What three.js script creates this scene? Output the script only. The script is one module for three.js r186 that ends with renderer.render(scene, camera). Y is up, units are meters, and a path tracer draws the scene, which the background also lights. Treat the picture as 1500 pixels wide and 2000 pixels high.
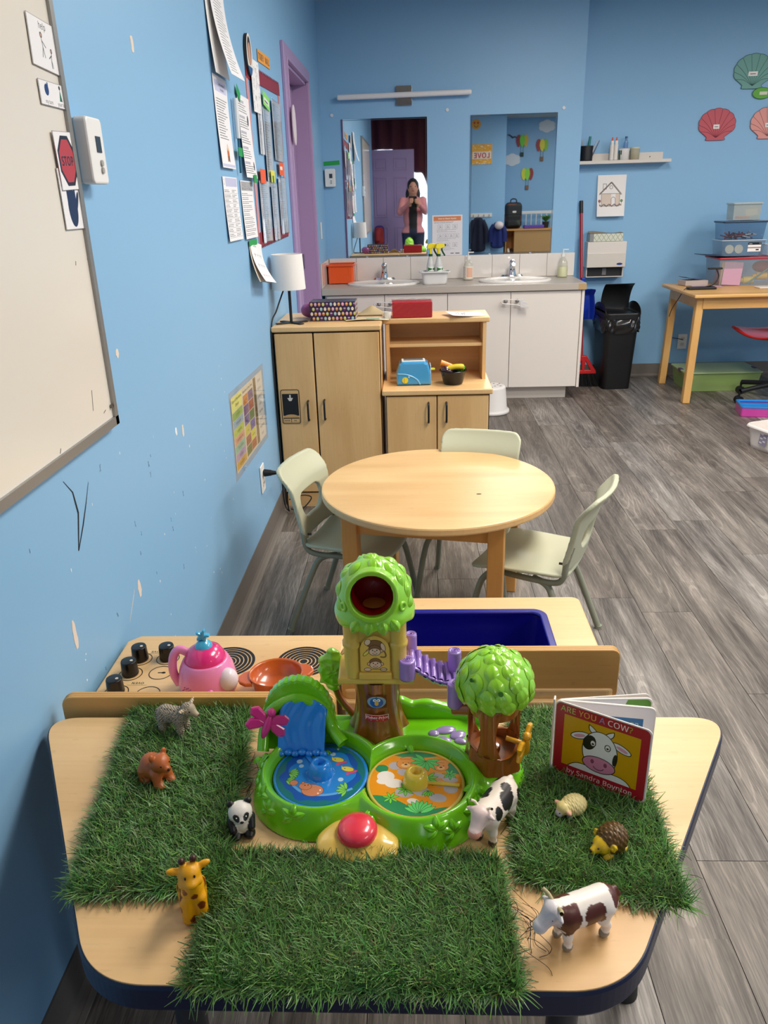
import * as THREE from 'three';
import { RoundedBoxGeometry } from 'three/addons/geometries/RoundedBoxGeometry.js';
import { mergeGeometries } from 'three/addons/utils/BufferGeometryUtils.js';
import { RectAreaLightUniformsLib } from 'three/addons/lights/RectAreaLightUniformsLib.js';

// ---------- camera, exposure, lights ----------
const scene = new THREE.Scene();
scene.background = new THREE.Color(0x000000);
const camera = new THREE.PerspectiveCamera(66.89, 0.75, 0.01, 60);
camera.position.set(0.6483, 1.38, 0);
camera.quaternion.setFromRotationMatrix(new THREE.Matrix4().makeBasis(
  new THREE.Vector3(0.99899812, -0.02725577, -0.03549473),
  new THREE.Vector3(0.01198798, 0.92713705, -0.37453062),
  new THREE.Vector3(0.0431166, 0.37372988, 0.92653491)));
const renderer = new THREE.WebGLRenderer({ antialias: true });
renderer.toneMapping = THREE.LinearToneMapping;
renderer.toneMappingExposure = 1.68;
renderer.shadowMap.enabled = true;
RectAreaLightUniformsLib.init();
const LIGHT = 12.5, CEIL = 2.63;
const troffers = [[1.75, -3.75], [1.75, -1.7], [4.0, -3.75], [4.0, -1.7], [3.3, 0.9]];
for (const [x, z] of troffers) {
  const l = new THREE.RectAreaLight(0xfff7ec, z > 0 ? LIGHT * 0.62 : LIGHT, 0.58, 1.18);
  l.position.set(x, CEIL - 0.012, z); l.lookAt(x, 0, z); scene.add(l);
}

// ---------- helpers ----------
let seed = 7;
const rnd = () => { seed |= 0; seed = seed + 0x6D2B79F5 | 0; let t = Math.imul(seed ^ seed >>> 15, 1 | seed); t = t + Math.imul(t ^ t >>> 7, 61 | t) ^ t; return ((t ^ t >>> 14) >>> 0) / 4294967296; };
const rr = (a, b) => a + (b - a) * rnd();
const PI = Math.PI, { sin, cos, sqrt, abs, min, max, floor, hypot, atan2 } = Math;
const clamp = (x, a, b) => x < a ? a : x > b ? b : x;
const smooth = (a, b, x) => { x = clamp((x - a) / (b - a), 0, 1); return x * x * (3 - 2 * x); };
const V = (x, y, z) => new THREE.Vector3(x, y, z);
const used = {};
const numbered = (n) => { const k = used[n] = (used[n] ?? -1) + 1; return k ? `${n}_${String(k).padStart(3, '0')}` : n; };
const mv = (g, x = 0, y = 0, z = 0) => g.translate(x, y, z);
const rot = (g, x = 0, y = 0, z = 0) => g.applyMatrix4(new THREE.Matrix4().makeRotationFromEuler(new THREE.Euler(x, y, z)));
const sc = (g, x, y = x, z = x) => g.scale(x, y, z);
const box = (w, h, d, x = 0, y = 0, z = 0, r = 0.002) => mv(r > 0 ? new RoundedBoxGeometry(w, h, d, 2, min(r, w / 2.01, h / 2.01, d / 2.01)) : new THREE.BoxGeometry(w, h, d), x, y, z);
const cyl = (rt, rb, h, x = 0, y = 0, z = 0, seg = 24, open = false) => mv(new THREE.CylinderGeometry(rt, rb, h, seg, 1, open), x, y, z);
const sph = (r, x = 0, y = 0, z = 0, sx = 1, sy = 1, sz = 1, seg = 20) => mv(sc(new THREE.SphereGeometry(r, seg, Math.round(seg * 0.7)), sx, sy, sz), x, y, z);
const lathe = (pts, seg = 32) => new THREE.LatheGeometry(pts.map((p) => new THREE.Vector2(p[0], p[1])), seg);
const torus = (R, r, seg = 28, rs = 8, arc = 2 * PI) => new THREE.TorusGeometry(R, r, rs, seg, arc);
const tube = (pts, r, seg = 0, rs = 8, closed = false, tension = 0.5) => new THREE.TubeGeometry(new THREE.CatmullRomCurve3(pts.map((p) => V(...p)), closed, 'catmullrom', tension), seg || pts.length * 6, r, rs, closed);
const shp = (pts, holes = []) => { const s = new THREE.Shape(pts.map((p) => new THREE.Vector2(p[0], p[1]))); for (const h of holes) s.holes.push(new THREE.Path(h.map((p) => new THREE.Vector2(p[0], p[1])))); return s; };
const ext = (s, depth, bevel = 0, seg = 8) => new THREE.ExtrudeGeometry(s instanceof THREE.Shape ? s : shp(s), { depth: depth - 2 * bevel, bevelEnabled: bevel > 0, bevelThickness: bevel, bevelSize: bevel, bevelOffset: -bevel, bevelSegments: 2, curveSegments: seg }).translate(0, 0, bevel);
function rrect(w, h, r, n = 6, x = 0, y = 0) {
  const p = [];
  for (const [cx, cy, a] of [[w / 2 - r, h / 2 - r, 0], [-w / 2 + r, h / 2 - r, 1], [-w / 2 + r, -h / 2 + r, 2], [w / 2 - r, -h / 2 + r, 3]])
    for (let i = 0; i <= n; i++) { const t = (a + i / n) * PI / 2; p.push([x + cx + r * cos(t), y + cy + r * sin(t)]); }
  return p;
}
function merge(gs) {
  if (!Array.isArray(gs)) return gs;
  if (gs.length === 1) return gs[0];
  const col = gs.some((g) => g.attributes.color);
  return mergeGeometries(gs.map((g) => {
    const n = g.index ? g.toNonIndexed() : g.clone();
    for (const k of Object.keys(n.attributes)) if (!['position', 'normal', 'uv', 'color'].includes(k)) n.deleteAttribute(k);
    if (!n.attributes.uv) n.setAttribute('uv', new THREE.BufferAttribute(new Float32Array(n.attributes.position.count * 2), 2));
    if (col && !n.attributes.color) n.setAttribute('color', new THREE.BufferAttribute(new Float32Array(n.attributes.position.count * 3).fill(1), 3));
    n.morphAttributes = {}; n.groups = [];
    return n;
  }));
}
// uv in metres by the way each face points; the grain runs along the named axis
function boxUV(g, grain = 'x', ou = 0, ov = 0) {
  g = g.index ? g.toNonIndexed() : g;
  const p = g.attributes.position, n = g.attributes.normal, uv = new Float32Array(p.count * 2), ax = ['x', 'y', 'z'];
  for (let i = 0; i < p.count; i += 3) {
    const m = [0, 0, 0];
    for (let k = 0; k < 3; k++) { m[0] += abs(n.getX(i + k)); m[1] += abs(n.getY(i + k)); m[2] += abs(n.getZ(i + k)); }
    const d = m[0] >= m[1] && m[0] >= m[2] ? 'x' : m[1] >= m[2] ? 'y' : 'z';
    const r = ax.filter((a) => a !== d), u = r.includes(grain) ? grain : r[0], v = r.find((a) => a !== u);
    const get = (a, k) => (a === 'x' ? p.getX(k) : a === 'y' ? p.getY(k) : p.getZ(k));
    for (let k = i; k < i + 3; k++) { uv[2 * k] = get(u, k) + ou; uv[2 * k + 1] = get(v, k) + ov; }
  }
  g.setAttribute('uv', new THREE.BufferAttribute(uv, 2));
  return g;
}
function obj(name, geos, m, parent = scene, pos) {
  const o = new THREE.Mesh(merge(geos), m);
  o.name = parent === scene ? numbered(name) : name;
  if (pos) o.position.set(...pos);
  parent.add(o);
  return o;
}
const wobj = (name, geos, m, parent, grain = 'x', ou = rr(0, 3), ov = rr(0, 3)) => obj(name, boxUV(merge(geos), grain, ou, ov), m, parent);
function tag(o, label, category, group) { Object.assign(o.userData, { label, category }); if (group) o.userData.group = group; return o; }
function thing(name, label, category, [x, y, z] = [0, 0, 0], turn = 0, group) {
  const o = new THREE.Group(); o.name = numbered(name); scene.add(o);
  o.position.set(x, y, z); o.rotation.y = turn;
  return tag(o, label, category, group);
}
const struct = (o) => { o.userData.kind = 'structure'; return o; };
const partLabel = (o, label) => { o.userData.label = label; return o; };
// materials
const mcache = {};
function M(color, roughness = 0.5, o = {}) {
  const k = `${color}|${roughness}|${JSON.stringify(o)}`;
  return mcache[k] ??= new THREE.MeshPhysicalMaterial({ color, roughness, side: THREE.DoubleSide, ...o });
}
const MV = (roughness = 0.5, o = {}) => M(0xffffff, roughness, { vertexColors: true, ...o });
const plastic = (c, r = 0.28) => M(c, r, { clearcoat: 0.8, clearcoatRoughness: 0.12 });
function canvasTex(w, h, draw) {
  const c = document.createElement('canvas'); c.width = w; c.height = h;
  const g = c.getContext('2d'); draw(g, w, h);
  const t = new THREE.CanvasTexture(c); t.colorSpace = THREE.SRGBColorSpace; t.anisotropy = 8; return t;
}
const printed = (tex, r = 0.55, o = {}) => new THREE.MeshPhysicalMaterial({ map: tex, roughness: r, side: THREE.DoubleSide, ...o });
function dataTex(w, h, fn, srgb = true) {
  const d = new Uint8Array(w * h * 4);
  for (let y = 0; y < h; y++) for (let x = 0; x < w; x++) { const c = fn(x / w, y / h), i = (y * w + x) * 4; d[i] = clamp(c[0], 0, 255); d[i + 1] = clamp(c[1], 0, 255); d[i + 2] = clamp(c[2], 0, 255); d[i + 3] = 255; }
  const t = new THREE.DataTexture(d, w, h); t.wrapS = t.wrapT = THREE.RepeatWrapping; t.magFilter = THREE.LinearFilter; t.minFilter = THREE.LinearMipmapLinearFilter; t.generateMipmaps = true;
  if (srgb) t.colorSpace = THREE.SRGBColorSpace; t.needsUpdate = true; return t;
}
const hash = (x, y, s) => { let n = Math.imul(x | 0, 374761393) + Math.imul(y | 0, 668265263) + Math.imul(s | 0, 1442695041); n = Math.imul(n ^ n >>> 13, 1274126177); return ((n ^ n >>> 16) >>> 0) / 4294967296; };
function vn(x, y, px, py, s) { // value noise that repeats after px, py cells
  const x0 = floor(x), y0 = floor(y), fx = smooth(0, 1, x - x0), fy = smooth(0, 1, y - y0), w = (a, p) => ((a % p) + p) % p;
  const a = hash(w(x0, px), w(y0, py), s), b = hash(w(x0 + 1, px), w(y0, py), s), c = hash(w(x0, px), w(y0 + 1, py), s), d = hash(w(x0 + 1, px), w(y0 + 1, py), s);
  return a + (b - a) * fx + (c - a) * fy + (a - b - c + d) * fx * fy;
}
const lerp3 = (a, b, t) => [a[0] + (b[0] - a[0]) * t, a[1] + (b[1] - a[1]) * t, a[2] + (b[2] - a[2]) * t];
const mapleTex = dataTex(1024, 1024, (u, v) => {
  const w = vn(u * 3, v * 6, 3, 6, 1) * 0.9, q = v + w * 0.012;
  const bands = vn(u * 2, q * 26, 2, 26, 2), fine = vn(u * 12, q * 220, 12, 220, 3), fl = vn(u * 40, v * 300, 40, 300, 4), blotch = vn(u * 5, v * 9, 5, 9, 5);
  let t = 0.5 + (bands - 0.5) * 0.42 + (fine - 0.5) * 0.16 + (blotch - 0.5) * 0.5;
  const c = lerp3([214, 177, 128], [241, 212, 166], clamp(t, 0, 1)), dk = fl > 0.9 ? 0.965 : 1;
  return [c[0] * dk, c[1] * dk, c[2] * dk];
});
const maple = (tint = 0xffffff, r = 0.42) => M(tint, r, {}) && (mcache[`maple${tint}${r}`] ??= new THREE.MeshPhysicalMaterial({ map: mapleTex, color: tint, roughness: r, side: THREE.DoubleSide }));
const floorTex = dataTex(2048, 1024, (u, v) => { // u runs along the plank, 1.22 m; v holds six strips
  const st = floor(v * 6), lv = v * 6 - st;
  const cx = hash(st, 3, 9) * 0.7 + 0.15, wob = vn(u * 5, v * 12, 5, 12, 11) * 0.8 + vn(u * 14, v * 40, 14, 40, 12) * 0.25;
  const dy = (lv - 0.5 + (vn(u * 2, st * 3, 2, 99, 17) - 0.5) * 0.9), dx = (u - cx) * 5;
  const ring = sin((sqrt(dy * dy * 9 + dx * dx * 0.14) + wob * 0.42) * 30);
  const fine = vn(u * 24, v * 620, 24, 620, 13), fine2 = vn(u * 60, v * 1000, 60, 1000, 14), blotch = vn(u * 7, v * 26, 7, 26, 15), long = vn(u * 3, v * 90, 3, 90, 16);
  let t = 0.40 + (fine - 0.5) * 0.34 + (fine2 - 0.5) * 0.24 + (blotch - 0.5) * 0.38 + (long - 0.5) * 0.34 + (ring > 0.72 ? 0.17 : 0) * smooth(0.3, 0.7, vn(u * 4, v * 14, 4, 14, 19)) + (hash(st, 5, 2) - 0.5) * 0.1;
  return lerp3([72, 67, 63], [178, 171, 164], clamp(t, 0, 1));
});
const wallBump = dataTex(256, 256, (u, v) => { const t = (vn(u * 90, v * 90, 90, 90, 31) * 0.6 + vn(u * 40, v * 40, 40, 40, 32) * 0.4) * 255; return [t, t, t]; }, false);
wallBump.repeat.set(1.6, 1.6);

// ---------- signed distance shapes, meshed by surface nets ----------
const K = (ax, ay, az, ra, bx, by, bz, rb = ra, c = 0, k = 0) => ({ k, c, f: (x, y, z) => { const px = x - ax, py = y - ay, pz = z - az, dx = bx - ax, dy = by - ay, dz = bz - az, h = clamp((px * dx + py * dy + pz * dz) / (dx * dx + dy * dy + dz * dz + 1e-12), 0, 1); return hypot(px - dx * h, py - dy * h, pz - dz * h) - (ra + (rb - ra) * h); } });
const S = (x0, y0, z0, r, c = 0, k = 0) => ({ k, c, f: (x, y, z) => hypot(x - x0, y - y0, z - z0) - r });
function E(cx, cy, cz, rx, ry, rz, e, c = 0, k = 0) {
  const m = new THREE.Matrix4(); if (e) m.makeRotationFromEuler(new THREE.Euler(...e)).invert();
  const q = m.elements, rm = max(rx, ry, rz);
  return { k, c, f: (x, y, z) => {
    x -= cx; y -= cy; z -= cz;
    const far = hypot(x, y, z) - rm; if (far > rm * 1.5) return far;
    const a = q[0] * x + q[4] * y + q[8] * z, b = q[1] * x + q[5] * y + q[9] * z, d = q[2] * x + q[6] * y + q[10] * z;
    const k0 = hypot(a / rx, b / ry, d / rz), k1 = hypot(a / rx / rx, b / ry / ry, d / rz / rz);
    return k1 < 1e-9 ? -min(rx, ry, rz) : k0 * (k0 - 1) / k1;
  } };
}
const B = (cx, cy, cz, hx, hy, hz, r, c = 0, k = 0) => ({ k, c, f: (x, y, z) => { const a = abs(x - cx) - hx + r, b = abs(y - cy) - hy + r, d = abs(z - cz) - hz + r; return hypot(max(a, 0), max(b, 0), max(d, 0)) + min(max(a, b, d), 0) - r; } });
const smin = (a, b, k) => { if (k <= 0) return min(a, b); const h = max(k - abs(a - b), 0) / k; return min(a, b) - h * h * k * 0.25; };
const blob = (ps, k) => (x, y, z) => { let d = 1e9; for (const p of ps) { const v = p.f(x, y, z); d = v > d + k + p.k ? d : smin(d, v, p.k || k); } return d; };
function nets(f, lo, hi, cell, col) {
  const n = [0, 1, 2].map((i) => Math.ceil((hi[i] - lo[i]) / cell) + 1), [nx, ny, nz] = n, val = new Float32Array(nx * ny * nz);
  const at = (i, j, k) => (k * ny + j) * nx + i;
  for (let k = 0; k < nz; k++) for (let j = 0; j < ny; j++) for (let i = 0; i < nx; i++) val[at(i, j, k)] = f(lo[0] + i * cell, lo[1] + j * cell, lo[2] + k * cell);
  const vid = new Int32Array(nx * ny * nz).fill(-1), pos = [], idx = [];
  const off = [[0, 0, 0], [1, 0, 0], [0, 1, 0], [1, 1, 0], [0, 0, 1], [1, 0, 1], [0, 1, 1], [1, 1, 1]], edges = [[0, 1], [2, 3], [4, 5], [6, 7], [0, 2], [1, 3], [4, 6], [5, 7], [0, 4], [1, 5], [2, 6], [3, 7]];
  for (let k = 0; k < nz - 1; k++) for (let j = 0; j < ny - 1; j++) for (let i = 0; i < nx - 1; i++) {
    let mask = 0; const v = [];
    for (let c = 0; c < 8; c++) { const o = off[c], q = val[at(i + o[0], j + o[1], k + o[2])]; v.push(q); if (q < 0) mask |= 1 << c; }
    if (mask === 0 || mask === 255) continue;
    let x = 0, y = 0, z = 0, m = 0;
    for (const [a, b] of edges) if ((v[a] < 0) !== (v[b] < 0)) { const t = v[a] / (v[a] - v[b]); x += off[a][0] + (off[b][0] - off[a][0]) * t; y += off[a][1] + (off[b][1] - off[a][1]) * t; z += off[a][2] + (off[b][2] - off[a][2]) * t; m++; }
    vid[at(i, j, k)] = pos.length / 3;
    pos.push(lo[0] + (i + x / m) * cell, lo[1] + (j + y / m) * cell, lo[2] + (k + z / m) * cell);
  }
  const quad = (a, b, c, d, flip) => { if (a < 0 || b < 0 || c < 0 || d < 0) return; if (flip) idx.push(a, c, b, a, d, c); else idx.push(a, b, c, a, c, d); };
  for (let k = 1; k < nz - 1; k++) for (let j = 1; j < ny - 1; j++) for (let i = 1; i < nx - 1; i++) {
    const s = val[at(i, j, k)] < 0;
    if (s !== val[at(i + 1, j, k)] < 0) quad(vid[at(i, j - 1, k - 1)], vid[at(i, j, k - 1)], vid[at(i, j, k)], vid[at(i, j - 1, k)], !s);
    if (s !== val[at(i, j + 1, k)] < 0) quad(vid[at(i - 1, j, k - 1)], vid[at(i - 1, j, k)], vid[at(i, j, k)], vid[at(i, j, k - 1)], !s);
    if (s !== val[at(i, j, k + 1)] < 0) quad(vid[at(i - 1, j - 1, k)], vid[at(i, j - 1, k)], vid[at(i, j, k)], vid[at(i - 1, j, k)], !s);
  }
  const g = new THREE.BufferGeometry();
  g.setAttribute('position', new THREE.BufferAttribute(new Float32Array(pos), 3)); g.setIndex(idx);
  const nor = new Float32Array(pos.length), e = cell * 0.5;
  for (let i = 0; i < pos.length; i += 3) {
    const x = pos[i], y = pos[i + 1], z = pos[i + 2];
    let a = f(x + e, y, z) - f(x - e, y, z), b = f(x, y + e, z) - f(x, y - e, z), c = f(x, y, z + e) - f(x, y, z - e); const l = hypot(a, b, c) || 1;
    nor[i] = a / l; nor[i + 1] = b / l; nor[i + 2] = c / l;
  }
  g.setAttribute('normal', new THREE.BufferAttribute(nor, 3));
  if (col) {
    const cc = new Float32Array(pos.length), tc = new THREE.Color();
    for (let i = 0; i < pos.length; i += 3) { tc.set(col(pos[i], pos[i + 1], pos[i + 2])); cc[i] = tc.r; cc[i + 1] = tc.g; cc[i + 2] = tc.b; }
    g.setAttribute('color', new THREE.BufferAttribute(cc, 3));
  }
  return g;
}
// prims -> geometry; each point takes the colour of the nearest prim unless paint says otherwise
function sculpt(ps, k, lo, hi, cell, paint, warp) {
  const f0 = blob(ps, k), f = warp ? (x, y, z) => warp(f0(x, y, z), x, y, z) : f0;
  return nets(f, lo, hi, cell, (x, y, z) => { let b = 1e9, c = 0; for (const p of ps) { const d = p.f(x, y, z); if (d < b) { b = d; c = p.c; } } return paint ? paint(x, y, z, c) ?? c : c; });
}
// a curved sheet with thickness: fn(u, v) -> point, u and v from 0 to 1
function sheet(fn, nu, nv, th = 0) {
  const pos = [], uv = [], idx = [], side = (s) => {
    for (let j = 0; j <= nv; j++) for (let i = 0; i <= nu; i++) {
      const u = i / nu, v = j / nv, p = V(...fn(u, v));
      if (th) { const e = 1e-3, a = V(...fn(u + e, v)).sub(V(...fn(u - e, v))), b = V(...fn(u, v + e)).sub(V(...fn(u, v - e))); p.addScaledVector(a.cross(b).normalize(), s * th / 2); }
      pos.push(p.x, p.y, p.z); uv.push(u, v);
    }
  };
  const N = (nu + 1) * (nv + 1);
  side(1); if (th) side(-1);
  for (let j = 0; j < nv; j++) for (let i = 0; i < nu; i++) {
    const a = j * (nu + 1) + i, b = a + 1, c = a + nu + 1, d = c + 1;
    idx.push(a, b, d, a, d, c); if (th) idx.push(N + a, N + d, N + b, N + a, N + c, N + d);
  }
  if (th) {
    const rim = []; for (let i = 0; i <= nu; i++) rim.push(i); for (let j = 1; j <= nv; j++) rim.push(j * (nu + 1) + nu); for (let i = nu - 1; i >= 0; i--) rim.push(nv * (nu + 1) + i); for (let j = nv - 1; j >= 0; j--) rim.push(j * (nu + 1));
    for (let i = 0; i + 1 < rim.length; i++) { const a = rim[i], b = rim[i + 1]; idx.push(a, N + a, N + b, a, N + b, b); }
  }
  const g = new THREE.BufferGeometry();
  g.setAttribute('position', new THREE.BufferAttribute(new Float32Array(pos), 3)); g.setAttribute('uv', new THREE.BufferAttribute(new Float32Array(uv), 2)); g.setIndex(idx); g.computeVertexNormals();
  return g;
}

// ---------- the room ----------
const wallM = (() => { const m = new THREE.MeshPhysicalMaterial({ color: new THREE.Color(0x8abae0), roughness: 0.46, side: THREE.DoubleSide, bumpMap: wallBump, bumpScale: 0.0004 }); return m; })();
const BW = -6.08, RW = -6.3, RX = 5.2, LEND = 1.2;
const bx0 = (x0, x1, y0, y1, z0, z1) => box(x1 - x0, y1 - y0, z1 - z0, (x0 + x1) / 2, (y0 + y1) / 2, (z0 + z1) / 2, 0);
const DZ0 = -5.309, DZ1 = -4.454, DH = 2.053;
const floorG = new THREE.Group(); floorG.name = 'floor'; scene.add(floorG); struct(floorG);
obj('subfloor', bx0(-1.2, RX, -0.12, -0.006, -6.5, 3.1), M(0x55504b, 0.8), floorG);
{
  const mats = [0xffffff, 0xf0ece8, 0xe3dfda, 0xd9d3cd].map((c) => new THREE.MeshPhysicalMaterial({ map: floorTex, color: c, roughness: 0.48 }));
  const W = 0.178, L = 1.22, vars = [];
  for (let i = 0; i < 12; i++) {
    const g = new THREE.BoxGeometry(W - 0.0016, 0.006, L - 0.0016), p = g.attributes.position, uv = g.attributes.uv, st = i % 6, fl = i > 5;
    for (let k = 0; k < p.count; k++) { const u = p.getZ(k) / L + 0.5 + i * 0.37, v = p.getX(k) / W + 0.5; uv.setXY(k, fl ? -u : u, (st + 0.04 + 0.92 * (fl ? 1 - v : v)) / 6); }
    vars.push(g);
  }
  let n = 0;
  for (let c = 0; c * W < RX; c++) {
    const offz = hash(c, 1, 77) * L;
    for (let z = -6.3 - offz; z < 2.6; z += L) {
      const x = 0.012 + (c + 0.5) * W, zc = z + L / 2;
      if (x > RX - 0.05) continue;
      const v = floor(hash(c, Math.round(z * 10), 5) * 12), o = new THREE.Mesh(vars[v], mats[floor(hash(c, Math.round(z * 10), 8) * 4)]);
      o.name = 'floor_plank'; o.position.set(x, -0.003, zc); floorG.add(o); n++;
    }
  }
}
struct(obj('wall_left', [bx0(-0.14, 0, -0.006, CEIL, DZ1, LEND), bx0(-0.14, 0, DH, CEIL, DZ0, DZ1), bx0(-0.14, 0, -0.006, CEIL, -6.44, DZ0), bx0(-1.2, -0.14, -0.006, CEIL, LEND - 0.1, LEND)], wallM));
struct(obj('wall_back', [bx0(0, 1.83, -0.006, CEIL, -6.44, BW)], wallM));
struct(obj('wall_recess', [bx0(1.83, RX, -0.006, CEIL, -6.44, RW)], wallM));
struct(obj('wall_right', [bx0(RX, RX + 0.14, -0.006, CEIL, -6.44, 3.14)], wallM));
struct(obj('wall_rear', [bx0(1.3, 2.17, -0.006, CEIL, 1.9, 2.04), bx0(2.03, 2.17, -0.006, CEIL, 2.04, 3.14), bx0(2.17, RX, -0.006, CEIL, 3.0, 3.14), bx0(-1.34, -1.2, -0.006, CEIL, LEND - 0.1, 2.14),
  bx0(-1.2, 0, -0.006, CEIL, 2.0, 2.14), bx0(0, 1.3, -0.006, 0.5, 2.0, 2.14), bx0(0, 1.3, 2.4, CEIL, 2.0, 2.14)], wallM));
struct(obj('ceiling', bx0(-1.34, RX + 0.14, CEIL, CEIL + 0.1, -6.44, 3.14), M(0xcfcac0, 0.9)));
const baseM = M(0x6f6964, 0.55), toeM = M(0x85807a, 0.55);
const prof = (len) => { const s = shp([[0, 0.1], [0.004, 0.1], [0.005, 0.02], [0.009, 0.008], [0.018, 0.003], [0.018, 0], [0, 0]]); return new THREE.ExtrudeGeometry(s, { depth: len, bevelEnabled: false }); };
struct(obj('baseboard_left', [mv(prof(LEND - DZ1 - 0.1), 0, 0, DZ1 + 0.1)], baseM));
{ const toe = struct(obj('trim_1', bx0(0.0185, 0.03, -0.001, 0.004, DZ1 + 0.1, LEND), toeM)); partLabel(toe, 'pale strip along the foot of the grey baseboard'); }
struct(obj('baseboard_recess', [mv(rot(prof(RX - 1.84), 0, PI / 2, 0).rotateY(PI), 0, 0, 0)].map((g) => { g.computeBoundingBox(); const b = g.boundingBox; return mv(g, 1.84 - b.min.x, 0, RW - b.min.z); }), baseM));
// troffers
for (const [x, z] of troffers) {
  const t = thing('ceiling_light', `white ceiling light panel over ${x < 3 ? 'the play kitchen side' : 'the open right side'}, ${z < -3 ? 'nearest the sinks' : z < 0 ? 'mid room' : 'in the rear'}`, 'ceiling light', [x, CEIL, z], 0, 'ceiling light panels');
  obj('light_frame', [box(0.66, 0.02, 0.04, 0, -0.004, 0.61), box(0.66, 0.02, 0.04, 0, -0.004, -0.61), box(0.04, 0.02, 1.18, 0.31, -0.004, 0), box(0.04, 0.02, 1.18, -0.31, -0.004, 0)], M(0xe8e8e4, 0.5), t);
  obj('diffuser', box(0.58, 0.004, 1.18, 0, -0.004, 0, 0), M(0xffffff, 0.6, { emissive: 0xfff6ea, emissiveIntensity: 2.2 }), t);
}
// ---------- purple doors ----------
const purpleM = M(0xae93bc, 0.38);
function panelDoor(w, h, parent, m) { // slab in the xy plane, six raised panels, faces +z
  const slab = obj('door_slab', box(w, h, 0.036, 0, h / 2, 0, 0.002), m, parent);
  const pw = (w - 0.33) / 2;
  for (const s of [-1, 1]) for (const [y0, y1] of [[h - 0.3, h - 0.12], [h - 1.0, h - 0.4], [0.2, h - 1.15]]) {
    const cx = s * (pw / 2 + 0.055), p = (ins, z0, dz) => ext(shp(rrect(pw - 2 * ins, y1 - y0 - 2 * ins, 0.004, 2, cx, (y0 + y1) / 2), ins ? [] : [rrect(pw - 0.03, y1 - y0 - 0.03, 0.004, 2, cx, (y0 + y1) / 2).reverse()]), dz, 0.003).translate(0, 0, z0);
    obj('door_panel', [p(0, 0.016, 0.009), p(0.035, 0.016, 0.007), p(0, -0.025, 0.009), p(0.035, -0.023, 0.007)], m, parent);
  }
  return slab;
}
{
  const d = new THREE.Group(); d.name = 'door_1'; scene.add(d); struct(d); d.userData.label = 'closed purple panel door in the left wall';
  const inner = new THREE.Group(); inner.name = 'door_leaf'; d.add(inner);
  inner.position.set(-0.1, 0.004, (DZ0 + DZ1) / 2); inner.rotation.y = PI / 2;
  const w = DZ1 - DZ0 - 0.045; { const s = obj('door_slab', box(w, DH - 0.03, 0.036, 0, (DH - 0.03) / 2, 0, 0.002), purpleM, inner); }
  const h = DH - 0.03, pw = (w - 0.33) / 2;
  for (const s of [-1, 1]) for (const [y0, y1] of [[h - 0.3, h - 0.12], [h - 1.0, h - 0.4], [0.2, h - 1.15]]) {
    const cx = s * (pw / 2 + 0.055), yc = (y0 + y1) / 2;
    obj('door_panel', [ext(shp(rrect(pw, y1 - y0, 0.004, 2, cx, yc), [rrect(pw - 0.03, y1 - y0 - 0.03, 0.004, 2, cx, yc).reverse()]), 0.009, 0.003).translate(0, 0, 0.016), ext(rrect(pw - 0.07, y1 - y0 - 0.07, 0.004, 2, cx, yc), 0.007, 0.003).translate(0, 0, 0.016)], purpleM, inner);
  }
  obj('door_knob', [sph(0.027, w / 2 - 0.06, 0.95, 0.062), cyl(0.01, 0.01, 0.05).rotateX(PI / 2).translate(w / 2 - 0.06, 0.95, 0.04), cyl(0.03, 0.03, 0.006).rotateX(PI / 2).translate(w / 2 - 0.06, 0.95, 0.021)].map((g) => g.translate(-w + 0.12, 0, 0)), M(0xb9b2a4, 0.3, { metalness: 1 }), inner);
  const jm = [bx0(-0.14, 0.002, 0, DH, DZ0 - 0.001, DZ0 + 0.02), bx0(-0.14, 0.002, 0, DH, DZ1 - 0.02, DZ1 + 0.001), bx0(-0.14, 0.002, DH - 0.02, DH + 0.001, DZ0, DZ1), bx0(-0.16, -0.14, 0, DH, DZ0, DZ1)];
  obj('door_jamb', jm, purpleM, d);
  const cz = 0.09;
  obj('door_casing', [box(0.018, DH + 0.066, cz, 0.009, (DH + 0.066) / 2, DZ1 + cz / 2 - 0.004, 0.004), box(0.018, DH + 0.066, cz, 0.009, (DH + 0.066) / 2, DZ0 - cz / 2 + 0.004, 0.004), box(0.0175, 0.066, DZ1 - DZ0 + 2 * cz - 0.01, 0.009, DH + 0.034, (DZ0 + DZ1) / 2, 0.004),
    box(0.024, DH, 0.014, 0.012, DH / 2, DZ1 + 0.004, 0.004), box(0.024, DH, 0.014, 0.012, DH / 2, DZ0 - 0.004, 0.004), box(0.024, 0.014, DZ1 - DZ0, 0.012, DH + 0.004, (DZ0 + DZ1) / 2, 0.004)], purpleM, d);
  obj('hinge', [box(0.006, 0.09, 0.012, -0.078, 1.02, DZ0 + 0.026, 0.001), cyl(0.006, 0.006, 0.09, -0.074, 1.02, DZ0 + 0.024, 10)], M(0x6b5b78, 0.4), d);
}
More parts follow.
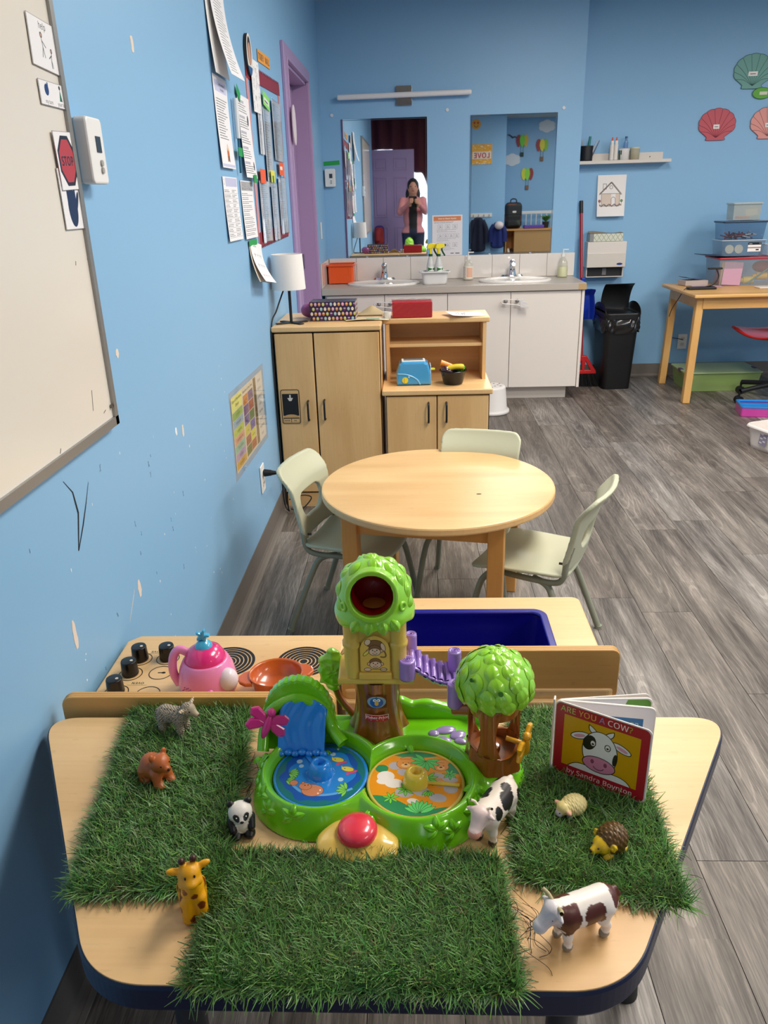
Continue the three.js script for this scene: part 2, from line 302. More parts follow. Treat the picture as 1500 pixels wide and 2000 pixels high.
// rear of the room, seen in the mirrors
{
  const d = new THREE.Group(); d.name = 'door_2'; scene.add(d); struct(d); d.userData.label = 'open purple panel door seen in the mirror';
  d.position.set(0.28, 0.008, 1.4);
  panelDoor(0.76, 2.1, d, purpleM);
  obj('door_knob', [sph(0.027, 0.32, 0.95, -0.062), cyl(0.01, 0.01, 0.05).rotateX(PI / 2).translate(0.32, 0.95, -0.04)], M(0xb9b2a4, 0.3, { metalness: 1 }), d);
  const w = new THREE.Group(); w.name = 'window_1'; scene.add(w); struct(w); w.userData.label = 'bright window behind the dark red curtain';
  obj('window_pane', bx0(0.0, 1.3, 0.5, 2.4, 2.05, 2.056), M(0xffffff, 0.2, { emissive: 0xe8f2ff, emissiveIntensity: 0.55 }), w);
  obj('window_frame', [bx0(0, 1.3, 0.5, 0.55, 2.0, 2.05), bx0(0, 1.3, 2.35, 2.4, 2.0, 2.05), bx0(0.62, 0.68, 0.5, 2.4, 2.0, 2.05), bx0(1.25, 1.3, 0.5, 2.4, 2.0, 2.05), bx0(0, 1.3, 1.44, 1.48, 2.0, 2.05)], M(0xe9e9e6, 0.4), w);
  const wl = new THREE.RectAreaLight(0xe8f2ff, 1.2, 1.2, 1.8); wl.position.set(0.65, 1.45, 1.99); wl.lookAt(0.65, 1.45, 0); scene.add(wl);
  const c = thing('curtain', 'dark maroon curtain swagged above the open purple door in the mirror', 'curtain', [0, 0, 0]);
  obj('curtain_cloth', sheet((u, v) => { const x = -0.25 + u * 1.55, yb = 2.13 - 0.36 * smooth(0.35, 0.62, u) - 0.35 * smooth(0.66, 0.78, u) - 0.9 * smooth(0.78, 0.98, u), y = yb + (2.58 - yb) * v; return [x, y, 1.72 + 0.03 * sin(u * 46) + 0.02 * sin(u * 17 + v * 3)]; }, 120, 12, 0.004), M(0x4a1820, 0.85, { sheen: 0.4, sheenColor: 0x702a34, sheenRoughness: 0.6 }), c);
  obj('curtain_rod', tube([[-0.3, 2.58, 1.72], [0.5, 2.58, 1.72], [1.38, 2.58, 1.72]], 0.014), M(0x2c2424, 0.4), c);
}

// ---------- prints ----------
const INK = '#2a2a30';
function lines(g, x, y, w, n, step, h = 2, col = INK, jag = 0.5) { g.fillStyle = col; for (let i = 0; i < n; i++) { let cx = x; const end = x + w * (1 - jag * rnd()); while (cx < end) { const l = rr(6, 26) * h / 2; g.fillRect(cx, y + i * step, min(l, end - cx), h); cx += l + 3 * h / 2; } } }
const docTex = (kind) => canvasTex(300, 390, (g, w, h) => {
  g.fillStyle = '#f3f1f4'; g.fillRect(0, 0, w, h);
  if (kind === 0) { g.fillStyle = '#c9cbe6'; g.fillRect(30, 20, 250, 46); g.fillStyle = INK; g.font = 'bold 15px sans-serif'; g.fillText('Daily Newsletter', 120, 38); g.fillText('for families', 140, 58); lines(g, 30, 95, 240, 16, 11, 3); g.fillStyle = '#c46a36'; g.beginPath(); g.ellipse(165, 325, 26, 34, 0, 0, 7); g.fill(); g.fillStyle = '#3b2d26'; g.fillRect(140, 335, 14, 26); g.fillRect(172, 335, 14, 26); g.fillStyle = '#e8c890'; g.beginPath(); g.arc(165, 298, 16, 0, 7); g.fill(); g.fillStyle = '#c9cbe6'; g.fillRect(10, 372, 280, 12); }
  if (kind === 1) { for (let i = 0; i < 5; i++) { g.fillStyle = '#b9b9c4'; g.fillRect(10, 24 + i * 72, 140, 13); lines(g, 10, 44 + i * 72, 260, 4, 11, 3); } g.fillStyle = '#3c3c44'; g.beginPath(); g.ellipse(225, 110, 20, 26, 0, 0, 7); g.fill(); g.beginPath(); g.ellipse(250, 330, 16, 22, 0, 0, 7); g.fill(); }
  if (kind === 2) { g.fillStyle = '#c3c6e4'; g.fillRect(50, 6, 240, 52); g.strokeStyle = INK; g.strokeRect(14, 16, 20, 30); for (let i = 0; i < 10; i++) { lines(g, 12, 78 + i * 30, 130, 2, 10, 3); lines(g, 165, 78 + i * 30, 110, 2, 10, 3); g.fillStyle = '#77777f'; g.fillRect(10, 98 + i * 30, 280, 1.5); } }
  if (kind === 3) { g.fillStyle = '#a9a9ad'; g.fillRect(10, 6, 280, 60); for (let i = 0; i < 40; i++) { g.fillStyle = `rgba(90,90,95,${rr(0.2, 0.7)})`; g.fillRect(rr(10, 280), rr(6, 60), rr(4, 20), rr(2, 8)); } for (let i = 0; i < 11; i++) lines(g, 14, 84 + i * 27, 260, 2, 11, 3); }
  if (kind === 4) lines(g, 40, 20, 220, 30, 12, 2.4);
  if (kind === 5) { g.fillStyle = '#e2e8ef'; g.fillRect(0, 0, w, h); lines(g, 20, 26, 250, 28, 12.5, 2.2, '#6a7080'); }
  if (kind === 6) { g.fillStyle = '#f4f2f3'; g.fillRect(0, 0, w, h); for (let i = 0; i < 26; i++) { g.strokeStyle = '#38383e'; g.lineWidth = 2.5; g.beginPath(); const x = rr(20, 280), y = rr(20, 370); g.ellipse(x, y, rr(4, 10), rr(8, 20), rr(0, 3), 0, 7); g.stroke(); g.beginPath(); g.moveTo(x - 8, y + 14); g.lineTo(x + 8, y + 22); g.stroke(); } }
  if (kind === 7) { g.font = 'bold 30px sans-serif'; g.fillStyle = '#8b8b90'; g.fillText('Snow', 60, 52); for (let r = 0; r < 3; r++) for (let i = 0; i < 4; i++) { g.strokeStyle = r < 2 ? '#38343a' : '#c0564a'; g.lineWidth = 4; const x = 60 + i * 56, y = 110 + r * 100; g.beginPath(); g.moveTo(x, y); g.lineTo(x + 4, y + 40); g.moveTo(x - 12, y + 12); g.lineTo(x + 18, y + 20); g.stroke(); } }
  if (kind === 8) { g.strokeStyle = '#3a3a42'; g.lineWidth = 2.5; for (let i = 0; i < 7; i++) { g.beginPath(); g.moveTo(rr(30, 270), rr(40, 350)); for (let k = 0; k < 3; k++) g.quadraticCurveTo(rr(30, 270), rr(40, 350), rr(30, 270), rr(40, 350)); g.stroke(); } }
});
const docM = [0, 1, 2, 3, 4, 5, 6, 7, 8].map((k) => printed(docTex(k), k === 5 ? 0.2 : 0.6));
const paperM = M(0xf2f0ee, 0.65), tapeG = M(0x1fa04a, 0.5), clearM = M(0xffffff, 0.07, { transmission: 1, thickness: 0, ior: 1.35 });
// a printed sheet on the left wall (faces +x); zc, yc are its middle; bend lifts the lower edge off the wall
function leftSheet(name, label, cat, zc, yc, w, h, m, { tilt = 0, off = 0.003, lift = 0, curl = 0, parent } = {}) {
  const g = sheet((u, v) => { const x = (u - 0.5) * w, y = (v - 0.5) * h, k = (0.5 - y / h); return [x, y, lift * k * k + curl * (u - 0.5) * (u - 0.5) * 4 + lift * 0.25 * k * (1 - k) * sin(u * 5)]; }, 8, 10, 0.0008);
  const o = obj(name, rot(rot(g, 0, 0, tilt), 0, PI / 2, 0), m, parent ?? scene, [off, yc, zc]);
  return parent ? o : tag(o, label, cat);
}
const leftTape = (parent, zc, yc, w, h, m = tapeG, tilt = 0, off = 0.0045) => obj('tape', rot(rot(box(w, h, 0.0006, 0, 0, 0, 0), 0, 0, tilt), 0, PI / 2, 0), m, parent, [off, yc, zc]);
// whiteboard
{
  const t = thing('whiteboard', 'large white marker board with grey frame on the left wall', 'whiteboard', [0, 0, 0]);
  const z0 = -1.566, z1 = 0.15, y0 = 0.968, y1 = 2.1;
  obj('board_surface', bx0(0.004, 0.014, y0, y1, z0, z1), M(0xeae2d6, 0.24, { clearcoat: 0.4, clearcoatRoughness: 0.15 }), t);
  const fm = M(0x9b9a98, 0.38, { metalness: 0.6 });
  obj('frame', bx0(0.001, 0.02, y0 - 0.012, y0 + 0.006, z0 - 0.008, z1), fm, t); obj('frame', bx0(0.001, 0.02, y0 - 0.012, y1, z0 - 0.008, z0 + 0.008), fm, t); obj('frame', bx0(0.001, 0.02, y1, y1 + 0.018, z0 - 0.008, z1), fm, t);
  obj('frame_screw', rot(cyl(0.004, 0.004, 0.004, 0, 0, 0, 10), 0, 0, PI / 2).translate(0.017, 0.998, -1.552), M(0x77706a, 0.4, { metalness: 0.7 }), t);
  const mk = M(0x6c6862, 0.7); // marker traces left on the board
  for (const [z, y, l, a] of [[-1.47, 1.03, 0.04, 1.35], [-1.52, 0.995, 0.012, 0.3], [-1.50, 1.285, 0.008, 1.2], [-1.56, 1.29, 0.008, 0.5], [-1.3, 0.98, 0.01, 0.9]]) obj('marker_trace', rot(rot(box(l, 0.0016, 0.0004, 0, 0, 0, 0), 0, 0, a), 0, PI / 2, 0).translate(0.0143, y, z), mk, t);
}
const cardM = (draw, w = 256, h = 192) => printed(canvasTex(w, h, (g) => { g.fillStyle = '#f4f1f2'; g.fillRect(0, 0, w, h); g.strokeStyle = '#8a8688'; g.lineWidth = 2; g.strokeRect(1, 1, w - 2, h - 2); draw(g, w, h); }), 0.3);
const stick = (g, x, y, s, lean) => { g.lineWidth = 4; g.strokeStyle = '#222'; g.fillStyle = '#caa08c'; g.beginPath(); g.arc(x, y, 9 * s, 0, 7); g.fill(); g.stroke(); g.beginPath(); g.moveTo(x, y + 9 * s); g.lineTo(x + lean * 6, y + 45 * s); g.lineTo(x + lean * 2 - 8 * s, y + 85 * s); g.moveTo(x + lean * 6, y + 45 * s); g.lineTo(x + lean * 6 + 12 * s, y + 84 * s); g.moveTo(x + lean, y + 20 * s); g.lineTo(x + 34 * s * Math.sign(lean || 1), y + 42 * s); g.stroke(); };
function boardCard(name, label, z0, z1, y0, y1, m, tilt, off = 0.0165) { z0 *= 0.972; z1 *= 0.972; y0 = 1.38 + (y0 - 1.38) * 0.972; y1 = 1.38 + (y1 - 1.38) * 0.972; return tag(obj(name, rot(rot(box(z1 - z0, y1 - y0, 0.0014, 0, 0, 0, 0), 0, 0, tilt), 0, PI / 2, 0), m, scene, [off, (y0 + y1) / 2, (z0 + z1) / 2]), label, 'sign'); }
boardCard('picture_card', 'white card reading help with two stick figures on the whiteboard', -1.612, -1.502, 1.61, 1.689, cardM((g, w) => { g.fillStyle = '#222'; g.font = '34px sans-serif'; g.fillText('help', 96, 38); stick(g, 108, 62, 1, 1); stick(g, 188, 108, 0.8, -1); }), -0.05);
boardCard('picture_card', 'small white card reading my turn and your turn', -1.617, -1.507, 1.552, 1.592, cardM((g, w) => { g.fillStyle = '#1f3f78'; g.beginPath(); g.ellipse(68, 34, 20, 22, 0, 0, 7); g.fill(); g.fillRect(76, 6, 10, 26); g.fillStyle = '#20694a'; g.beginPath(); g.moveTo(186, 66); g.lineTo(198, 20); g.lineTo(212, 66); g.fill(); g.fillStyle = '#222'; g.beginPath(); g.arc(198, 14, 8, 0, 7); g.fill(); g.font = '20px sans-serif'; g.fillText('my turn', 42, 86); g.fillText('your turn', 160, 86); }, 256, 94), 0.0);
boardCard('picture_card', 'white card with a dark blue hand, below the stop card', -1.612, -1.522, 1.343, 1.45, cardM((g, w) => { g.fillStyle = '#1c2c52'; g.beginPath(); g.ellipse(100, 150, 46, 76, 0, 0, 7); g.fill(); for (let i = 0; i < 4; i++) g.fillRect(56 + i * 23, 20 + abs(i - 1.5) * 10, 18, 100); g.beginPath(); g.ellipse(150, 128, 12, 44, 0.5, 0, 7); g.fill(); }, 200, 236), 0.0, 0.0165);
boardCard('picture_card', 'white card with a red octagon reading STOP', -1.617, -1.527, 1.413, 1.513, cardM((g) => { g.beginPath(); for (let i = 0; i < 8; i++) { const a = PI / 8 + i * PI / 4; g.lineTo(100 + 84 * cos(a), 112 + 96 * sin(a)); } g.closePath(); g.fillStyle = '#bb3f48'; g.fill(); g.lineWidth = 14; g.strokeStyle = '#1f2330'; g.stroke(); g.fillStyle = '#1f2330'; g.font = 'bold 50px sans-serif'; g.textAlign = 'center'; g.fillText('STOP', 100, 130); }, 200, 224), 0.04, 0.0185);
// thermostats
function thermostat(label, pos, turn, w, h) {
  const t = thing('thermostat', label, 'thermostat', pos, turn);
  obj('back_plate', box(w * 0.9, h * 0.97, 0.012, 0, 0, 0.007, 0.003), M(0xc9c9cc, 0.5), t);
  const body = obj('housing', ext(rrect(w, h, w * 0.12), 0.026, 0.004).translate(0, 0, 0.012), M(0xeceae8, 0.4), t);
  obj('display', box(w * 0.3, h * 0.24, 0.002, w * 0.08, h * 0.1, 0.0385, 0), M(0x39444c, 0.15), t);
  for (const s of [0, 1]) obj('button', rot(cyl(w * 0.075, w * 0.075, 0.005, 0, 0, 0, 16), PI / 2).translate(w * 0.1, -h * (0.18 + s * 0.11), 0.039), M(0xa8a6a2, 0.35), t);
  return t;
}
thermostat('white wall thermostat beside the whiteboard edge', [0.001, 1.482, -1.632], PI / 2, 0.078, 0.118);
thermostat('small white thermostat below green tape near the left mirror', [0.05, 1.535, BW + 0.001], 0, 0.075, 0.12);
tag(obj('tape_strip', rot(box(0.115, 0.028, 0.0006, 0, 0, 0, 0), 0, 0, 0.05), tapeG, scene, [0.062, 1.632, BW + 0.0012]), 'green tape strip on the wall above the small thermostat', 'tape');
// chips, scrapes and pen strokes on the left wall: thin flakes of matter with outlines of their own
{
  const chipM = M(0xe3d4c6, 0.8), pen = M(0x151a22, 0.6), whiteM = M(0xe9eef2, 0.7), w = scene.getObjectByName('wall_left');
  const flake = (pts, z, y, m = chipM, name = 'paint_chip') => obj(name, rot(ext(pts.map(([a, b]) => [a, b]), 0.0005), 0, PI / 2, 0), m, w, [0.0001, y, z]);
  const strip = (l, t, n = 7) => { const a = [], b = []; for (let i = 0; i <= n; i++) { const y = (i / n - 0.5) * l, q = t * (0.35 + 0.5 * sin(PI * (i + 0.5) / (n + 1)) + rr(-0.12, 0.12)); a.push([q / 2 + rr(-0.1, 0.1) * t, y]); b.unshift([-q / 2 + rr(-0.1, 0.1) * t, y]); } return a.concat(b); };
  flake(strip(0.034, 0.024), -2.05, 1.73); flake(strip(0.02, 0.018), -1.67, 1.085); flake(strip(0.032, 0.022), -2.06, 0.80); flake(strip(0.022, 0.018), -2.0, 0.815, whiteM);
  flake(strip(0.06, 0.022).map(([x, y]) => [x * 0.9 + y * 0.8, y * 0.75 + x]), -1.53, 0.545); flake(strip(0.042, 0.02), -1.585, 0.557); flake(strip(0.06, 0.016), -1.248, 0.635);
  for (let i = 0; i < 34; i++) flake(strip(rr(0.003, 0.008), rr(0.003, 0.007), 3), rr(-2.6, -1.2), rr(0.25, 0.9), whiteM, 'paint_fleck');
  for (let i = 0; i < 16; i++) flake(strip(rr(0.002, 0.01), rr(0.0015, 0.003), 3), rr(-3.35, -2.9), rr(0.12, 0.36), whiteM, 'paint_fleck');
  for (let i = 0; i < 16; i++) flake(strip(rr(0.006, 0.016), 0.0012, 4).map(([x, y]) => [x + y * rr(-0.8, 0.8), y]), rr(-2.1, -1.15), rr(0.45, 0.9), M(0x7f9fbb, 0.8), 'scuff');
  for (const pts of [[[-1.316, 0.917], [-1.345, 0.885], [-1.352, 0.84], [-1.325, 0.773]], [[-1.418, 0.879], [-1.392, 0.845], [-1.362, 0.81], [-1.325, 0.773]]])
    obj('pen_stroke', sheet((u, v) => { const n = pts.length - 1, i = min(n - 1, floor(u * n)), t = u * n - i, z = pts[i][0] + (pts[i + 1][0] - pts[i][0]) * t, y = pts[i][1] + (pts[i + 1][1] - pts[i][1]) * t; return [0.0006, y, z + (v - 0.5) * (0.0016 + 0.004 * pow2(sin(u * 2.4)))]; }, 24, 1), pen, w);
}
function pow2(x) { return x * x; }
// documents taped to the left wall
{
  const t = thing('wall_paper', 'two curling white printed sheets high on the left wall', 'paper', [0, 0, 0]);
  leftSheet('paper_sheet', '', '', -2.955, 1.915, 0.216, 0.28, docM[4], { parent: t, lift: 0.05, off: 0.012, tilt: 0.02 });
  leftSheet('paper_sheet', '', '', -2.92, 1.91, 0.2, 0.27, paperM, { parent: t, lift: 0.015, off: 0.003 });
}
leftSheet('wall_paper', 'white newsletter with a small brown drawing near its foot', 'paper', -2.925, 1.635, 0.2, 0.28, docM[0], { lift: 0.008 });
{
  const t = thing('wall_paper', 'white list with grey headings held by green tape at both ends', 'paper', [0, 0, 0]);
  leftSheet('paper_sheet', '', '', -3.29, 1.615, 0.215, 0.285, docM[1], { parent: t, off: 0.006, lift: 0.012 });
  leftTape(t, -3.2, 1.757, 0.06, 0.035, tapeG, -0.5, 0.0085); leftTape(t, -3.33, 1.47, 0.06, 0.03, tapeG, 0, 0.022);
}
{
  const t = thing('hanging_pen', 'white marker taped to the left wall with green tape', 'pen', [0, 0, 0]);
  obj('pen_barrel', tube([[0.014, 1.73, -3.1], [0.014, 1.66, -3.1], [0.014, 1.6, -3.1]], 0.009, 8, 10), M(0xdfe4e8, 0.4), t);
  obj('pen_tip', tube([[0.014, 1.6, -3.1], [0.013, 1.55, -3.1], [0.012, 1.485, -3.1]], 0.004, 8, 8), M(0x1b5c74, 0.4), t);
  leftTape(t, -3.1, 1.555, 0.07, 0.03, tapeG, 0, 0.0185);
}
leftSheet('wall_paper', 'white form with a lilac header, lowest on the left', 'paper', -2.945, 1.363, 0.225, 0.21, docM[2], { lift: 0.006 });
leftSheet('wall_paper', 'white form with a grey photo header beside the lilac one', 'paper', -3.235, 1.357, 0.235, 0.208, docM[3], { lift: 0.006 });
// bulletin area
{
  const t = thing('bulletin_border', 'dark red scalloped border framing pages beside the purple door', 'border trim', [0, 0, 0]);
  const rm = M(0x8c2233, 0.5), pk = M(0xd98e8e, 0.55);
  const scal = (len, h) => { const p = [[0, 0], [len, 0]]; const n = Math.round(len / 0.035); for (let i = n; i >= 0; i--) { const x = len * i / n; p.push([x, h]); if (i) p.push([x - len / n / 2, h + 0.014]); } return p; };
  const strip = (z0, y, len, h, m, flip, ry = 0) => obj('border_strip', rot(rot(flip ? mv(rot(ext(scal(len, h), 0.002), 0, 0, PI), len, 0, 0) : ext(scal(len, h), 0.002), 0, 0, ry), 0, PI / 2, 0).translate(0.002, y, z0), m, t);
  strip(-3.41, 1.835, 0.82, 0.045, rm, false, 0.03); strip(-3.41, 1.265, 0.8, 0.05, rm, true, 0.02);
  obj('border_strip', bx0(0.001, 0.003, 1.21, 1.84, -3.44, -3.4), pk, t); obj('border_strip', bx0(0.001, 0.003, 1.22, 1.87, -4.23, -4.19), pk, t);
}
tag(obj('portrait_photo', rot(sc(new THREE.CircleGeometry(0.5, 40), 0.11, 0.145, 1), 0, PI / 2, 0), printed(canvasTex(128, 160, (g) => { g.fillStyle = '#ece6dc'; g.fillRect(0, 0, 128, 160); g.fillStyle = '#3a2a22'; g.beginPath(); g.ellipse(64, 66, 42, 54, 0, 0, 7); g.fill(); g.fillStyle = '#d8a284'; g.beginPath(); g.ellipse(64, 76, 30, 42, 0, 0, 7); g.fill(); g.fillStyle = '#2c5f98'; g.fillRect(14, 126, 100, 34); }), 0.4), scene, [0.014, 1.92, -3.46]), 'tall oval photo cut-out pinned above the dark red border', 'photo');
obj('backing', rot(sc(cyl(0.5, 0.5, 0.01, 0, 0, 0, 40), 0.11, 1, 0.145), PI / 2, 0, 0).rotateY(PI / 2).translate(-0.0061, 0, 0), M(0x23262e, 0.6), scene.getObjectByName('portrait_photo'));
leftSheet('name_label', 'orange strip with bold dark lettering above the dark red border', 'sign', -3.85, 1.96, 0.3, 0.046, printed(canvasTex(256, 48, (g) => { g.fillStyle = '#f0a33c'; g.fillRect(0, 0, 256, 48); g.fillStyle = '#5a3312'; g.font = 'bold 36px sans-serif'; g.fillText('TOBEY', 12, 37); g.fillText('WALL', 150, 37); }), 0.5), { off: 0.003, tilt: 0.03 });
leftSheet('wall_paper', 'white sheet of small black sketches over the dark red border', 'paper', -3.56, 1.82, 0.17, 0.19, docM[6], { off: 0.012, tilt: 0.02 });
const sleeveM = M(0xdfe8f2, 0.1, { clearcoat: 1, clearcoatRoughness: 0.12 });
[[-3.77, 1.605, 0.18, 0.32, 0, 'tall clear sleeve of lined pages under the green tag', 5], [-4.05, 1.69, 0.25, 0.26, 0, 'wide clear sleeve of pale pages nearest the door casing', 5], [-3.61, 1.67, 0.1, 0.2, 0, 'narrow dark picture sleeve left of the clear sleeves', 8], [-3.58, 1.345, 0.23, 0.25, 1, 'clear sleeve of pages under the left orange tab', 5], [-3.83, 1.34, 0.16, 0.25, 1, 'narrow clear sleeve under the small yellow tab', 5], [-4.07, 1.365, 0.22, 0.26, 1, 'clear sleeve of pages under the right orange tab', 5]].forEach(([z, y, w, h, k, label, dm], i) => {
  const t = thing('page_sleeve', label, 'page sleeve', [0, 0, 0], 0, 'clear page sleeves on the bulletin area');
  leftSheet('page', '', '', z, y, w * 0.96, h * 0.97, docM[dm], { parent: t, off: 0.006, curl: 0.004 });
  leftSheet('sleeve', '', '', z, y, w, h, clearM, { parent: t, off: 0.009, curl: 0.004 });
});
leftSheet('tab_note', 'bright orange tab above the left clear sleeve', 'note', -3.55, 1.485, 0.12, 0.055, M(0xf2602c, 0.5), { off: 0.014 });
leftSheet('tab_note', 'bright orange tab with white slip nearest the door', 'note', -4.06, 1.53, 0.13, 0.055, printed(canvasTex(64, 32, (g) => { g.fillStyle = '#f2602c'; g.fillRect(0, 0, 64, 32); g.fillStyle = '#f6ede6'; g.fillRect(12, 10, 34, 9); }), 0.5), { off: 0.014 });
leftSheet('tab_note', 'small yellow tab with a green picture between orange tabs', 'note', -3.8, 1.49, 0.1, 0.05, printed(canvasTex(64, 32, (g) => { g.fillStyle = '#e8de4a'; g.fillRect(0, 0, 64, 32); g.fillStyle = '#2e7f4a'; g.fillRect(20, 14, 26, 18); }), 0.5), { off: 0.014 });
leftSheet('tab_note', 'pale green tag topping the tall clear sleeve', 'note', -3.77, 1.79, 0.16, 0.055, printed(canvasTex(64, 32, (g) => { g.fillStyle = '#8ede6a'; g.fillRect(0, 0, 64, 32); g.fillStyle = '#e9efe6'; g.fillRect(10, 12, 44, 12); g.fillStyle = '#222'; g.fillRect(14, 18, 30, 3); }), 0.5), { off: 0.014, tilt: -0.1 });
{
  const t = thing('wall_paper', 'folded handmade card on green tape hanging beside the lamp', 'paper', [0, 0, 0]);
  leftSheet('paper_sheet', '', '', -3.30, 1.155, 0.24, 0.155, docM[7], { parent: t, lift: 0.055, off: 0.005, tilt: -0.12 });
  leftSheet('paper_sheet', '', '', -3.29, 1.155, 0.24, 0.155, M(0xe9dccb, 0.7), { parent: t, lift: 0.035, off: 0.003, tilt: -0.12 });
  leftTape(t, -3.25, 1.235, 0.16, 0.022, tapeG, 0, 0.0065);
}
tag(obj('door_sign', rot(sc(cyl(0.05, 0.05, 0.004, 0, 0, 0, 28), 1.1, 1, 1.9), PI / 2, 0, 0).rotateY(PI / 2).translate(0.035, 1.75, -4.46), M(0xe6d8dc, 0.4)), 'oval white sign hung at the purple door edge', 'sign');
{ // posters: days and months chart
  const t = thing('learning_chart', 'laminated chart of days, months and quiet rules low on left wall', 'poster', [0, 0, 0]);
  const m = printed(canvasTex(512, 400, (g) => {
    g.fillStyle = '#e9e2d2'; g.fillRect(0, 0, 512, 400); g.textAlign = 'center';
    const days = ['Sunday', 'Monday', 'Tuesday', 'Wednesday', 'Thursday', 'Friday', 'Saturday'], dc = ['#8fbf5e', '#8fb7cf', '#b9d25c', '#e3a68e', '#8cc9b2', '#b9a3cf', '#e0b24e'];
    g.fillStyle = '#eef08a'; g.fillRect(6, 6, 148, 74); g.fillStyle = '#333'; g.font = 'bold 20px sans-serif'; g.fillText('Days of the Week', 80, 34, 140); g.fillText('Chart', 80, 62);
    days.forEach((d, i) => { g.fillStyle = dc[i]; g.fillRect(6, 84 + i * 44, 148, 42); g.fillStyle = '#333'; g.font = '20px sans-serif'; g.fillText(d, 84, 112 + i * 44); });
    g.fillStyle = '#e8dfc8'; g.fillRect(162, 6, 176, 388); g.fillStyle = '#333'; g.font = 'bold 18px sans-serif'; g.fillText('Months of the Year', 250, 34, 160);
    const mc = ['#d98a4a', '#6a5a98', '#7a5a98', '#a8404a', '#6a62a8', '#3f7a4a', '#d8d05a', '#6a62b8', '#a8605a', '#e0e05a', '#5a7a4a', '#b8604a'];
    'January February March April May June July August September October November December'.split(' ').forEach((n, i) => { const x = 168 + (i % 2) * 84, y = 48 + floor(i / 2) * 57; g.fillStyle = mc[i]; g.fillRect(x, y, 80, 53); g.fillStyle = '#2b2522'; g.font = '14px sans-serif'; g.fillText(n, x + 40, y + 34, 74); });
    g.fillStyle = '#7d7058'; g.fillRect(346, 6, 44, 388); for (let i = 0; i < 26; i++) { g.fillStyle = ['#4c4436', '#a08e6e', '#8a4f42'][i % 3]; g.fillRect(348 + rr(0, 26), 10 + rr(0, 360), rr(6, 16), rr(8, 26)); }
    g.fillStyle = '#f0ece4'; g.fillRect(394, 6, 112, 388); g.fillStyle = '#4a4444'; g.font = '22px sans-serif'; ['Quiet', 'Voices', 'Listening', 'Ears', 'Gentle', 'Hands', 'Walking', 'Feet'].forEach((s, i) => g.fillText(s, 450, 50 + i * 46));
  }), 0.35);
  leftSheet('print', '', '', -2.915, 0.605, 0.58, 0.275, m, { parent: t, off: 0.002, tilt: -0.03 });
  leftSheet('laminate', '', '', -2.915, 0.605, 0.64, 0.32, clearM, { parent: t, off: 0.0032, tilt: -0.03 });
}
// outlet with plug and cords
function outlet(label, pos, turn) {
  const t = thing('wall_outlet', label, 'outlet', pos, turn);
  obj('cover_plate', box(0.072, 0.116, 0.006, 0, 0, 0.003, 0.003), M(0xf0eeea, 0.4), t);
  for (const s of [-1, 1]) { const r = obj('receptacle', ext(rrect(0.034, 0.03, 0.012), 0.003, 0.001).translate(0, s * 0.022, 0.005), M(0xe2dfd9, 0.45), t); obj('slot', [box(0.002, 0.008, 0.001, -0.006, s * 0.022 + 0.003, 0.0085, 0), box(0.002, 0.008, 0.001, 0.006, s * 0.022 + 0.003, 0.0085, 0)], M(0x222222, 0.6), r); }
  return t;
}
outlet('white wall outlet with black plug low on left wall', [0.001, 0.315, -3.035], PI / 2);
outlet('white wall outlet behind the desk leg', [2.765, 0.27, RW + 0.001], 0);
const blackM = M(0x131315, 0.45);
{
  const t = thing('lamp_cord', 'black lamp cord plugged into the low left wall outlet', 'cord', [0, 0, 0]);
  obj('plug', [cyl(0.012, 0.016, 0.03).rotateZ(-PI / 2).translate(0.028, 0.338, -3.035), cyl(0.007, 0.011, 0.022).rotateZ(-PI / 2).translate(0.053, 0.338, -3.035)], blackM, t);
  obj('cord', [tube([[0.06, 0.338, -3.035], [0.09, 0.335, -3.1], [0.075, 0.29, -3.22], [0.045, 0.16, -3.32], [0.04, 0.05, -3.38], [0.035, 0.012, -3.42], [0.012, 0.06, -3.44], [0.007, 0.3, -3.46], [0.006, 0.6, -3.47], [0.006, 0.86, -3.5], [0.025, 0.93, -3.56], [0.06, 1.02, -3.6], [0.075, 1.03, -3.61]], 0.0035, 110), tube([[0.05, 0.03, -3.4], [0.09, 0.012, -3.43], [0.14, 0.06, -3.465], [0.1, 0.08, -3.45], [0.04, 0.07, -3.42]], 0.003, 40)], blackM, t);
  obj('cord_tag', rot(box(0.03, 0.04, 0.0006, 0, 0, 0, 0), 0.2, 0.6, 0.3).translate(0.086, 0.315, -3.14), paperM, t);
}

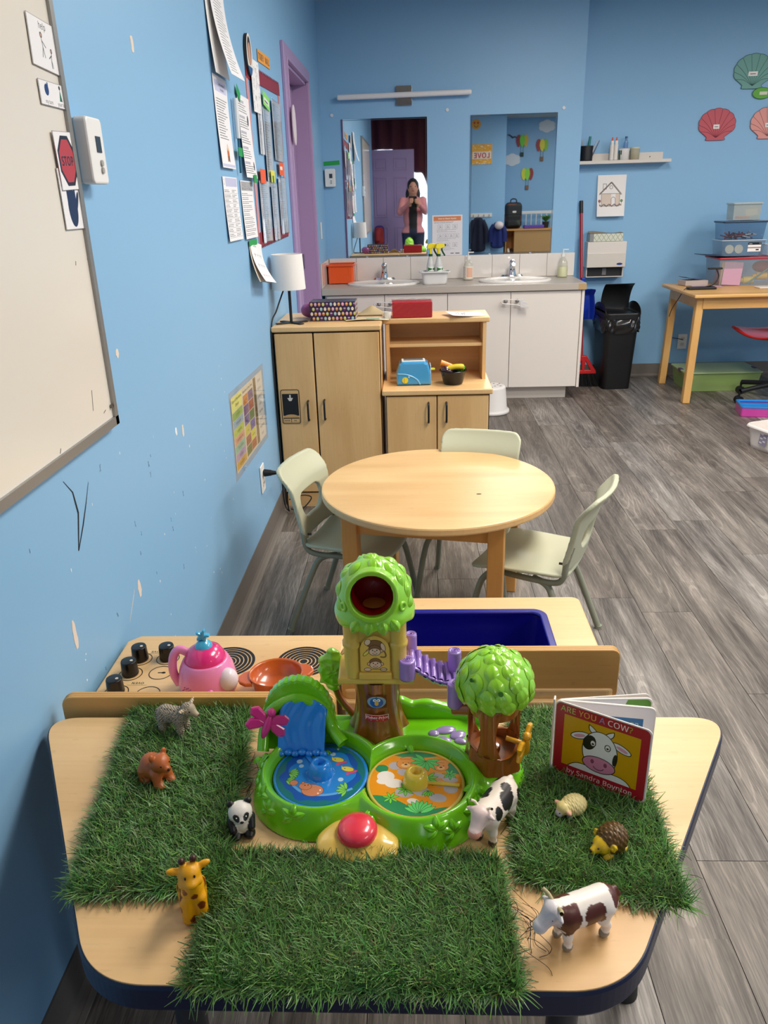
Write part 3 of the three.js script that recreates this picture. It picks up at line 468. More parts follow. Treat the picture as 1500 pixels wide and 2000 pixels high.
// ---------- sink wall ----------
const CT = 0.815, CF = -5.545; // counter height and front edge
const whiteLam = M(0xe6ded6, 0.42), chrome = M(0xd8d8da, 0.12, { metalness: 1 }), china = M(0xf0ece6, 0.12, { clearcoat: 0.6, clearcoatRoughness: 0.08 });
{
  const t = thing('vanity_cabinet', 'long white vanity cabinet under the double sink counter', 'cabinet', [0, 0, 0]);
  obj('carcass', [bx0(0.02, 1.8, 0.09, CT - 0.05, -6.07, CF - 0.04)], whiteLam, t);
  obj('end_panel', bx0(1.8, 1.818, 0.09, CT - 0.05, -6.07, CF - 0.018), whiteLam, t);
  obj('kick_board', bx0(0.03, 1.74, 0, 0.09, -6.0, CF - 0.09), M(0xd9d0c6, 0.5), t);
  const xs = [0.03, 0.437, 0.875, 1.313, 1.796], knob = (x, p) => obj('knob', [sph(0.015, x, 0.705, CF + 0.012, 1, 1, 0.8), cyl(0.006, 0.007, 0.02).rotateX(PI / 2).translate(x, 0.705, CF - 0.005)], M(0xb5b0aa, 0.3, { metalness: 1 }), p);
  for (let i = 0; i < 4; i++) { const d = obj('cabinet_door', box(xs[i + 1] - xs[i] - 0.004, 0.668, 0.018, (xs[i] + xs[i + 1]) / 2, 0.43, CF - 0.03, 0.0015), whiteLam, t); knob(i % 2 ? xs[i] + 0.04 : xs[i + 1] - 0.04, d); }
  const ck = tag(obj('countertop', [box(1.82, 0.045, -BW + CF, 0.912, CT - 0.0225, (BW + CF) / 2, 0.002)], M(0xb9b0a6, 0.4)), 'long grey countertop holding two white oval sinks', 'countertop');
  obj('chipped_corner', bx0(1.77, 1.824, CT - 0.044, CT - 0.004, CF - 0.02, CF + 0.0008), M(0xb89a6c, 0.7), ck);
  // backsplash tiles
  const tileM = M(0xe9e2dc, 0.16, { clearcoat: 0.5, clearcoatRoughness: 0.1 }), bs = new THREE.Group(); bs.name = numbered('backsplash'); scene.add(bs); tag(bs, 'single row of square white tiles behind the sinks', 'backsplash');
  obj('grout_bed', [bx0(0.002, 1.826, CT, CT + 0.165, BW, BW + 0.004), bx0(0, 0.004, CT, CT + 0.165, BW + 0.004, CF - 0.02)], M(0xb5aca4, 0.8), bs);
  for (let i = 0; i < 9; i++) obj('wall_tile', box(0.2, 0.162, 0.005, 0.112 + i * 0.2026, CT + 0.083, BW + 0.0066, 0.0018), tileM, bs);
  for (let i = 0; i < 3; i++) { const l = i < 2 ? 0.198 : 0.1; obj('wall_tile', box(0.005, 0.162, l, 0.0066, CT + 0.083, BW + 0.01 + i * 0.2 + l / 2, 0.0018), tileM, bs); }
  const lock = (x, ex) => { const c = thing('child_lock', ex ? 'white plastic child lock on the right pair of cabinet knobs' : 'white plastic child lock on the left pair of cabinet knobs', 'cabinet lock', [x, 0.705, CF + 0.026]);
    obj('lock_strap', [tube([[-0.055, 0.014, 0], [0.04, 0.01, 0], [0.075, -0.004, 0]], 0.0035, 12), tube([[-0.055, -0.014, 0], [0.04, -0.025, 0], [0.075, -0.035, 0]], 0.0035, 12), torus(0.0145, 0.0035, 20, 8, PI).rotateZ(PI / 2).translate(-0.055, 0, 0)], M(0xe8e6e4, 0.35), c);
    obj('lock_catch', ext([[0.055, 0.012], [0.075, 0.016], [0.08, 0], [0.11, -0.008], [0.11, -0.02], [0.085, -0.022], [0.12, -0.034], [0.12, -0.048], [0.06, -0.04]], 0.008, 0.002).translate(0, 0, -0.004), M(0xdcdad8, 0.3), c); };
  lock(0.437, false); lock(1.313, true);
}
function sinkAt(x, label, flabel) {
  const t = thing('sink', label, 'sink', [x, CT, -5.79]);
  const rim = new THREE.Group(); const pr = []; for (let i = 0; i <= 6; i++) { const a = PI * i / 6; pr.push([0.105 + 0.012 * -cos(a), 0.014 * sin(a)]); }
  obj('basin', sc(lathe([[0.12, 0.0], [0.122, 0.01], [0.117, 0.016], [0.108, 0.016], [0.1, 0.01], [0.088, 0.004], [0.07, 0.0025], [0.03, 0.0016], [0.012, 0.0014], [0.0, 0.0014]], 48), 2.13, 1, 1.5), china, t);
  obj('drain', sc(cyl(0.014, 0.014, 0.003, 0, 0.003, 0), 1), chrome, t);
  const f = thing('faucet', flabel, 'faucet', [x, CT + 0.014, -5.985]);
  obj('faucet_base', [sc(cyl(0.028, 0.032, 0.014, 0, 0.007, 0, 28), 2.6, 1, 0.85)], chrome, f);
  obj('faucet_body', [cyl(0.018, 0.03, 0.075, 0, 0.05, 0, 20), mv(rot(cyl(0.012, 0.016, 0.095, 0, 0, 0, 16), 1.15), 0, 0.072, 0.045), cyl(0.011, 0.012, 0.014, 0, 0.046, 0.088, 14)], chrome, f);
  obj('faucet_slot', box(0.032, 0.007, 0.004, 0, 0.05, 0.0245, 0.002), M(0x1b1b1d, 0.5), f);
  obj('faucet_lever', [sph(0.022, 0, 0.097, 0, 1, 0.95, 1), mv(rot(box(0.022, 0.01, 0.05, 0, 0, 0, 0.004), -0.25), 0, 0.112, 0.026)], chrome, f);
}
sinkAt(0.425, 'white oval sink beside the orange bin', 'chrome faucet behind the left sink'); sinkAt(1.365, 'white oval sink beside the clear soap bottle', 'chrome faucet behind the right sink');
{
  const o = thing('storage_bin', 'open bright orange plastic bin in the counter corner', 'bin', [0.113, CT + 0.001, -5.955]);
  const m = plastic(0xe8560c, 0.35), wall = (a, b, h) => { const q = rrect(a, b, 0.02), p = rrect(a - 0.008, b - 0.008, 0.016).reverse(); return ext(shp(q, [p]), h); };
  obj('bin_body', [rot(wall(0.188, 0.2, 0.13), -PI / 2), rot(ext(rrect(0.188, 0.2, 0.02), 0.004), -PI / 2), box(0.012, 0.06, 0.004, -0.06, 0.085, 0.1, 0.001), box(0.012, 0.06, 0.004, 0.06, 0.085, 0.1, 0.001)], m, o);
  obj('bin_rim', rot(ext(shp(rrect(0.212, 0.225, 0.025), [rrect(0.184, 0.196, 0.018).reverse()]), 0.012, 0.002), -PI / 2).translate(0, 0.124, 0), m, o);
}
{ // dishpan and spray bottles
  const o = thing('dish_tub', 'white rectangular tub holding two spray bottles', 'tub', [0.79, CT + 0.001, -5.72]);
  obj('tub_body', sculptTub(0.19, 0.13, 0.085), M(0xe4e4e2, 0.35), o);
  obj('tub_rim', rot(ext(shp(rrect(0.222, 0.165, 0.035), [rrect(0.2, 0.143, 0.028).reverse()]), 0.008, 0.003), -PI / 2).translate(0, 0.08, 0), M(0xe9e9e7, 0.35), o);
  const lab = printed(canvasTex(128, 128, (g) => { g.fillStyle = '#f2f4ee'; g.fillRect(0, 0, 128, 128); g.fillStyle = '#2c7a2e'; g.beginPath(); g.moveTo(0, 8); g.quadraticCurveTo(70, 40, 128, 10); g.lineTo(128, 56); g.quadraticCurveTo(60, 30, 0, 64); g.fill(); g.fillStyle = '#123d14'; g.fillRect(14, 70, 90, 12); g.font = 'bold 26px sans-serif'; g.fillStyle = '#fff'; g.fillText('20', 60, 44); g.fillStyle = '#2c7a2e'; g.fillRect(0, 100, 128, 28); }), 0.4);
  [[-0.028, -0.02, 0.25, 'spray bottle with yellow trigger head, left in the white tub'], [0.028, 0.0, 0.5, 'spray bottle with yellow and green trigger head, right in the tub']].forEach(([dx, dz, ry, label]) => {
    const s = thing('spray_bottle', label, 'bottle', [0.79 + dx, CT + 0.008, -5.72 + dz], ry, 'spray bottles in the white tub');
    obj('bottle_body', lathe([[0, 0], [0.027, 0], [0.029, 0.006], [0.029, 0.1], [0.027, 0.12], [0.02, 0.15], [0.014, 0.168], [0.013, 0.18]], 24), M(0xe9ecea, 0.3, { transmission: 0.3, thickness: 0 }), s);
    obj('label', new THREE.CylinderGeometry(0.0296, 0.0296, 0.06, 24, 1, true, -0.9, 1.8).translate(0, 0.08, 0), lab, s);
    obj('collar', cyl(0.0145, 0.0145, 0.016, 0, 0.186, 0, 18), M(0x0f5a22, 0.4), s);
    obj('spray_head', [cyl(0.01, 0.011, 0.045, 0, 0.214, 0, 14), mv(rot(ext([[-0.028, 0], [-0.02, 0.022], [0.0, 0.03], [0.03, 0.026], [0.045, 0.018], [0.045, 0.004], [0.02, -0.006], [-0.02, -0.008]], 0.022, 0.004), 0, 0, 0), 0, 0.236, -0.011)], plastic(0xf0dc10, 0.35), s);
    obj('trigger', [tube([[0.026, 0.236, 0], [0.028, 0.215, 0], [0.05, 0.18, 0]], 0.006, 14), box(0.014, 0.014, 0.018, 0.05, 0.25, 0, 0.003)], M(0x0b4a1e, 0.4), s);
  });
}
function sculptTub(w, d, h) { return [sheetTub(w, d, h, 0), sheetTub(w - 0.008, d - 0.008, h - 0.004, 0.004)]; }
function sheetTub(w, d, h, y0) { // an open tub with walls that lean out
  const n = 40, g = sheet((u, v) => { const a = u * 2 * PI, c = cos(a), s = sin(a), p = 0.28, sx = Math.sign(c) * Math.pow(abs(c), p * 1.2), sz = Math.sign(s) * Math.pow(abs(s), p * 1.2); const k = v < 0.5 ? 0.86 * v * 2 : 0.86 + 0.14 * (v - 0.5) * 2, y = v < 0.5 ? 0 : (v - 0.5) * 2 * h; return [sx * w / 2 * k, y0 + y, -sz * d / 2 * k]; }, n, 12); return g;
}
function pumpBottle(label, pos, liquid, lab) {
  const s = thing('soap_bottle', label, 'bottle', pos);
  const glass = M(0xf4f4ee, 0.08, { transmission: 0.85, thickness: 0, ior: 1.45 });
  obj('bottle_body', lathe([[0, 0], [0.034, 0], [0.037, 0.006], [0.037, 0.085], [0.033, 0.11], [0.02, 0.13], [0.013, 0.138], [0.013, 0.146]], 28), glass, s);
  obj('liquid', lathe([[0, 0.003], [0.034, 0.003], [0.0355, 0.008], [0.0355, 0.075], [0.0, 0.0755]], 28), M(liquid, 0.35), s);
  if (lab) obj('label', new THREE.CylinderGeometry(0.0376, 0.0376, 0.085, 28, 1, true, -1.3, 2.6).translate(0, 0.055, 0), lab, s);
  obj('pump', [cyl(0.015, 0.015, 0.02, 0, 0.154, 0, 18), cyl(0.004, 0.004, 0.03, 0, 0.175, 0, 10), cyl(0.009, 0.006, 0.01, 0, 0.192, 0, 14), mv(rot(cyl(0.004, 0.0045, 0.04, 0, 0, 0, 10), 0, 0, PI / 2), 0.018, 0.192, 0)], M(0xe9e9e6, 0.35), s);
}
pumpBottle('pump soap bottle with pink label between the sinks', [1.04, CT + 0.001, -5.93], 0xe8e2d0, printed(canvasTex(128, 96, (g) => { g.fillStyle = '#f1e6da'; g.fillRect(0, 0, 128, 96); g.fillStyle = '#e9b79c'; g.fillRect(46, 10, 60, 76); g.fillStyle = '#333'; for (let i = 0; i < 8; i++) { g.fillRect(14, 8 + i * 11, 8, 5); g.fillRect(30, 8 + i * 11, 5, 5); } }), 0.4));
pumpBottle('clear pump bottle of pale yellow soap at the counter end', [1.73, CT + 0.001, -5.97], 0xe2e2b4);
// mirrors, light bar, signs
function mirrorAt(x, y, label) {
  const t = thing('wall_mirror', label, 'mirror', [x, y, BW + 0.001]);
  obj('mirror_glass', box(0.585, 0.906, 0.005, 0, 0, 0.0035, 0), M(0xe6ebee, 0.015, { metalness: 1 }), t);
  const e = M(0xcfd8de, 0.03, { metalness: 1 }); // ground bevels round the glass
  const bev = (w, h) => ext(shp([[-w / 2, -h / 2], [w / 2, -h / 2], [w / 2, h / 2], [-w / 2, h / 2]], [[[-w / 2 + 0.008, -h / 2 + 0.008], [-w / 2 + 0.008, h / 2 - 0.008], [w / 2 - 0.008, h / 2 - 0.008], [w / 2 - 0.008, -h / 2 + 0.008]]]), 0.004);
  obj('mirror_edge', bev(0.605, 0.926).translate(0, 0, 0.001), e, t);
  for (const s of [-1, 1]) obj('mirror_clip', box(0.018, 0.01, 0.006, s * 0.15, -0.463, 0.006, 0.002), M(0x9fb0bf, 0.3), t);
}
mirrorAt(0.445, 1.447, 'frameless mirror above the left sink showing the purple door'); mirrorAt(1.355, 1.447, 'frameless mirror above the right sink showing balloon cut-outs');
{
  const t = thing('vanity_light', 'long white unlit light bar on a chrome plate above mirror', 'light fixture', [0.59, 2.045, BW]);
  obj('mount_plate', box(0.11, 0.12, 0.022, 0, 0, 0.012, 0.002), M(0xa9a6a6, 0.12, { metalness: 1 }), t);
  obj('light_tube', rot(box(0.93, 0.034, 0.034, 0, 0, 0.055, 0.012), 0, 0, 0.008), M(0xe6e4e6, 0.3), t);
}
[[0.08, 1.938, 'white adhesive dot left of the light bar'], [0.89, 1.948, 'white adhesive dot between light bar and mirrors'], [1.697, 1.936, 'white adhesive dot near the wall corner']].forEach(([x, y, l]) => tag(obj('wall_dot', rot(cyl(0.011, 0.011, 0.004, 0, 0, 0, 18), PI / 2), M(0xd8dde2, 0.4), scene, [x, y, BW + 0.003]), l, 'adhesive dot'));
tag(obj('wall_poster', box(0.222, 0.282, 0.0015, 0, 0, 0, 0), printed(canvasTex(320, 410, (g, w, h) => {
  g.fillStyle = '#e4e1e6'; g.fillRect(0, 0, w, h); g.fillStyle = '#d98452'; g.fillRect(16, 14, 288, 44); g.fillStyle = '#f6e4d6'; g.font = 'bold 20px sans-serif'; g.textAlign = 'center'; g.fillText('How to Wash Hands', 160, 43); lines(g, 20, 66, 240, 2, 10, 2.4, '#555');
  for (let r = 0; r < 3; r++) { for (let i = 0; i < (r === 1 ? 4 : 3); i++) { const x = 62 + i * (r === 1 ? 58 : 78), y = 96 + r * 92; g.strokeStyle = '#9a9aa2'; g.lineWidth = 2; g.strokeRect(x, y, 48, 40); g.strokeStyle = '#55555c'; g.beginPath(); g.ellipse(x + 24, y + 18, 9, 7, 0.5, 0, 7); g.moveTo(x + 12, y + 36); g.quadraticCurveTo(x + 26, y + 20, x + 38, y + 34); g.stroke(); } lines(g, 50, 146 + r * 92, 220, 3, 11, 2.2, '#77777e'); }
  g.fillStyle = '#444'; g.fillRect(196, 384, 34, 7); g.fillRect(248, 384, 44, 8); }), 0.5), scene, [0.892, 1.122, BW + 0.002]), 'hand washing poster with orange header between the mirrors', 'poster');
obj('light_switch', box(0.004, 0.11, 0.07, 0, 0, 0, 0.002), M(0xe8e6e2, 0.4), scene, [0.003, 1.19, -5.72]);
tag(scene.getObjectByName('light_switch'), 'white light switch plate between door and back wall', 'light switch');

// ---------- recess with broom, bin and desk ----------
{
  const b = thing('broom', 'red broom with black bristles leaning behind the vanity', 'broom', [0, 0, 0]);
  const top = [1.895, 1.33, -6.27], low = [1.915, 0.2, -5.98], L = (t) => top.map((v, i) => v + (low[i] - v) * t), rod = (a, c, r) => tube([L(a), L((a + c) / 2), L(c)], r, 8, 12);
  obj('handle', rod(0.06, 1, 0.0115), M(0xa5141c, 0.35), b); obj('grip', rod(0, 0.075, 0.0145), M(0x1d1d20, 0.5), b);
  obj('broom_head', mv(ext(shp([[-0.02, 0.12], [0.02, 0.12], [0.1, 0], [0.1, -0.02], [-0.1, -0.02], [-0.1, 0]], [[[-0.015, 0.08], [-0.055, 0.01], [-0.01, 0.01]], [[0.015, 0.08], [0.01, 0.01], [0.055, 0.01]]]), 0.035, 0.006), 1.925, 0.12, -5.98), M(0xb5161c, 0.35), b);
  const br = []; for (let i = 0; i < 240; i++) { const x = rr(-0.095, 0.095), z = rr(-0.014, 0.014), sp = 1.35 + 0.1 * rnd(); br.push(tube([[1.925 + x, 0.102, -5.962 + z], [1.93 + x * 1.15, 0.06, -5.962 + z * 1.4], [1.935 + x * sp, 0.004 + 0.02 * max(0, -x * 4), -5.962 + z * 2]], 0.0016, 3, 3)); }
  const bo = obj('bristles', br, M(0x141416, 0.8), b); bo.userData.kind = 'stuff';
  const d = thing('dustpan', 'royal blue dustpan clipped to the broom handle', 'dustpan', [1.912, 0.6, -6.12], 0.2);
  obj('pan', sheet((u, v) => { const w = 0.19 * (0.55 + 0.45 * sqrt(max(0, 1 - v * v * 0.9))), x = (u - 0.5) * w, e = abs(u - 0.5) * 2; return [x, (v - 0.5) * 0.23, 0.05 * smooth(0.75, 1, e) + 0.05 * smooth(0.8, 1, v)]; }, 24, 20, 0.004), plastic(0x0b32a8, 0.35), d);
  obj('pan_clip', [torus(0.016, 0.004, 20, 8, 4.6).rotateX(PI / 2).translate(-0.0, 0.14, 0.03), box(0.03, 0.09, 0.02, -0.0, 0.15, 0.01, 0.004)], plastic(0x0b32a8, 0.35), d);
}
{
  const t = thing('trash_can', 'tall black trash can with open swing lid in the recess', 'trash can', [2.155, 0, -5.99], 0.06);
  const bm = M(0x0d0d0f, 0.42);
  const rect = (w, d, y, r = 0.04) => rrect(w, d, r, 4).map(([x, z]) => [x, y, z]);
  const loft = (rs) => { const n = rs[0].length; return sheet((u, v) => { const i = ((Math.round(u * n)) % n + n) % n, k = clamp(v * (rs.length - 1), 0, rs.length - 1.0001), a = floor(k), f = k - a, p = rs[a][i], q = rs[a + 1][i]; return [p[0] + (q[0] - p[0]) * f, p[1] + (q[1] - p[1]) * f, -(p[2] + (q[2] - p[2]) * f)]; }, n, (rs.length - 1) * 2); };
  obj('can_body', [loft([rect(0.21, 0.28, 0.004), rect(0.225, 0.295, 0.2), rect(0.25, 0.33, 0.5)]), rot(ext(rrect(0.21, 0.28, 0.04), 0.006), -PI / 2)], bm, t);
  const bag = sheet((u, v) => { const n = 100, a = u * 2 * PI, c = cos(a), s = sin(a), p = 0.42, x = Math.sign(c) * Math.pow(abs(c), p) * 0.137, z = Math.sign(s) * Math.pow(abs(s), p) * 0.177; const w = 1 + 0.03 * sin(a * 9 + 5 * v) + 0.02 * sin(a * 23 - 9 * v) + 0.04 * sin(v * PI); return [x * w, 0.43 + v * 0.1 + 0.012 * sin(a * 5), -z * w]; }, 100, 10);
  obj('bag_liner', bag, M(0x08080a, 0.22, { clearcoat: 0.6, clearcoatRoughness: 0.2 }), t);
  obj('lid_rim', [rot(ext(shp(rrect(0.272, 0.352, 0.05), [rrect(0.225, 0.3, 0.04).reverse()]), 0.05, 0.008), -PI / 2).translate(0, 0.515, 0), sheet((u, v) => { const a = PI * v, x = (u < 0.5 ? -1 : 1) * 0.128, y = 0.555 + 0.075 * sin(a), z = 0.16 * cos(a); return [x + (u - (u < 0.5 ? 0 : 1)) * 0.01, u < 0.5 ? 0.555 + (y - 0.555) * (1 - u * 2) : 0.555 + (y - 0.555) * (u * 2 - 1), z]; }, 6, 14, 0.004)], bm, t);
  obj('swing_flap', rot(sheet((u, v) => { const a = (v - 0.5) * 1.9; return [(u - 0.5) * 0.215, 0.1 * cos(a) - 0.04, 0.145 * sin(a)]; }, 6, 16, 0.005), -1.15).translate(0.01, 0.64, -0.03), M(0x17191c, 0.36), t);
}
{
  const t = thing('towel_dispenser', 'white metal paper towel dispenser with black slot on recess wall', 'towel dispenser', [2.093, 0.915, RW + 0.001]);
  const wm = M(0xe4dcd4, 0.38);
  obj('cabinet_shell', [box(0.29, 0.185, 0.11, 0, 0.035, 0.056, 0.004), box(0.278, 0.075, 0.012, 0, -0.09, 0.006, 0.001), box(0.006, 0.075, 0.085, -0.136, -0.09, 0.045, 0.001), box(0.006, 0.075, 0.085, 0.136, -0.09, 0.045, 0.001), box(0.278, 0.005, 0.09, 0, -0.127, 0.045, 0.001)], wm, t);
  obj('front_cover', box(0.288, 0.1, 0.006, 0, -0.005, 0.113, 0.002), M(0xdad2c8, 0.4), t);
  obj('slot', box(0.266, 0.066, 0.05, 0, -0.092, 0.04, 0.001), M(0x161619, 0.5), t); obj('paper_tongue', box(0.03, 0.05, 0.001, 0, -0.09, 0.068, 0), M(0x6d6d70, 0.7), t);
  obj('badge', rot(sc(cyl(0.022, 0.022, 0.002, 0, 0, 0, 24), 1, 1, 0.36), PI / 2).translate(0.1, -0.033, 0.117), M(0x2a3f92, 0.3), t);
  const bx = thing('tissue_box', 'opened paper towel carton with green diamond print on dispenser', 'carton', [2.083, 1.0435, RW + 0.06]);
  obj('carton', [box(0.245, 0.055, 0.1, 0, 0.0285, 0, 0.001)], printed(canvasTex(256, 64, (g) => { g.fillStyle = '#dcdccf'; g.fillRect(0, 0, 256, 64); g.strokeStyle = '#9db08a'; g.lineWidth = 4; for (let i = -1; i < 8; i++) { g.beginPath(); g.moveTo(i * 36, 32); g.lineTo(i * 36 + 18, 2); g.lineTo(i * 36 + 36, 32); g.lineTo(i * 36 + 18, 62); g.closePath(); g.stroke(); } g.fillStyle = '#8f8f92'; g.fillRect(0, 0, 30, 64); }), 0.6), bx);
  obj('torn_flap', sheet((u, v) => [(u - 0.5) * 0.25, 0.058 + 0.008 * sin(u * 5 + 1) * v + 0.006 * v, 0.05 - v * 0.09], 14, 4, 0.001), M(0xa08f72, 0.8), bx);
  const p = sheet((u, v) => [(u - 0.5) * 0.21 * (1 - 0.04 * (1 - v)), (v - 0.5) * 0.285, 0.012 + 0.03 * pow2(1 - v) + 0.01 * sin(u * 3) * (1 - v)], 10, 14, 0.0008);
  tag(obj('wall_drawing', p, printed(canvasTex(300, 400, (g) => {
    g.fillStyle = '#f1ecea'; g.fillRect(0, 0, 300, 400); g.strokeStyle = '#6a5850'; g.lineWidth = 4;
    g.beginPath(); g.moveTo(20, 190); g.lineTo(145, 70); g.lineTo(255, 190); g.stroke(); g.strokeRect(45, 180, 195, 120); g.strokeRect(60, 85, 34, 50); g.beginPath(); g.arc(145, 118, 16, 0, 7); g.moveTo(150, 300); g.lineTo(150, 235); g.arc(172, 235, 22, PI, 0); g.lineTo(194, 300); g.stroke(); g.strokeRect(66, 200, 56, 60); g.beginPath(); g.moveTo(94, 200); g.lineTo(94, 260); g.moveTo(66, 230); g.lineTo(122, 230); g.stroke();
    g.fillStyle = '#dccabb'; g.fillRect(48, 183, 100, 114); g.fillRect(196, 183, 42, 114); for (let i = 0; i < 26; i++) { g.fillStyle = ['#9c5a4a', '#5f8a5a', '#5a6f9a', '#a88a5a'][i % 4]; g.beginPath(); g.arc(30 + i * 9, 292 + 8 * sin(i), 5, 0, 7); g.stroke(); if (i % 3 === 0) g.fill(); } for (let i = 0; i < 14; i++) { g.beginPath(); g.arc(32 + i * 8.5, 178 - i * 8, 6, 0, 7); g.moveTo(260 - i * 8, 184 - i * 8.4); g.arc(254 - i * 8, 184 - i * 8.4, 6, 0, 7); g.stroke(); }
    for (const x of [26, 262]) { g.fillStyle = x < 99 ? '#c05a5a' : '#6aa05a'; g.beginPath(); g.arc(x, 250, 12, 0, 7); g.fill(); g.stroke(); g.fillRect(x - 2, 262, 4, 36); } }), 0.7), scene, [2.115, 1.36, RW]), 'coloured gingerbread house drawing curling off the recess wall', 'drawing');
}
{ // picture ledge and what stands on it
  const t = thing('wall_shelf', 'narrow white picture ledge on the recess wall', 'shelf', [2.175, 1.583, RW]);
  const m = M(0xdbd3cb, 0.5);
  obj('shelf_board', box(0.66, 0.022, 0.11, 0, 0.004, 0.056, 0.002), m, t); obj('back_rail', box(0.62, 0.05, 0.012, -0.015, 0.04, 0.007, 0.002), m, t); for (const x of [-0.22, 0.2]) obj('screw', rot(cyl(0.004, 0.004, 0.002, 0, 0, 0, 10), PI / 2).translate(x, 0.035, 0.014), M(0x6d675f, 0.5), t);
  const y = 1.599, z = RW + 0.062;
  const c = thing('pen_cup', 'black mesh cup crammed with pens at the ledge end', 'pen cup', [1.905, y, z]);
  obj('cup', [lathe([[0, 0.001], [0.042, 0.001], [0.043, 0.004], [0.045, 0.1], [0.043, 0.1], [0.041, 0.005], [0, 0.004]], 24)], M(0x141417, 0.5), c);
  [[0, 0.02, 0x1b7d78, 0.155, 0.012, 0.1, 'broad teal marker'], [-0.02, 0, 0x222226, 0.13, 0.005, -0.12, 'thin black pen leaning left'], [0.01, -0.01, 0x18181a, 0.14, 0.006, 0.05, 'black pen upright at the middle'], [0.026, 0.006, 0x9c8a86, 0.13, 0.004, 0.3, 'brown grey pencil'], [0.02, 0.016, 0xd9d2cc, 0.135, 0.003, 0.34, 'thin white stick'], [0.03, 0, 0x5c2f42, 0.14, 0.003, 0.42, 'thin dark plum pencil leaning right'], [-0.026, 0.016, 0xb7bcc0, 0.14, 0.004, -0.1, 'pale grey pen at the left']].forEach(([dx, dz, col, len, r, lean, nm]) => tag(obj('pen', rot(cyl(r * 0.7, r, len, 0, len / 2, 0, 10), 0, 0, -lean), M(col, 0.4), scene, [1.905 + dx, y + 0.006, z + dz]), `${nm} standing in the black mesh cup`, 'pen', 'pens in the mesh cup'));
  for (const [x, l] of [[2.085, 'white glue bottle with orange tip, left of pair on ledge'], [2.115, 'white glue bottle with orange tip, right of pair on ledge']]) { const g = thing('glue_bottle', l, 'bottle', [x, y, z], 0, 'glue bottles on the ledge'); obj('bottle_body', lathe([[0, 0], [0.0135, 0], [0.0145, 0.004], [0.0145, 0.1], [0.01, 0.112]], 18), M(0xe7e1da, 0.4), g); obj('cap', cyl(0.0105, 0.0115, 0.018, 0, 0.12, 0, 16), M(0xefeae4, 0.4), g); obj('nozzle', cyl(0.003, 0.0075, 0.024, 0, 0.141, 0, 12), M(0xe0532c, 0.4), g); }
  const tb = thing('paint_tub', 'small white tub with green mark on the ledge', 'tub', [2.175, y, z]); obj('tub_body', lathe([[0, 0], [0.034, 0], [0.037, 0.062], [0.039, 0.064], [0.039, 0.076], [0, 0.077]], 26), printed(canvasTex(128, 64, (g) => { g.fillStyle = '#e7e3df'; g.fillRect(0, 0, 128, 64); g.fillStyle = '#1f8a4a'; g.fillRect(96, 26, 10, 30); g.fillStyle = '#16356a'; g.fillRect(88, 20, 8, 40); g.fillStyle = '#333'; g.fillRect(108, 30, 5, 14); }), 0.4), tb);
  const t2 = thing('putty_jar', 'cloudy jar of tan putty on the ledge', 'jar', [2.252, y, z]); obj('jar', lathe([[0, 0], [0.031, 0], [0.033, 0.05], [0.034, 0.072]], 26), M(0xd8d2b8, 0.25, { transmission: 0.4, thickness: 0 }), t2); obj('putty', cyl(0.0315, 0.03, 0.045, 0, 0.0235, 0, 24), M(0xb59f70, 0.6), t2); obj('lid', cyl(0.035, 0.035, 0.01, 0, 0.077, 0, 26), M(0xcfc9a8, 0.4), t2);
  const w = thing('water_bottle', 'small clear plastic bottle with blue cap behind white tub', 'bottle', [2.19, y, RW + 0.034]); obj('bottle_body', lathe([[0, 0], [0.014, 0], [0.016, 0.004], [0.016, 0.115], [0.008, 0.135], [0.007, 0.145]], 18), M(0xbdd8ee, 0.1, { transmission: 0.8, thickness: 0 }), w); obj('cap', cyl(0.0095, 0.0095, 0.012, 0, 0.15, 0, 14), M(0x2a5f8e, 0.4), w);
}
// paper shells and fish
function shell(label, x, y, w, h, col, line, tagw) {
  const t = thing('paper_shell', label, 'paper cut-out', [x, y, RW + 0.006], 0, 'paper shells on the recess wall');
  const pts = [], n = 9; for (let i = 0; i <= n * 6; i++) { const a = PI * (-0.16 + 1.32 * i / (n * 6)), k = 1 + 0.035 * abs(sin(i / 6 * PI)); pts.push([cos(a) * w / 2 * k, h * 0.1 + sin(a) * h * 0.5 * k]); }
  pts.push([-w * 0.26, -h * 0.32], [-w * 0.26, -h * 0.42], [w * 0.24, -h * 0.42], [w * 0.24, -h * 0.32]);
  const o = new THREE.Shape(pts.map((p) => new THREE.Vector2(p[0], p[1])));
  obj('card', ext(o, 0.002, 0), M(col, 0.5), t);
  const lm = M(line, 0.6), ls = []; for (let i = 0; i <= n; i++) { const a = PI * (-0.16 + 1.32 * i / n); ls.push(tube([[0, -h * 0.34, 0.0022], [cos(a) * w * 0.26, h * 0.0 + sin(a) * h * 0.24 - h * 0.05, 0.0022], [cos(a) * w * 0.49, h * 0.1 + sin(a) * h * 0.49, 0.0022]], 0.0011, 8, 4)); }
  obj('ink_line', [...ls, tube([...pts, pts[0]].map((p) => [p[0], p[1], 0.0022]), 0.0012, 140, 4, false)], lm, t);
  obj('word_label', box(tagw, 0.028, 0.0012, -0.004, 0.004, 0.003, 0), printed(canvasTex(96, 40, (g) => { g.fillStyle = '#efe7e2'; g.fillRect(0, 0, 96, 40); g.fillStyle = '#3a3236'; g.fillRect(18, 18, 58, 6); }), 0.4), t);
}
shell('dark red paper shell on the recess wall', 2.834, 1.797, 0.255, 0.2, 0xc75560, 0x7a2434, 0.042);
shell('sea green paper shell, highest on the recess wall', 3.045, 2.125, 0.27, 0.21, 0x6fa79c, 0x2c5654, 0.064);
shell('salmon pink paper shell at the photo edge', 3.2, 1.797, 0.255, 0.2, 0xe59a90, 0x8a4a4c, 0.042);
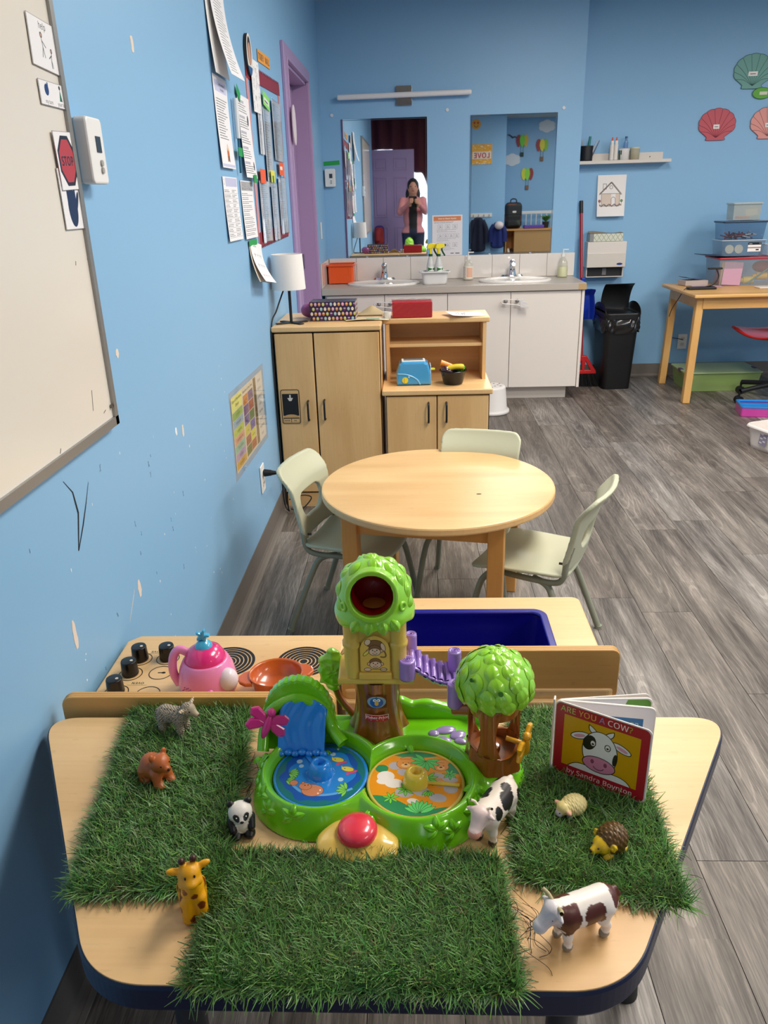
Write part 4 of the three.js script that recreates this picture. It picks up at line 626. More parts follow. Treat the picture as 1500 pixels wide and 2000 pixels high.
{ const t = thing('paper_fish', 'small green paper fish below the sea green shell', 'paper cut-out', [3.12, 2.005, RW + 0.009]); const p = []; for (let i = 0; i <= 20; i++) { const a = PI * 0.12 + (2 * PI - PI * 0.24) * i / 20; p.push([cos(a) * 0.065, sin(a) * 0.036]); } p.push([0.1, -0.045], [0.09, 0], [0.1, 0.045]); obj('card', ext(p, 0.002), M(0x5fae34, 0.5), t); obj('ink_line', tube([...p, p[0]].map((q) => [q[0], q[1], 0.0022]), 0.0014, 100, 4), M(0x245a1c, 0.6), t); obj('word_label', box(0.055, 0.02, 0.001, 0.01, 0, 0.003, 0), M(0xe2dfc8, 0.5), t); }
// desk
const birch = maple(0xf6dfb4, 0.4);
{
  const t = thing('desk', 'light wooden desk against the recess wall', 'desk', [0, 0, 0]);
  wobj('desk_top', box(1.5, 0.024, 0.74, 3.245, 0.728, -5.715, 0.008), birch, t, 'x');
  wobj('apron', [box(1.36, 0.075, 0.02, 3.25, 0.679, -5.4, 0.002), box(0.02, 0.075, 0.6, 2.555, 0.679, -5.71, 0.002)], birch, t, 'x');
  const leg = (x, z, sx, sz) => wobj('leg', rot(box(0.05, 0.722, 0.05, 0, 0, 0, 0.006), sz * 0.02, 0, sx * 0.03).translate(x, 0.359, z), birch, t, 'y');
  leg(2.545, -5.415, -1, -1); leg(2.565, -6.03, -1, 1); leg(3.94, -5.415, 1, -1); leg(3.94, -6.03, 1, 1);
}
function clearBin(name, label, pos, w, h, d, tint, o = {}) {
  const t = thing(name, label, 'bin', pos, o.turn ?? 0);
  const m = M(tint, 0.18, { transmission: o.tr ?? 0.8, thickness: 0, ior: 1.4 });
  const k = o.taper ?? 0.92, wallg = (a, b, c, dd) => sheet((u, v) => [a[0] + (b[0] - a[0]) * u + (c[0] - a[0]) * v + (a[0] - b[0] - c[0] + dd[0]) * u * v, a[1] + (c[1] - a[1]) * v, a[2] + (b[2] - a[2]) * u + (c[2] - a[2]) * v + (a[2] - b[2] - c[2] + dd[2]) * u * v], 1, 1);
  const B0 = (sx, sz) => [sx * w / 2 * k, 0, sz * d / 2 * k], T0 = (sx, sz) => [sx * w / 2, h, sz * d / 2];
  obj('bin_body', [wallg(B0(-1, 1), B0(1, 1), T0(-1, 1), T0(1, 1)), wallg(B0(1, 1), B0(1, -1), T0(1, 1), T0(1, -1)), wallg(B0(1, -1), B0(-1, -1), T0(1, -1), T0(-1, -1)), wallg(B0(-1, -1), B0(-1, 1), T0(-1, -1), T0(-1, 1)), box(w * k, 0.002, d * k, 0, 0.001, 0, 0)], m, t);
  if (o.lid !== undefined) obj('lid', rot(ext(rrect(w + 0.02, d + 0.02, 0.015), 0.012, 0.003), -PI / 2).translate(0, h - 0.004, 0), M(o.lid, 0.35, o.lidO ?? {}), t);
  else obj('bin_rim', rot(ext(shp(rrect(w + 0.016, d + 0.016, 0.012), [rrect(w - 0.004, d - 0.004, 0.008).reverse()]), 0.006, 0.001), -PI / 2).translate(0, h - 0.003, 0), M(tint, 0.25, { transmission: 0.5, thickness: 0 }), t);
  return t;
}
const junk = (name, label, cat, grp, pos, n, sp, cols, mk) => { for (let i = 0; i < n; i++) { const o = obj(name, rot(mk(i), rr(-0.5, 0.5), rr(0, 6), rr(-0.4, 0.4)), M(cols[i % cols.length], 0.45), scene, [pos[0] + rr(-sp[0], sp[0]), pos[1] + rr(0, sp[1]), pos[2] + rr(-sp[2], sp[2])]); tag(o, label, cat, grp); } };
{
  const y = 0.7405;
  const b1 = clearBin('storage_bin', 'large clear bin with red lid on the desk', [3.02, y, -5.95], 0.44, 0.185, 0.28, 0xdfe3e6, { lid: 0xb3202c });
  tag(obj('paper_sheet', rot(box(0.13, 0.155, 0.002, 0, 0, 0, 0), 0, 0, -0.06), M(0xc79cb4, 0.6), scene, [2.9, y + 0.085, -5.815]), 'pink sheet standing inside the red lidded bin', 'paper');
  tag(obj('paper_sheet', rot(box(0.1, 0.16, 0.003, 0, 0, 0, 0), 0, 0, -0.03), M(0xd8b98a, 0.6), scene, [2.875, y + 0.085, -5.83]), 'tan sheet behind the pink sheet in the bin', 'paper');
  tag(obj('craft_block', box(0.05, 0.1, 0.08, 0, 0, 0, 0.004), M(0xd06a4c, 0.5), scene, [2.855, y + 0.055, -5.92]), 'coral block at the left of the red lidded bin', 'craft supply');
  tag(obj('paint_bottle', [cyl(0.024, 0.026, 0.07).rotateZ(PI / 2), cyl(0.012, 0.018, 0.025).rotateZ(PI / 2).translate(-0.047, 0, 0)], M(0xe8c63c, 0.4), scene, [3.03, y + 0.034, -5.86]), 'yellow paint bottle lying in the red lidded bin', 'bottle');
  tag(obj('paint_bottle', [cyl(0.024, 0.026, 0.07).rotateZ(PI / 2), cyl(0.012, 0.018, 0.025).rotateZ(PI / 2).translate(-0.047, 0, 0)], M(0xeab628, 0.4), scene, [3.12, y + 0.06, -5.86]), 'orange yellow paint bottle at the right of the bin', 'bottle');
  tag(obj('paint_brush', rot(cyl(0.005, 0.007, 0.2, 0, 0, 0, 10), 0.1, 0, -0.9), M(0x4a8a86, 0.4), scene, [3.1, y + 0.075, -5.83]), 'teal paint brush slanting inside the red lidded bin', 'brush');
  tag(obj('craft_cloth', sph(0.055, 0, 0, 0, 1.3, 0.75, 0.8), M(0xa8323e, 0.8), scene, [3.15, y + 0.12, -5.93]), 'dark red cloth bundle in the red lidded bin', 'cloth');
  tag(obj('folder', rot(sheet((u, v) => [(u - 0.5) * 0.3, 0.012 * pow2(1 - u), (v - 0.5) * 0.24], 10, 2, 0.003), 0, 0.1, 0), M(0x2a3550, 0.5), scene, [2.86, 0.9375, -5.95]), 'dark blue folder poking out under the stacked clear boxes', 'folder');
  clearBin('storage_bin', 'clear shallow box of round discs with black label on desk', [2.965, 0.941, -5.95], 0.3, 0.105, 0.2, 0xe2e8ec, { tr: 0.93 });
  tag(obj('box_label', box(0.09, 0.062, 0.0012, 0, 0, 0, 0), printed(canvasTex(128, 96, (g) => { g.fillStyle = '#f3f0ee'; g.fillRect(0, 0, 128, 96); g.fillStyle = '#141416'; g.fillRect(0, 0, 128, 26); g.fillStyle = '#99928c'; g.fillRect(0, 48, 128, 14); g.fillStyle = '#fff'; g.fillRect(10, 14, 30, 4); g.fillRect(112, 8, 6, 6); g.fillStyle = '#222'; g.fillRect(80, 70, 30, 14); }), 0.4), scene, [3.04, 1.0, -5.8475]), 'black and white label on the shallow clear box', 'label');
  for (const [x, l] of [[2.88, 'pale round disc standing in clear box, left of pair'], [2.945, 'pale round disc standing in clear box, right of pair']]) tag(obj('craft_disc', rot(cyl(0.03, 0.03, 0.008, 0, 0, 0, 26), PI / 2 - 0.12, 0, 0), M(0xcfcabb, 0.5), scene, [x, 0.986, -5.88]), l, 'craft disc', 'round lids in the clear box');
  clearBin('storage_bin', 'clear box of red and purple crayons with dark lid', [2.965, 1.05, -5.955], 0.29, 0.115, 0.19, 0xc9d8e4, { tr: 0.95, lid: 0x27405e, lidO: { transmission: 0.3, thickness: 0 } });
  junk('crayon', 'red or purple crayon heaped in the dark lidded box', 'crayon', 'crayons in the dark lidded box', [2.965, 1.06, -5.94], 30, [0.09, 0.024, 0.05], [0xa3182a, 0x7a1f3a, 0xc23b3b, 0xe2d6d0, 0x5a2244], () => cyl(0.005, 0.005, 0.07, 0, 0, 0, 8).rotateZ(PI / 2));
  const tc = clearBin('storage_box', 'small cloudy clear box topping the desk stack', [2.975, 1.1795, -5.955], 0.19, 0.105, 0.13, 0xd9dcd6, { tr: 0.6, taper: 0.96, lid: 0xd4dcda, lidO: { transmission: 0.5, thickness: 0 } });
  tag(obj('glue_stick', rot(cyl(0.009, 0.009, 0.1, 0, 0, 0, 12), 0, 0.2, PI / 2), M(0xe0552e, 0.4), scene, [2.96, 1.195, -5.93]), 'orange stick lying in the small top box', 'craft supply');
  tag(obj('craft_card', rot(box(0.08, 0.05, 0.002, 0, 0, 0, 0), 0.1, 0, 0.2), M(0xe8e0d4, 0.5), scene, [3.02, 1.23, -5.93]), 'cream card slanting in the small top box', 'paper');
  clearBin('storage_box', 'empty low clear tray at the photo edge on the bin', [3.2, 0.941, -5.92], 0.14, 0.07, 0.16, 0xe6eaee, {});
  tag(obj('notebook', rot(box(0.17, 0.035, 0.12, 0, 0, 0, 0.003), 0, 0.15, 0), M(0xb9a9a2, 0.6), scene, [2.67, y + 0.0195, -5.93]), 'thick pale notebook stacked on the desk corner', 'book');
  tag(obj('notebook', rot(sheet((u, v) => [(u - 0.5) * 0.14, 0.02 * pow2(1 - u), (v - 0.5) * 0.1], 10, 2, 0.003), 0, 0.3, 0), M(0x5d6a94, 0.5), scene, [2.66, y + 0.04, -5.95]), 'blue grey booklet curling on the thick notebook', 'book');
  tag(obj('paper_sheet', rot(box(0.2, 0.003, 0.1, 0, 0, 0, 0), 0, -0.12, 0), M(0xd3a9b4, 0.6), scene, [2.73, y + 0.0025, -5.82]), 'pinkish paper lying on the desk by the black device', 'paper');
  const dv = thing('desk_device', 'black desk device with bent stand and cord on desk', 'device', [2.64, y, -5.66]);
  obj('device_body', box(0.19, 0.016, 0.07, 0, 0.0085, 0, 0.005), M(0x1b1a1c, 0.35), dv);
  obj('device_arm', [tube([[0.03, 0.016, 0], [0.09, 0.03, -0.02], [0.12, 0.08, -0.03], [0.1, 0.13, -0.03]], 0.004, 24), box(0.1, 0.012, 0.02, 0.09, 0.134, -0.03, 0.005)], blackM, dv);
  obj('device_cord', tube([[-0.085, 0.006, 0.01], [-0.12, 0.006, 0.02], [-0.135, -0.05, -0.02], [-0.1, -0.2, -0.3], [-0.02, -0.4, -0.57], [0.118, -0.452, -0.62], [0.12, -0.452, -0.632]], 0.0028, 60), blackM, dv);
  tag(obj('paper_sheet', box(0.36, 0.006, 0.1, 0, 0, 0, 0.002), M(0xe9e2dc, 0.5), scene, [3.2, y + 0.004, -5.66]), 'white pad lying on the desk beside the red lidded bin', 'paper');
  // under the desk
  const gb = clearBin('storage_tote', 'long lime green lidded tote under the desk', [2.9, 0.001, -5.89], 0.54, 0.135, 0.34, 0xc2de8e, { tr: 0.5, lid: 0xb4cc98, lidO: { transmission: 0.3, thickness: 0 } });
  for (const s of [-1, 1]) obj('latch', box(0.025, 0.025, 0.06, s * 0.268, 0.135, 0.03, 0.004), M(0x4a2f5e, 0.4), gb);
  tag(obj('folded_paper', sph(0.1, 0, 0, 0, 1.5, 0.45, 1), M(0xc4e884, 0.7), scene, [2.94, 0.055, -5.88]), 'pale green crumpled paper inside the lime tote', 'paper');
}
{ // task chair at the photo edge
  const t = thing('task_chair', 'red shell chair on black castered base at photo edge', 'chair', [3.14, 0, -5.42], -PI / 2 + 0.15);
  obj('seat', sheet((u, v) => { const a = (u - 0.5) * 0.5, b = (v - 0.5) * 0.46; return [a, 0.43 + 0.035 * (pow2(a / 0.25)) + 0.02 * pow2(b / 0.23), b]; }, 16, 14, 0.014), plastic(0xc0161c, 0.35), t);
  obj('backrest', sheet((u, v) => [(u - 0.5) * 0.42, 0.5 + v * 0.36, -0.24 - 0.08 * v + 0.05 * pow2((u - 0.5) * 2)], 14, 12, 0.014).translate(0, 0, 0), plastic(0xc0161c, 0.35), t);
  obj('gas_post', [cyl(0.025, 0.03, 0.3, 0, 0.27, 0), box(0.03, 0.02, 0.34, 0, 0.42, -0.12, 0.006), box(0.03, 0.2, 0.014, 0, 0.5, -0.27, 0.004)], blackM, t);
  for (let i = 0; i < 5; i++) { const a = i * 2 * PI / 5 + 2.75, c = cos(a), s = sin(a); obj('base_arm', tube([[0, 0.12, 0], [c * 0.13, 0.105, s * 0.13], [c * 0.26, 0.085, s * 0.26]], 0.017, 10, 8), blackM, t); obj('caster', [rot(cyl(0.026, 0.026, 0.044, 0, 0, 0, 20), 0, 0, PI / 2).translate(c * 0.265, 0.027, s * 0.265), cyl(0.008, 0.008, 0.05, c * 0.265, 0.06, s * 0.265, 8)], blackM, t); }
}
{
  const t = thing('floor_tray', 'pink and blue shallow plastic tray on the floor', 'tray', [2.94, 0.001, -5.08], -0.18);
  const pm = plastic(0xc73fa0, 0.35), bm = plastic(0x1d86d8, 0.35);
  obj('tray_outer', [rot(ext(shp(rrect(0.32, 0.2, 0.012), [rrect(0.31, 0.19, 0.01).reverse()]), 0.06), -PI / 2), rot(ext(rrect(0.32, 0.2, 0.012), 0.003), -PI / 2)], pm, t); obj('tray_liner', [rot(ext(shp(rrect(0.324, 0.204, 0.014), [rrect(0.294, 0.174, 0.01).reverse()]), 0.012, 0.002), -PI / 2).translate(0, 0.056, 0), box(0.3, 0.004, 0.18, 0, 0.048, 0, 0)], bm, t);
  const w = thing('toy_tub', 'white plastic tub of tan toys at the photo edge', 'tub', [2.72, 0.001, -4.32], 0.35);
  const tm = M(0xe9e4e0, 0.4); obj('tub_body', sculptTub(0.31, 0.25, 0.135), tm, w); obj('tub_rim', sheet((u, v) => { const a = u * 2 * PI, c = cos(a), s = sin(a), f = (x) => Math.sign(x) * Math.pow(abs(x), 0.336), k = 1 + 0.06 * v; return [f(c) * 0.155 * k, 0.135 - 0.012 * v * v, -f(s) * 0.125 * k]; }, 48, 3, 0.003), tm, w);
  obj('label', rot(box(0.055, 0.07, 0.001, 0, 0, 0, 0), 0.12, -PI / 2, 0).translate(-0.1495, 0.075, 0.02), printed(canvasTex(64, 80, (g) => { g.fillStyle = '#8f8aa0'; g.fillRect(0, 0, 64, 80); g.fillStyle = '#d9d4dc'; for (let i = 0; i < 5; i++) g.fillRect(6 + (i % 2) * 26, 6 + i * 14, 22, 9); }), 0.5), w);
  [[0, 0.1, 0.02, 0.4, 'tan wooden toy piece topmost in the white tub'], [-0.07, 0.05, 0.05, 1.2, 'tan wooden toy piece at the front of the white tub'], [0.07, 0.045, -0.05, 2.2, 'tan wooden toy piece at the right of the white tub']].forEach(([x, y, z, r, l]) => tag(obj('toy_piece', rot(ext(shp([[-0.09, -0.03], [-0.06, 0.03], [0, 0.045], [0.06, 0.03], [0.09, -0.02], [0.06, -0.045], [0, -0.02], [-0.05, -0.05]]), 0.02, 0.006), -0.9, r, 0.3), M(0xdcb48a, 0.5), scene, [2.72 + x, y + 0.03, -4.32 + z]), l, 'toy', 'toys in the white tub'));
  const s = thing('step_stool', 'round white plastic step stool beside the hutch', 'stool', [1.16, 0, -5.25]);
  obj('stool_body', lathe([[0.118, 0], [0.13, 0.004], [0.128, 0.02], [0.112, 0.035], [0.1, 0.17], [0.094, 0.182], [0.08, 0.187], [0, 0.187]], 40), M(0xe6e2df, 0.4), s);
  for (let i = 0; i < 12; i++) { const a = i * PI / 6, r = i % 2 ? 0.07 : 0.045; obj('grip_dot', cyl(0.007, 0.007, 0.002, r * cos(a), 0.188, r * sin(a), 12), M(0x9c9894, 0.6), s); }
}

// ---------- play kitchen: fridge and hutch ----------
const mp = maple(0xfff0da, 0.42), mpTop = maple(0xfff4e4, 0.36), ebony = M(0x100e0e, 0.5), pullM = M(0x171313, 0.35);
const edgeSlab = (w, h, d, x, y, z) => box(w, h, d, x, y, z, 0.007);
const pull = (p, x, y, z) => obj('handle', [tube([[x, y + 0.045, z], [x, y + 0.042, z + 0.022], [x, y + 0.02, z + 0.027], [x, y - 0.02, z + 0.027], [x, y - 0.042, z + 0.022], [x, y - 0.045, z]], 0.0048, 26)], pullM, p);
{
  const t = thing('play_fridge', 'maple toy refrigerator cabinet against the left wall', 'cabinet', [0, 0, 0]), F = -3.5;
  wobj('top_board', edgeSlab(0.492, 0.025, 0.46, 0.25, 0.8535, F - 0.22), mpTop, t, 'x');
  wobj('carcass', [bx0(0.012, 0.49, 0.07, 0.841, F - 0.44, F - 0.024)], mp, t, 'y');
  obj('door_gap', bx0(0.011, 0.489, 0.072, 0.8405, F - 0.024, F - 0.016), ebony, t);
  wobj('plinth', bx0(0.02, 0.485, 0.0, 0.07, F - 0.43, F - 0.008), mp, t, 'x');
  const d1 = wobj('cabinet_door', box(0.172, 0.756, 0.016, 0.1, 0.456, F - 0.008, 0.004), mp, t, 'y'), d2 = wobj('cabinet_door', box(0.293, 0.756, 0.016, 0.339, 0.456, F - 0.008, 0.004), mp, t, 'y');
  pull(d1, 0.15, 0.482, F); pull(d2, 0.226, 0.485, F);
  const dp = obj('dispenser_print', box(0.09, 0.165, 0.0012, 0.067, 0.5, F + 0.0008, 0), printed(canvasTex(200, 360, (g) => {
    g.fillStyle = '#d9b177'; g.fillRect(0, 0, 200, 360); g.strokeStyle = '#1a1416'; g.lineWidth = 7; g.beginPath(); g.roundRect(6, 6, 188, 348, 22); g.stroke(); g.fillStyle = '#121214'; g.fillRect(18, 46, 164, 226); g.fillStyle = '#c9a06a'; g.beginPath(); g.ellipse(100, 292, 80, 34, 0, PI, 0); g.fill(); g.lineWidth = 3; g.strokeRect(18, 294, 164, 4); g.strokeRect(18, 302, 80, 40); g.strokeRect(100, 302, 82, 40);
    g.fillStyle = '#d8d2c8'; g.beginPath(); g.moveTo(70, 88); g.lineTo(130, 88); g.lineTo(112, 120); g.lineTo(88, 120); g.fill(); g.fillRect(92, 56, 16, 34); g.fillStyle = '#1a1416'; g.font = 'bold 17px sans-serif'; g.fillText('WATER', 28, 329); g.fillText('ICE', 126, 329); }), 0.4), d1);
}
{
  const t = thing('play_hutch', 'maple toy kitchen hutch with open shelves and two doors', 'cabinet', [0, 0, 0]), F = -3.49, x0 = 0.5, x1 = 0.99;
  wobj('top_board', edgeSlab(0.5, 0.025, 0.24, 0.745, 0.853, F - 0.305), mpTop, t, 'x');
  wobj('side_panel', bx0(x0 + 0.01, x0 + 0.026, 0.572, 0.841, F - 0.42, F - 0.195), mp, t, 'y'); wobj('side_panel', bx0(x1 - 0.026, x1 - 0.01, 0.572, 0.841, F - 0.42, F - 0.195), mp, t, 'y');
  wobj('back_panel', bx0(x0 + 0.02, x1 - 0.02, 0.572, 0.841, F - 0.43, F - 0.418), mp, t, 'x');
  wobj('shelf', box(0.462, 0.016, 0.2, 0.745, 0.735, F - 0.31, 0.003), mpTop, t, 'x');
  wobj('counter_board', edgeSlab(0.505, 0.026, 0.45, 0.745, 0.559, F - 0.215), mpTop, t, 'x');
  wobj('carcass', bx0(x0 + 0.01, x1 - 0.006, 0.06, 0.546, F - 0.43, F - 0.026), mp, t, 'y'); obj('door_gap', bx0(x0 + 0.009, x1 - 0.005, 0.062, 0.545, F - 0.026, F - 0.018), ebony, t);
  wobj('plinth', bx0(x0 + 0.02, x1 - 0.02, 0, 0.06, F - 0.43, F - 0.012), mp, t, 'x');
  const d1 = wobj('cabinet_door', box(0.23, 0.472, 0.016, 0.627, 0.304, F - 0.01, 0.004), mp, t, 'y'), d2 = wobj('cabinet_door', box(0.234, 0.472, 0.016, 0.863, 0.304, F - 0.01, 0.004), mp, t, 'y');
  pull(d1, 0.705, 0.465, F - 0.002); pull(d2, 0.787, 0.465, F - 0.002);
}
{ // lamp on the fridge
  const y = 0.8665, t = thing('table_lamp', 'white drum shade lamp on thin black cross base', 'lamp', [0.084, y, -3.6]);
  const bm = M(0x141316, 0.45);
  obj('lamp_base', [rot(box(0.15, 0.005, 0.024, 0, 0.003, 0, 0.002), 0, 0.5, 0), rot(box(0.15, 0.005, 0.024, 0, 0.003, 0, 0.002), 0, -0.75, 0)], bm, t);
  obj('pole', cyl(0.0065, 0.0065, 0.2, -0.002, 0.1, 0, 14), bm, t);
  obj('lamp_shade', [cyl(0.069, 0.076, 0.15, -0.003, 0.226, 0, 48, true), cyl(0.068, 0.075, 0.15, -0.003, 0.226, 0, 48, true)], M(0xfaf7f4, 0.7, { transmission: 0.2, thickness: 0 }), t);
  obj('shade_spider', [tube([[-0.07, 0.29, 0], [0, 0.29, 0], [0.066, 0.29, 0]], 0.002, 8), cyl(0.012, 0.012, 0.05, 0, 0.225, 0, 14)], bm, t);
  obj('bulb', sph(0.024, 0, 0.26, 0, 1, 1.2, 1), M(0xf4f0ea, 0.3), t);
}
{
  const y = 0.8665;
  const owl = printed(canvasTex(512, 200, (g, w, h) => {
    g.fillStyle = '#2c1440'; g.fillRect(0, 0, w, h);
    const cols = ['#d9a441', '#8fc4c9', '#c9cf5a', '#e0a0bd', '#f0e3c8', '#6b2f7a', '#d98a3a'];
    for (let r = 0; r < 4; r++) for (let i = 0; i < 12; i++) { const x = 22 + i * 44 + (r % 2) * 20, y = 26 + r * 50; g.fillStyle = cols[(i * 3 + r * 2) % 7]; g.beginPath(); g.ellipse(x, y, 15, 19, 0, 0, 7); g.fill(); g.fillStyle = '#fff'; for (const s of [-6, 6]) { g.beginPath(); g.arc(x + s, y - 6, 5.5, 0, 7); g.fill(); } g.fillStyle = '#201020'; for (const s of [-6, 6]) { g.beginPath(); g.arc(x + s, y - 6, 2.5, 0, 7); g.fill(); } g.fillStyle = '#e8b04a'; g.fillRect(x - 2, y - 2, 4, 5); } }), 0.4);
  const t = thing('gift_box', 'purple box printed with little owls on the toy fridge', 'box', [0.27, y + 0.001, -3.7], -0.02);
  obj('box_body', [bx0(-0.105, 0.105, 0, 0.085, 0.0585, 0.06), bx0(-0.105, 0.105, 0, 0.085, -0.06, -0.0585), bx0(-0.105, -0.1035, 0, 0.085, -0.06, 0.06), bx0(0.1035, 0.105, 0, 0.085, -0.06, 0.06), bx0(-0.105, 0.105, 0, 0.0015, -0.06, 0.06)], owl, t);
  obj('box_lid', sheet((u, v) => [-0.104 + u * 0.208, 0.084 - 0.012 * sin(PI * u) * sin(PI * v), -0.059 + v * 0.118], 12, 8, 0.001), M(0x4b4650, 0.25), t);
  tag(obj('pink_dome', sph(0.034, 0, 0, 0, 1.25, 1, 1.1).translate(0, 0, 0), M(0xb2609c, 0.3, { transmission: 0.3, thickness: 0 }), scene, [0.148, y + 0.036, -3.76]), 'translucent pink dome half hidden behind the owl box', 'toy');
  tag(obj('leaflet', rot(sheet((u, v) => [(u - 0.5) * 0.2, 0.002 + 0.004 * sin(u * 4) * v, (v - 0.5) * 0.09], 10, 4, 0.001), 0, 0.12, 0), printed(canvasTex(200, 90, (g) => { g.fillStyle = '#cfc29a'; g.fillRect(0, 0, 200, 90); g.fillStyle = '#5f9a86'; g.fillRect(96, 18, 60, 30); g.fillStyle = '#e9e2c8'; g.fillRect(160, 12, 30, 60); }), 0.5), scene, [0.425, y + 0.001, -3.66]), 'printed leaflet lying flat beside the owl box', 'paper');
  tag(obj('leaflet', sheet((u, v) => [(u - 0.5) * 0.13, 0.04 * (1 - abs(u - 0.55) * 2) * v + 0.003, (v - 0.5) * -0.05], 12, 5, 0.001), M(0xb5a27c, 0.7), scene, [0.435, y + 0.004, -3.79]), 'tan folded paper standing behind the leaflet', 'paper');
  tag(obj('small_cup', lathe([[0, 0], [0.014, 0], [0.017, 0.032], [0.015, 0.032], [0.0125, 0.003], [0, 0.003]], 20), M(0xe9e3dd, 0.4), scene, [0.521, y, -3.67]), 'tiny white cup on the hutch beside the red box', 'cup');
  const r = thing('gift_box', 'shiny red box wrapped in clear film on the hutch', 'box', [0.634, y, -3.735], 0.03);
  obj('box_body', box(0.186, 0.07, 0.1, 0, 0.0355, 0, 0.003), M(0xb01222, 0.35), r);
  obj('clear_wrap', [sheet((u, v) => [-0.095 + u * 0.19, 0.001 + v * 0.074, 0.0525 + 0.002 * sin(u * 31) * sin(v * 17)], 30, 10), sheet((u, v) => [-0.095 + u * 0.19, 0.0745 + 0.002 * sin(u * 23 + v * 9), 0.0525 - v * 0.105], 30, 8)], M(0xffffff, 0.05, { transmission: 1, thickness: 0, ior: 1.45 }), r);
  tag(obj('drawing_sheet', rot(sheet((u, v) => [(u - 0.5) * 0.17, 0.002 + 0.012 * pow2(1 - u) + 0.003 * sin(v * 5), (v - 0.5) * 0.13], 12, 8, 0.0008), 0, 0.35, 0), docM[8], scene, [0.88, y + 0.001, -3.735]), 'scribbled white drawing lying on the hutch top', 'drawing');
}
{ // toaster and fruit bowl on the hutch counter
  const y = 0.573, t = thing('toy_toaster', 'light blue toy toaster with yellow dial on the hutch', 'toy toaster', [0.637, y, -3.62], 0.03);
  const bl = plastic(0x3f9fd8, 0.3), g = ext(shp([[-0.078, 0], [-0.08, 0.05], [-0.066, 0.095], [-0.05, 0.108], [0.05, 0.108], [0.068, 0.098], [0.08, 0.05], [0.08, 0]]), 0.095, 0.01, 6).translate(0, 0.001, -0.0475);
  obj('body', g, bl, t); obj('top_plate', box(0.11, 0.008, 0.06, 0, 0.108, 0, 0.003), M(0xdfe3e2, 0.35), t); for (const z of [-0.013, 0.013]) obj('bread_slot', box(0.09, 0.002, 0.012, 0, 0.1125, z, 0), M(0x2b3a44, 0.6), t);
  obj('curved_rib', tube([[-0.074, 0.055, 0.047], [-0.03, 0.05, 0.048], [0.012, 0.03, 0.048], [0.03, 0.004, 0.048]], 0.0035, 20), plastic(0x7cc1ec, 0.3), t);
  obj('dial', [rot(cyl(0.014, 0.015, 0.006, 0, 0, 0, 22), PI / 2).translate(-0.04, 0.025, 0.049), box(0.005, 0.024, 0.005, -0.04, 0.025, 0.053, 0.001)], plastic(0xe8d534, 0.35), t); obj('button', rot(cyl(0.004, 0.004, 0.004, 0, 0, 0, 12), PI / 2).translate(-0.022, 0.04, 0.048), M(0xbfe0f2, 0.4), t);
  obj('side_panel', box(0.004, 0.08, 0.075, 0.079, 0.05, 0, 0.002), M(0xdce3e6, 0.4), t); obj('lever', box(0.022, 0.009, 0.02, 0.09, 0.068, 0.01, 0.003), plastic(0xd6dc4a, 0.35), t);
  const b = thing('fruit_bowl', 'black bowl of toy fruit on the hutch', 'bowl', [0.822, y, -3.6]);
  obj('bowl', lathe([[0, 0.001], [0.042, 0.001], [0.046, 0.006], [0.058, 0.055], [0.064, 0.061], [0.064, 0.065], [0.056, 0.063], [0.052, 0.05], [0.042, 0.008], [0, 0.006]], 40), M(0x0e0e10, 0.22), b);
  const P = (dx, dy, dz) => [0.822 + dx, y + dy, -3.6 + dz];
  tag(obj('toy_banana', tube([[-0.045, 0, 0], [-0.025, 0.012, 0], [0.01, 0.02, 0], [0.045, 0.018, 0]], 0.0125, 20, 12), plastic(0xe3c62c, 0.4), scene, P(0.002, 0.063, 0.022)), 'yellow toy banana in the black bowl', 'toy fruit');
  tag(obj('toy_carrot', rot(cyl(0.016, 0.009, 0.08, 0, 0, 0, 16), 0, 0, 1.25), plastic(0xef8b1e, 0.4), scene, P(-0.02, 0.084, -0.005)), 'orange toy carrot in the black bowl', 'toy vegetable');
  tag(obj('toy_eggplant', rot(sph(0.022, 0, 0, 0, 1, 1.5, 1), 0, 0, 0.9), plastic(0x3a141a, 0.25), scene, P(-0.028, 0.062, 0.02)), 'dark toy eggplant in the black bowl', 'toy vegetable');
  tag(obj('toy_lettuce', nets((x, yy, z) => hypot(x, yy * 1.2, z) - 0.021 - 0.0035 * sin(x * 500) * sin(yy * 450 + 1) * sin(z * 480), [-0.028, -0.028, -0.028], [0.028, 0.028, 0.028], 0.0022), plastic(0x7fb832, 0.45), scene, P(0.034, 0.072, -0.01)), 'leafy green toy vegetable in the black bowl', 'toy vegetable');
}
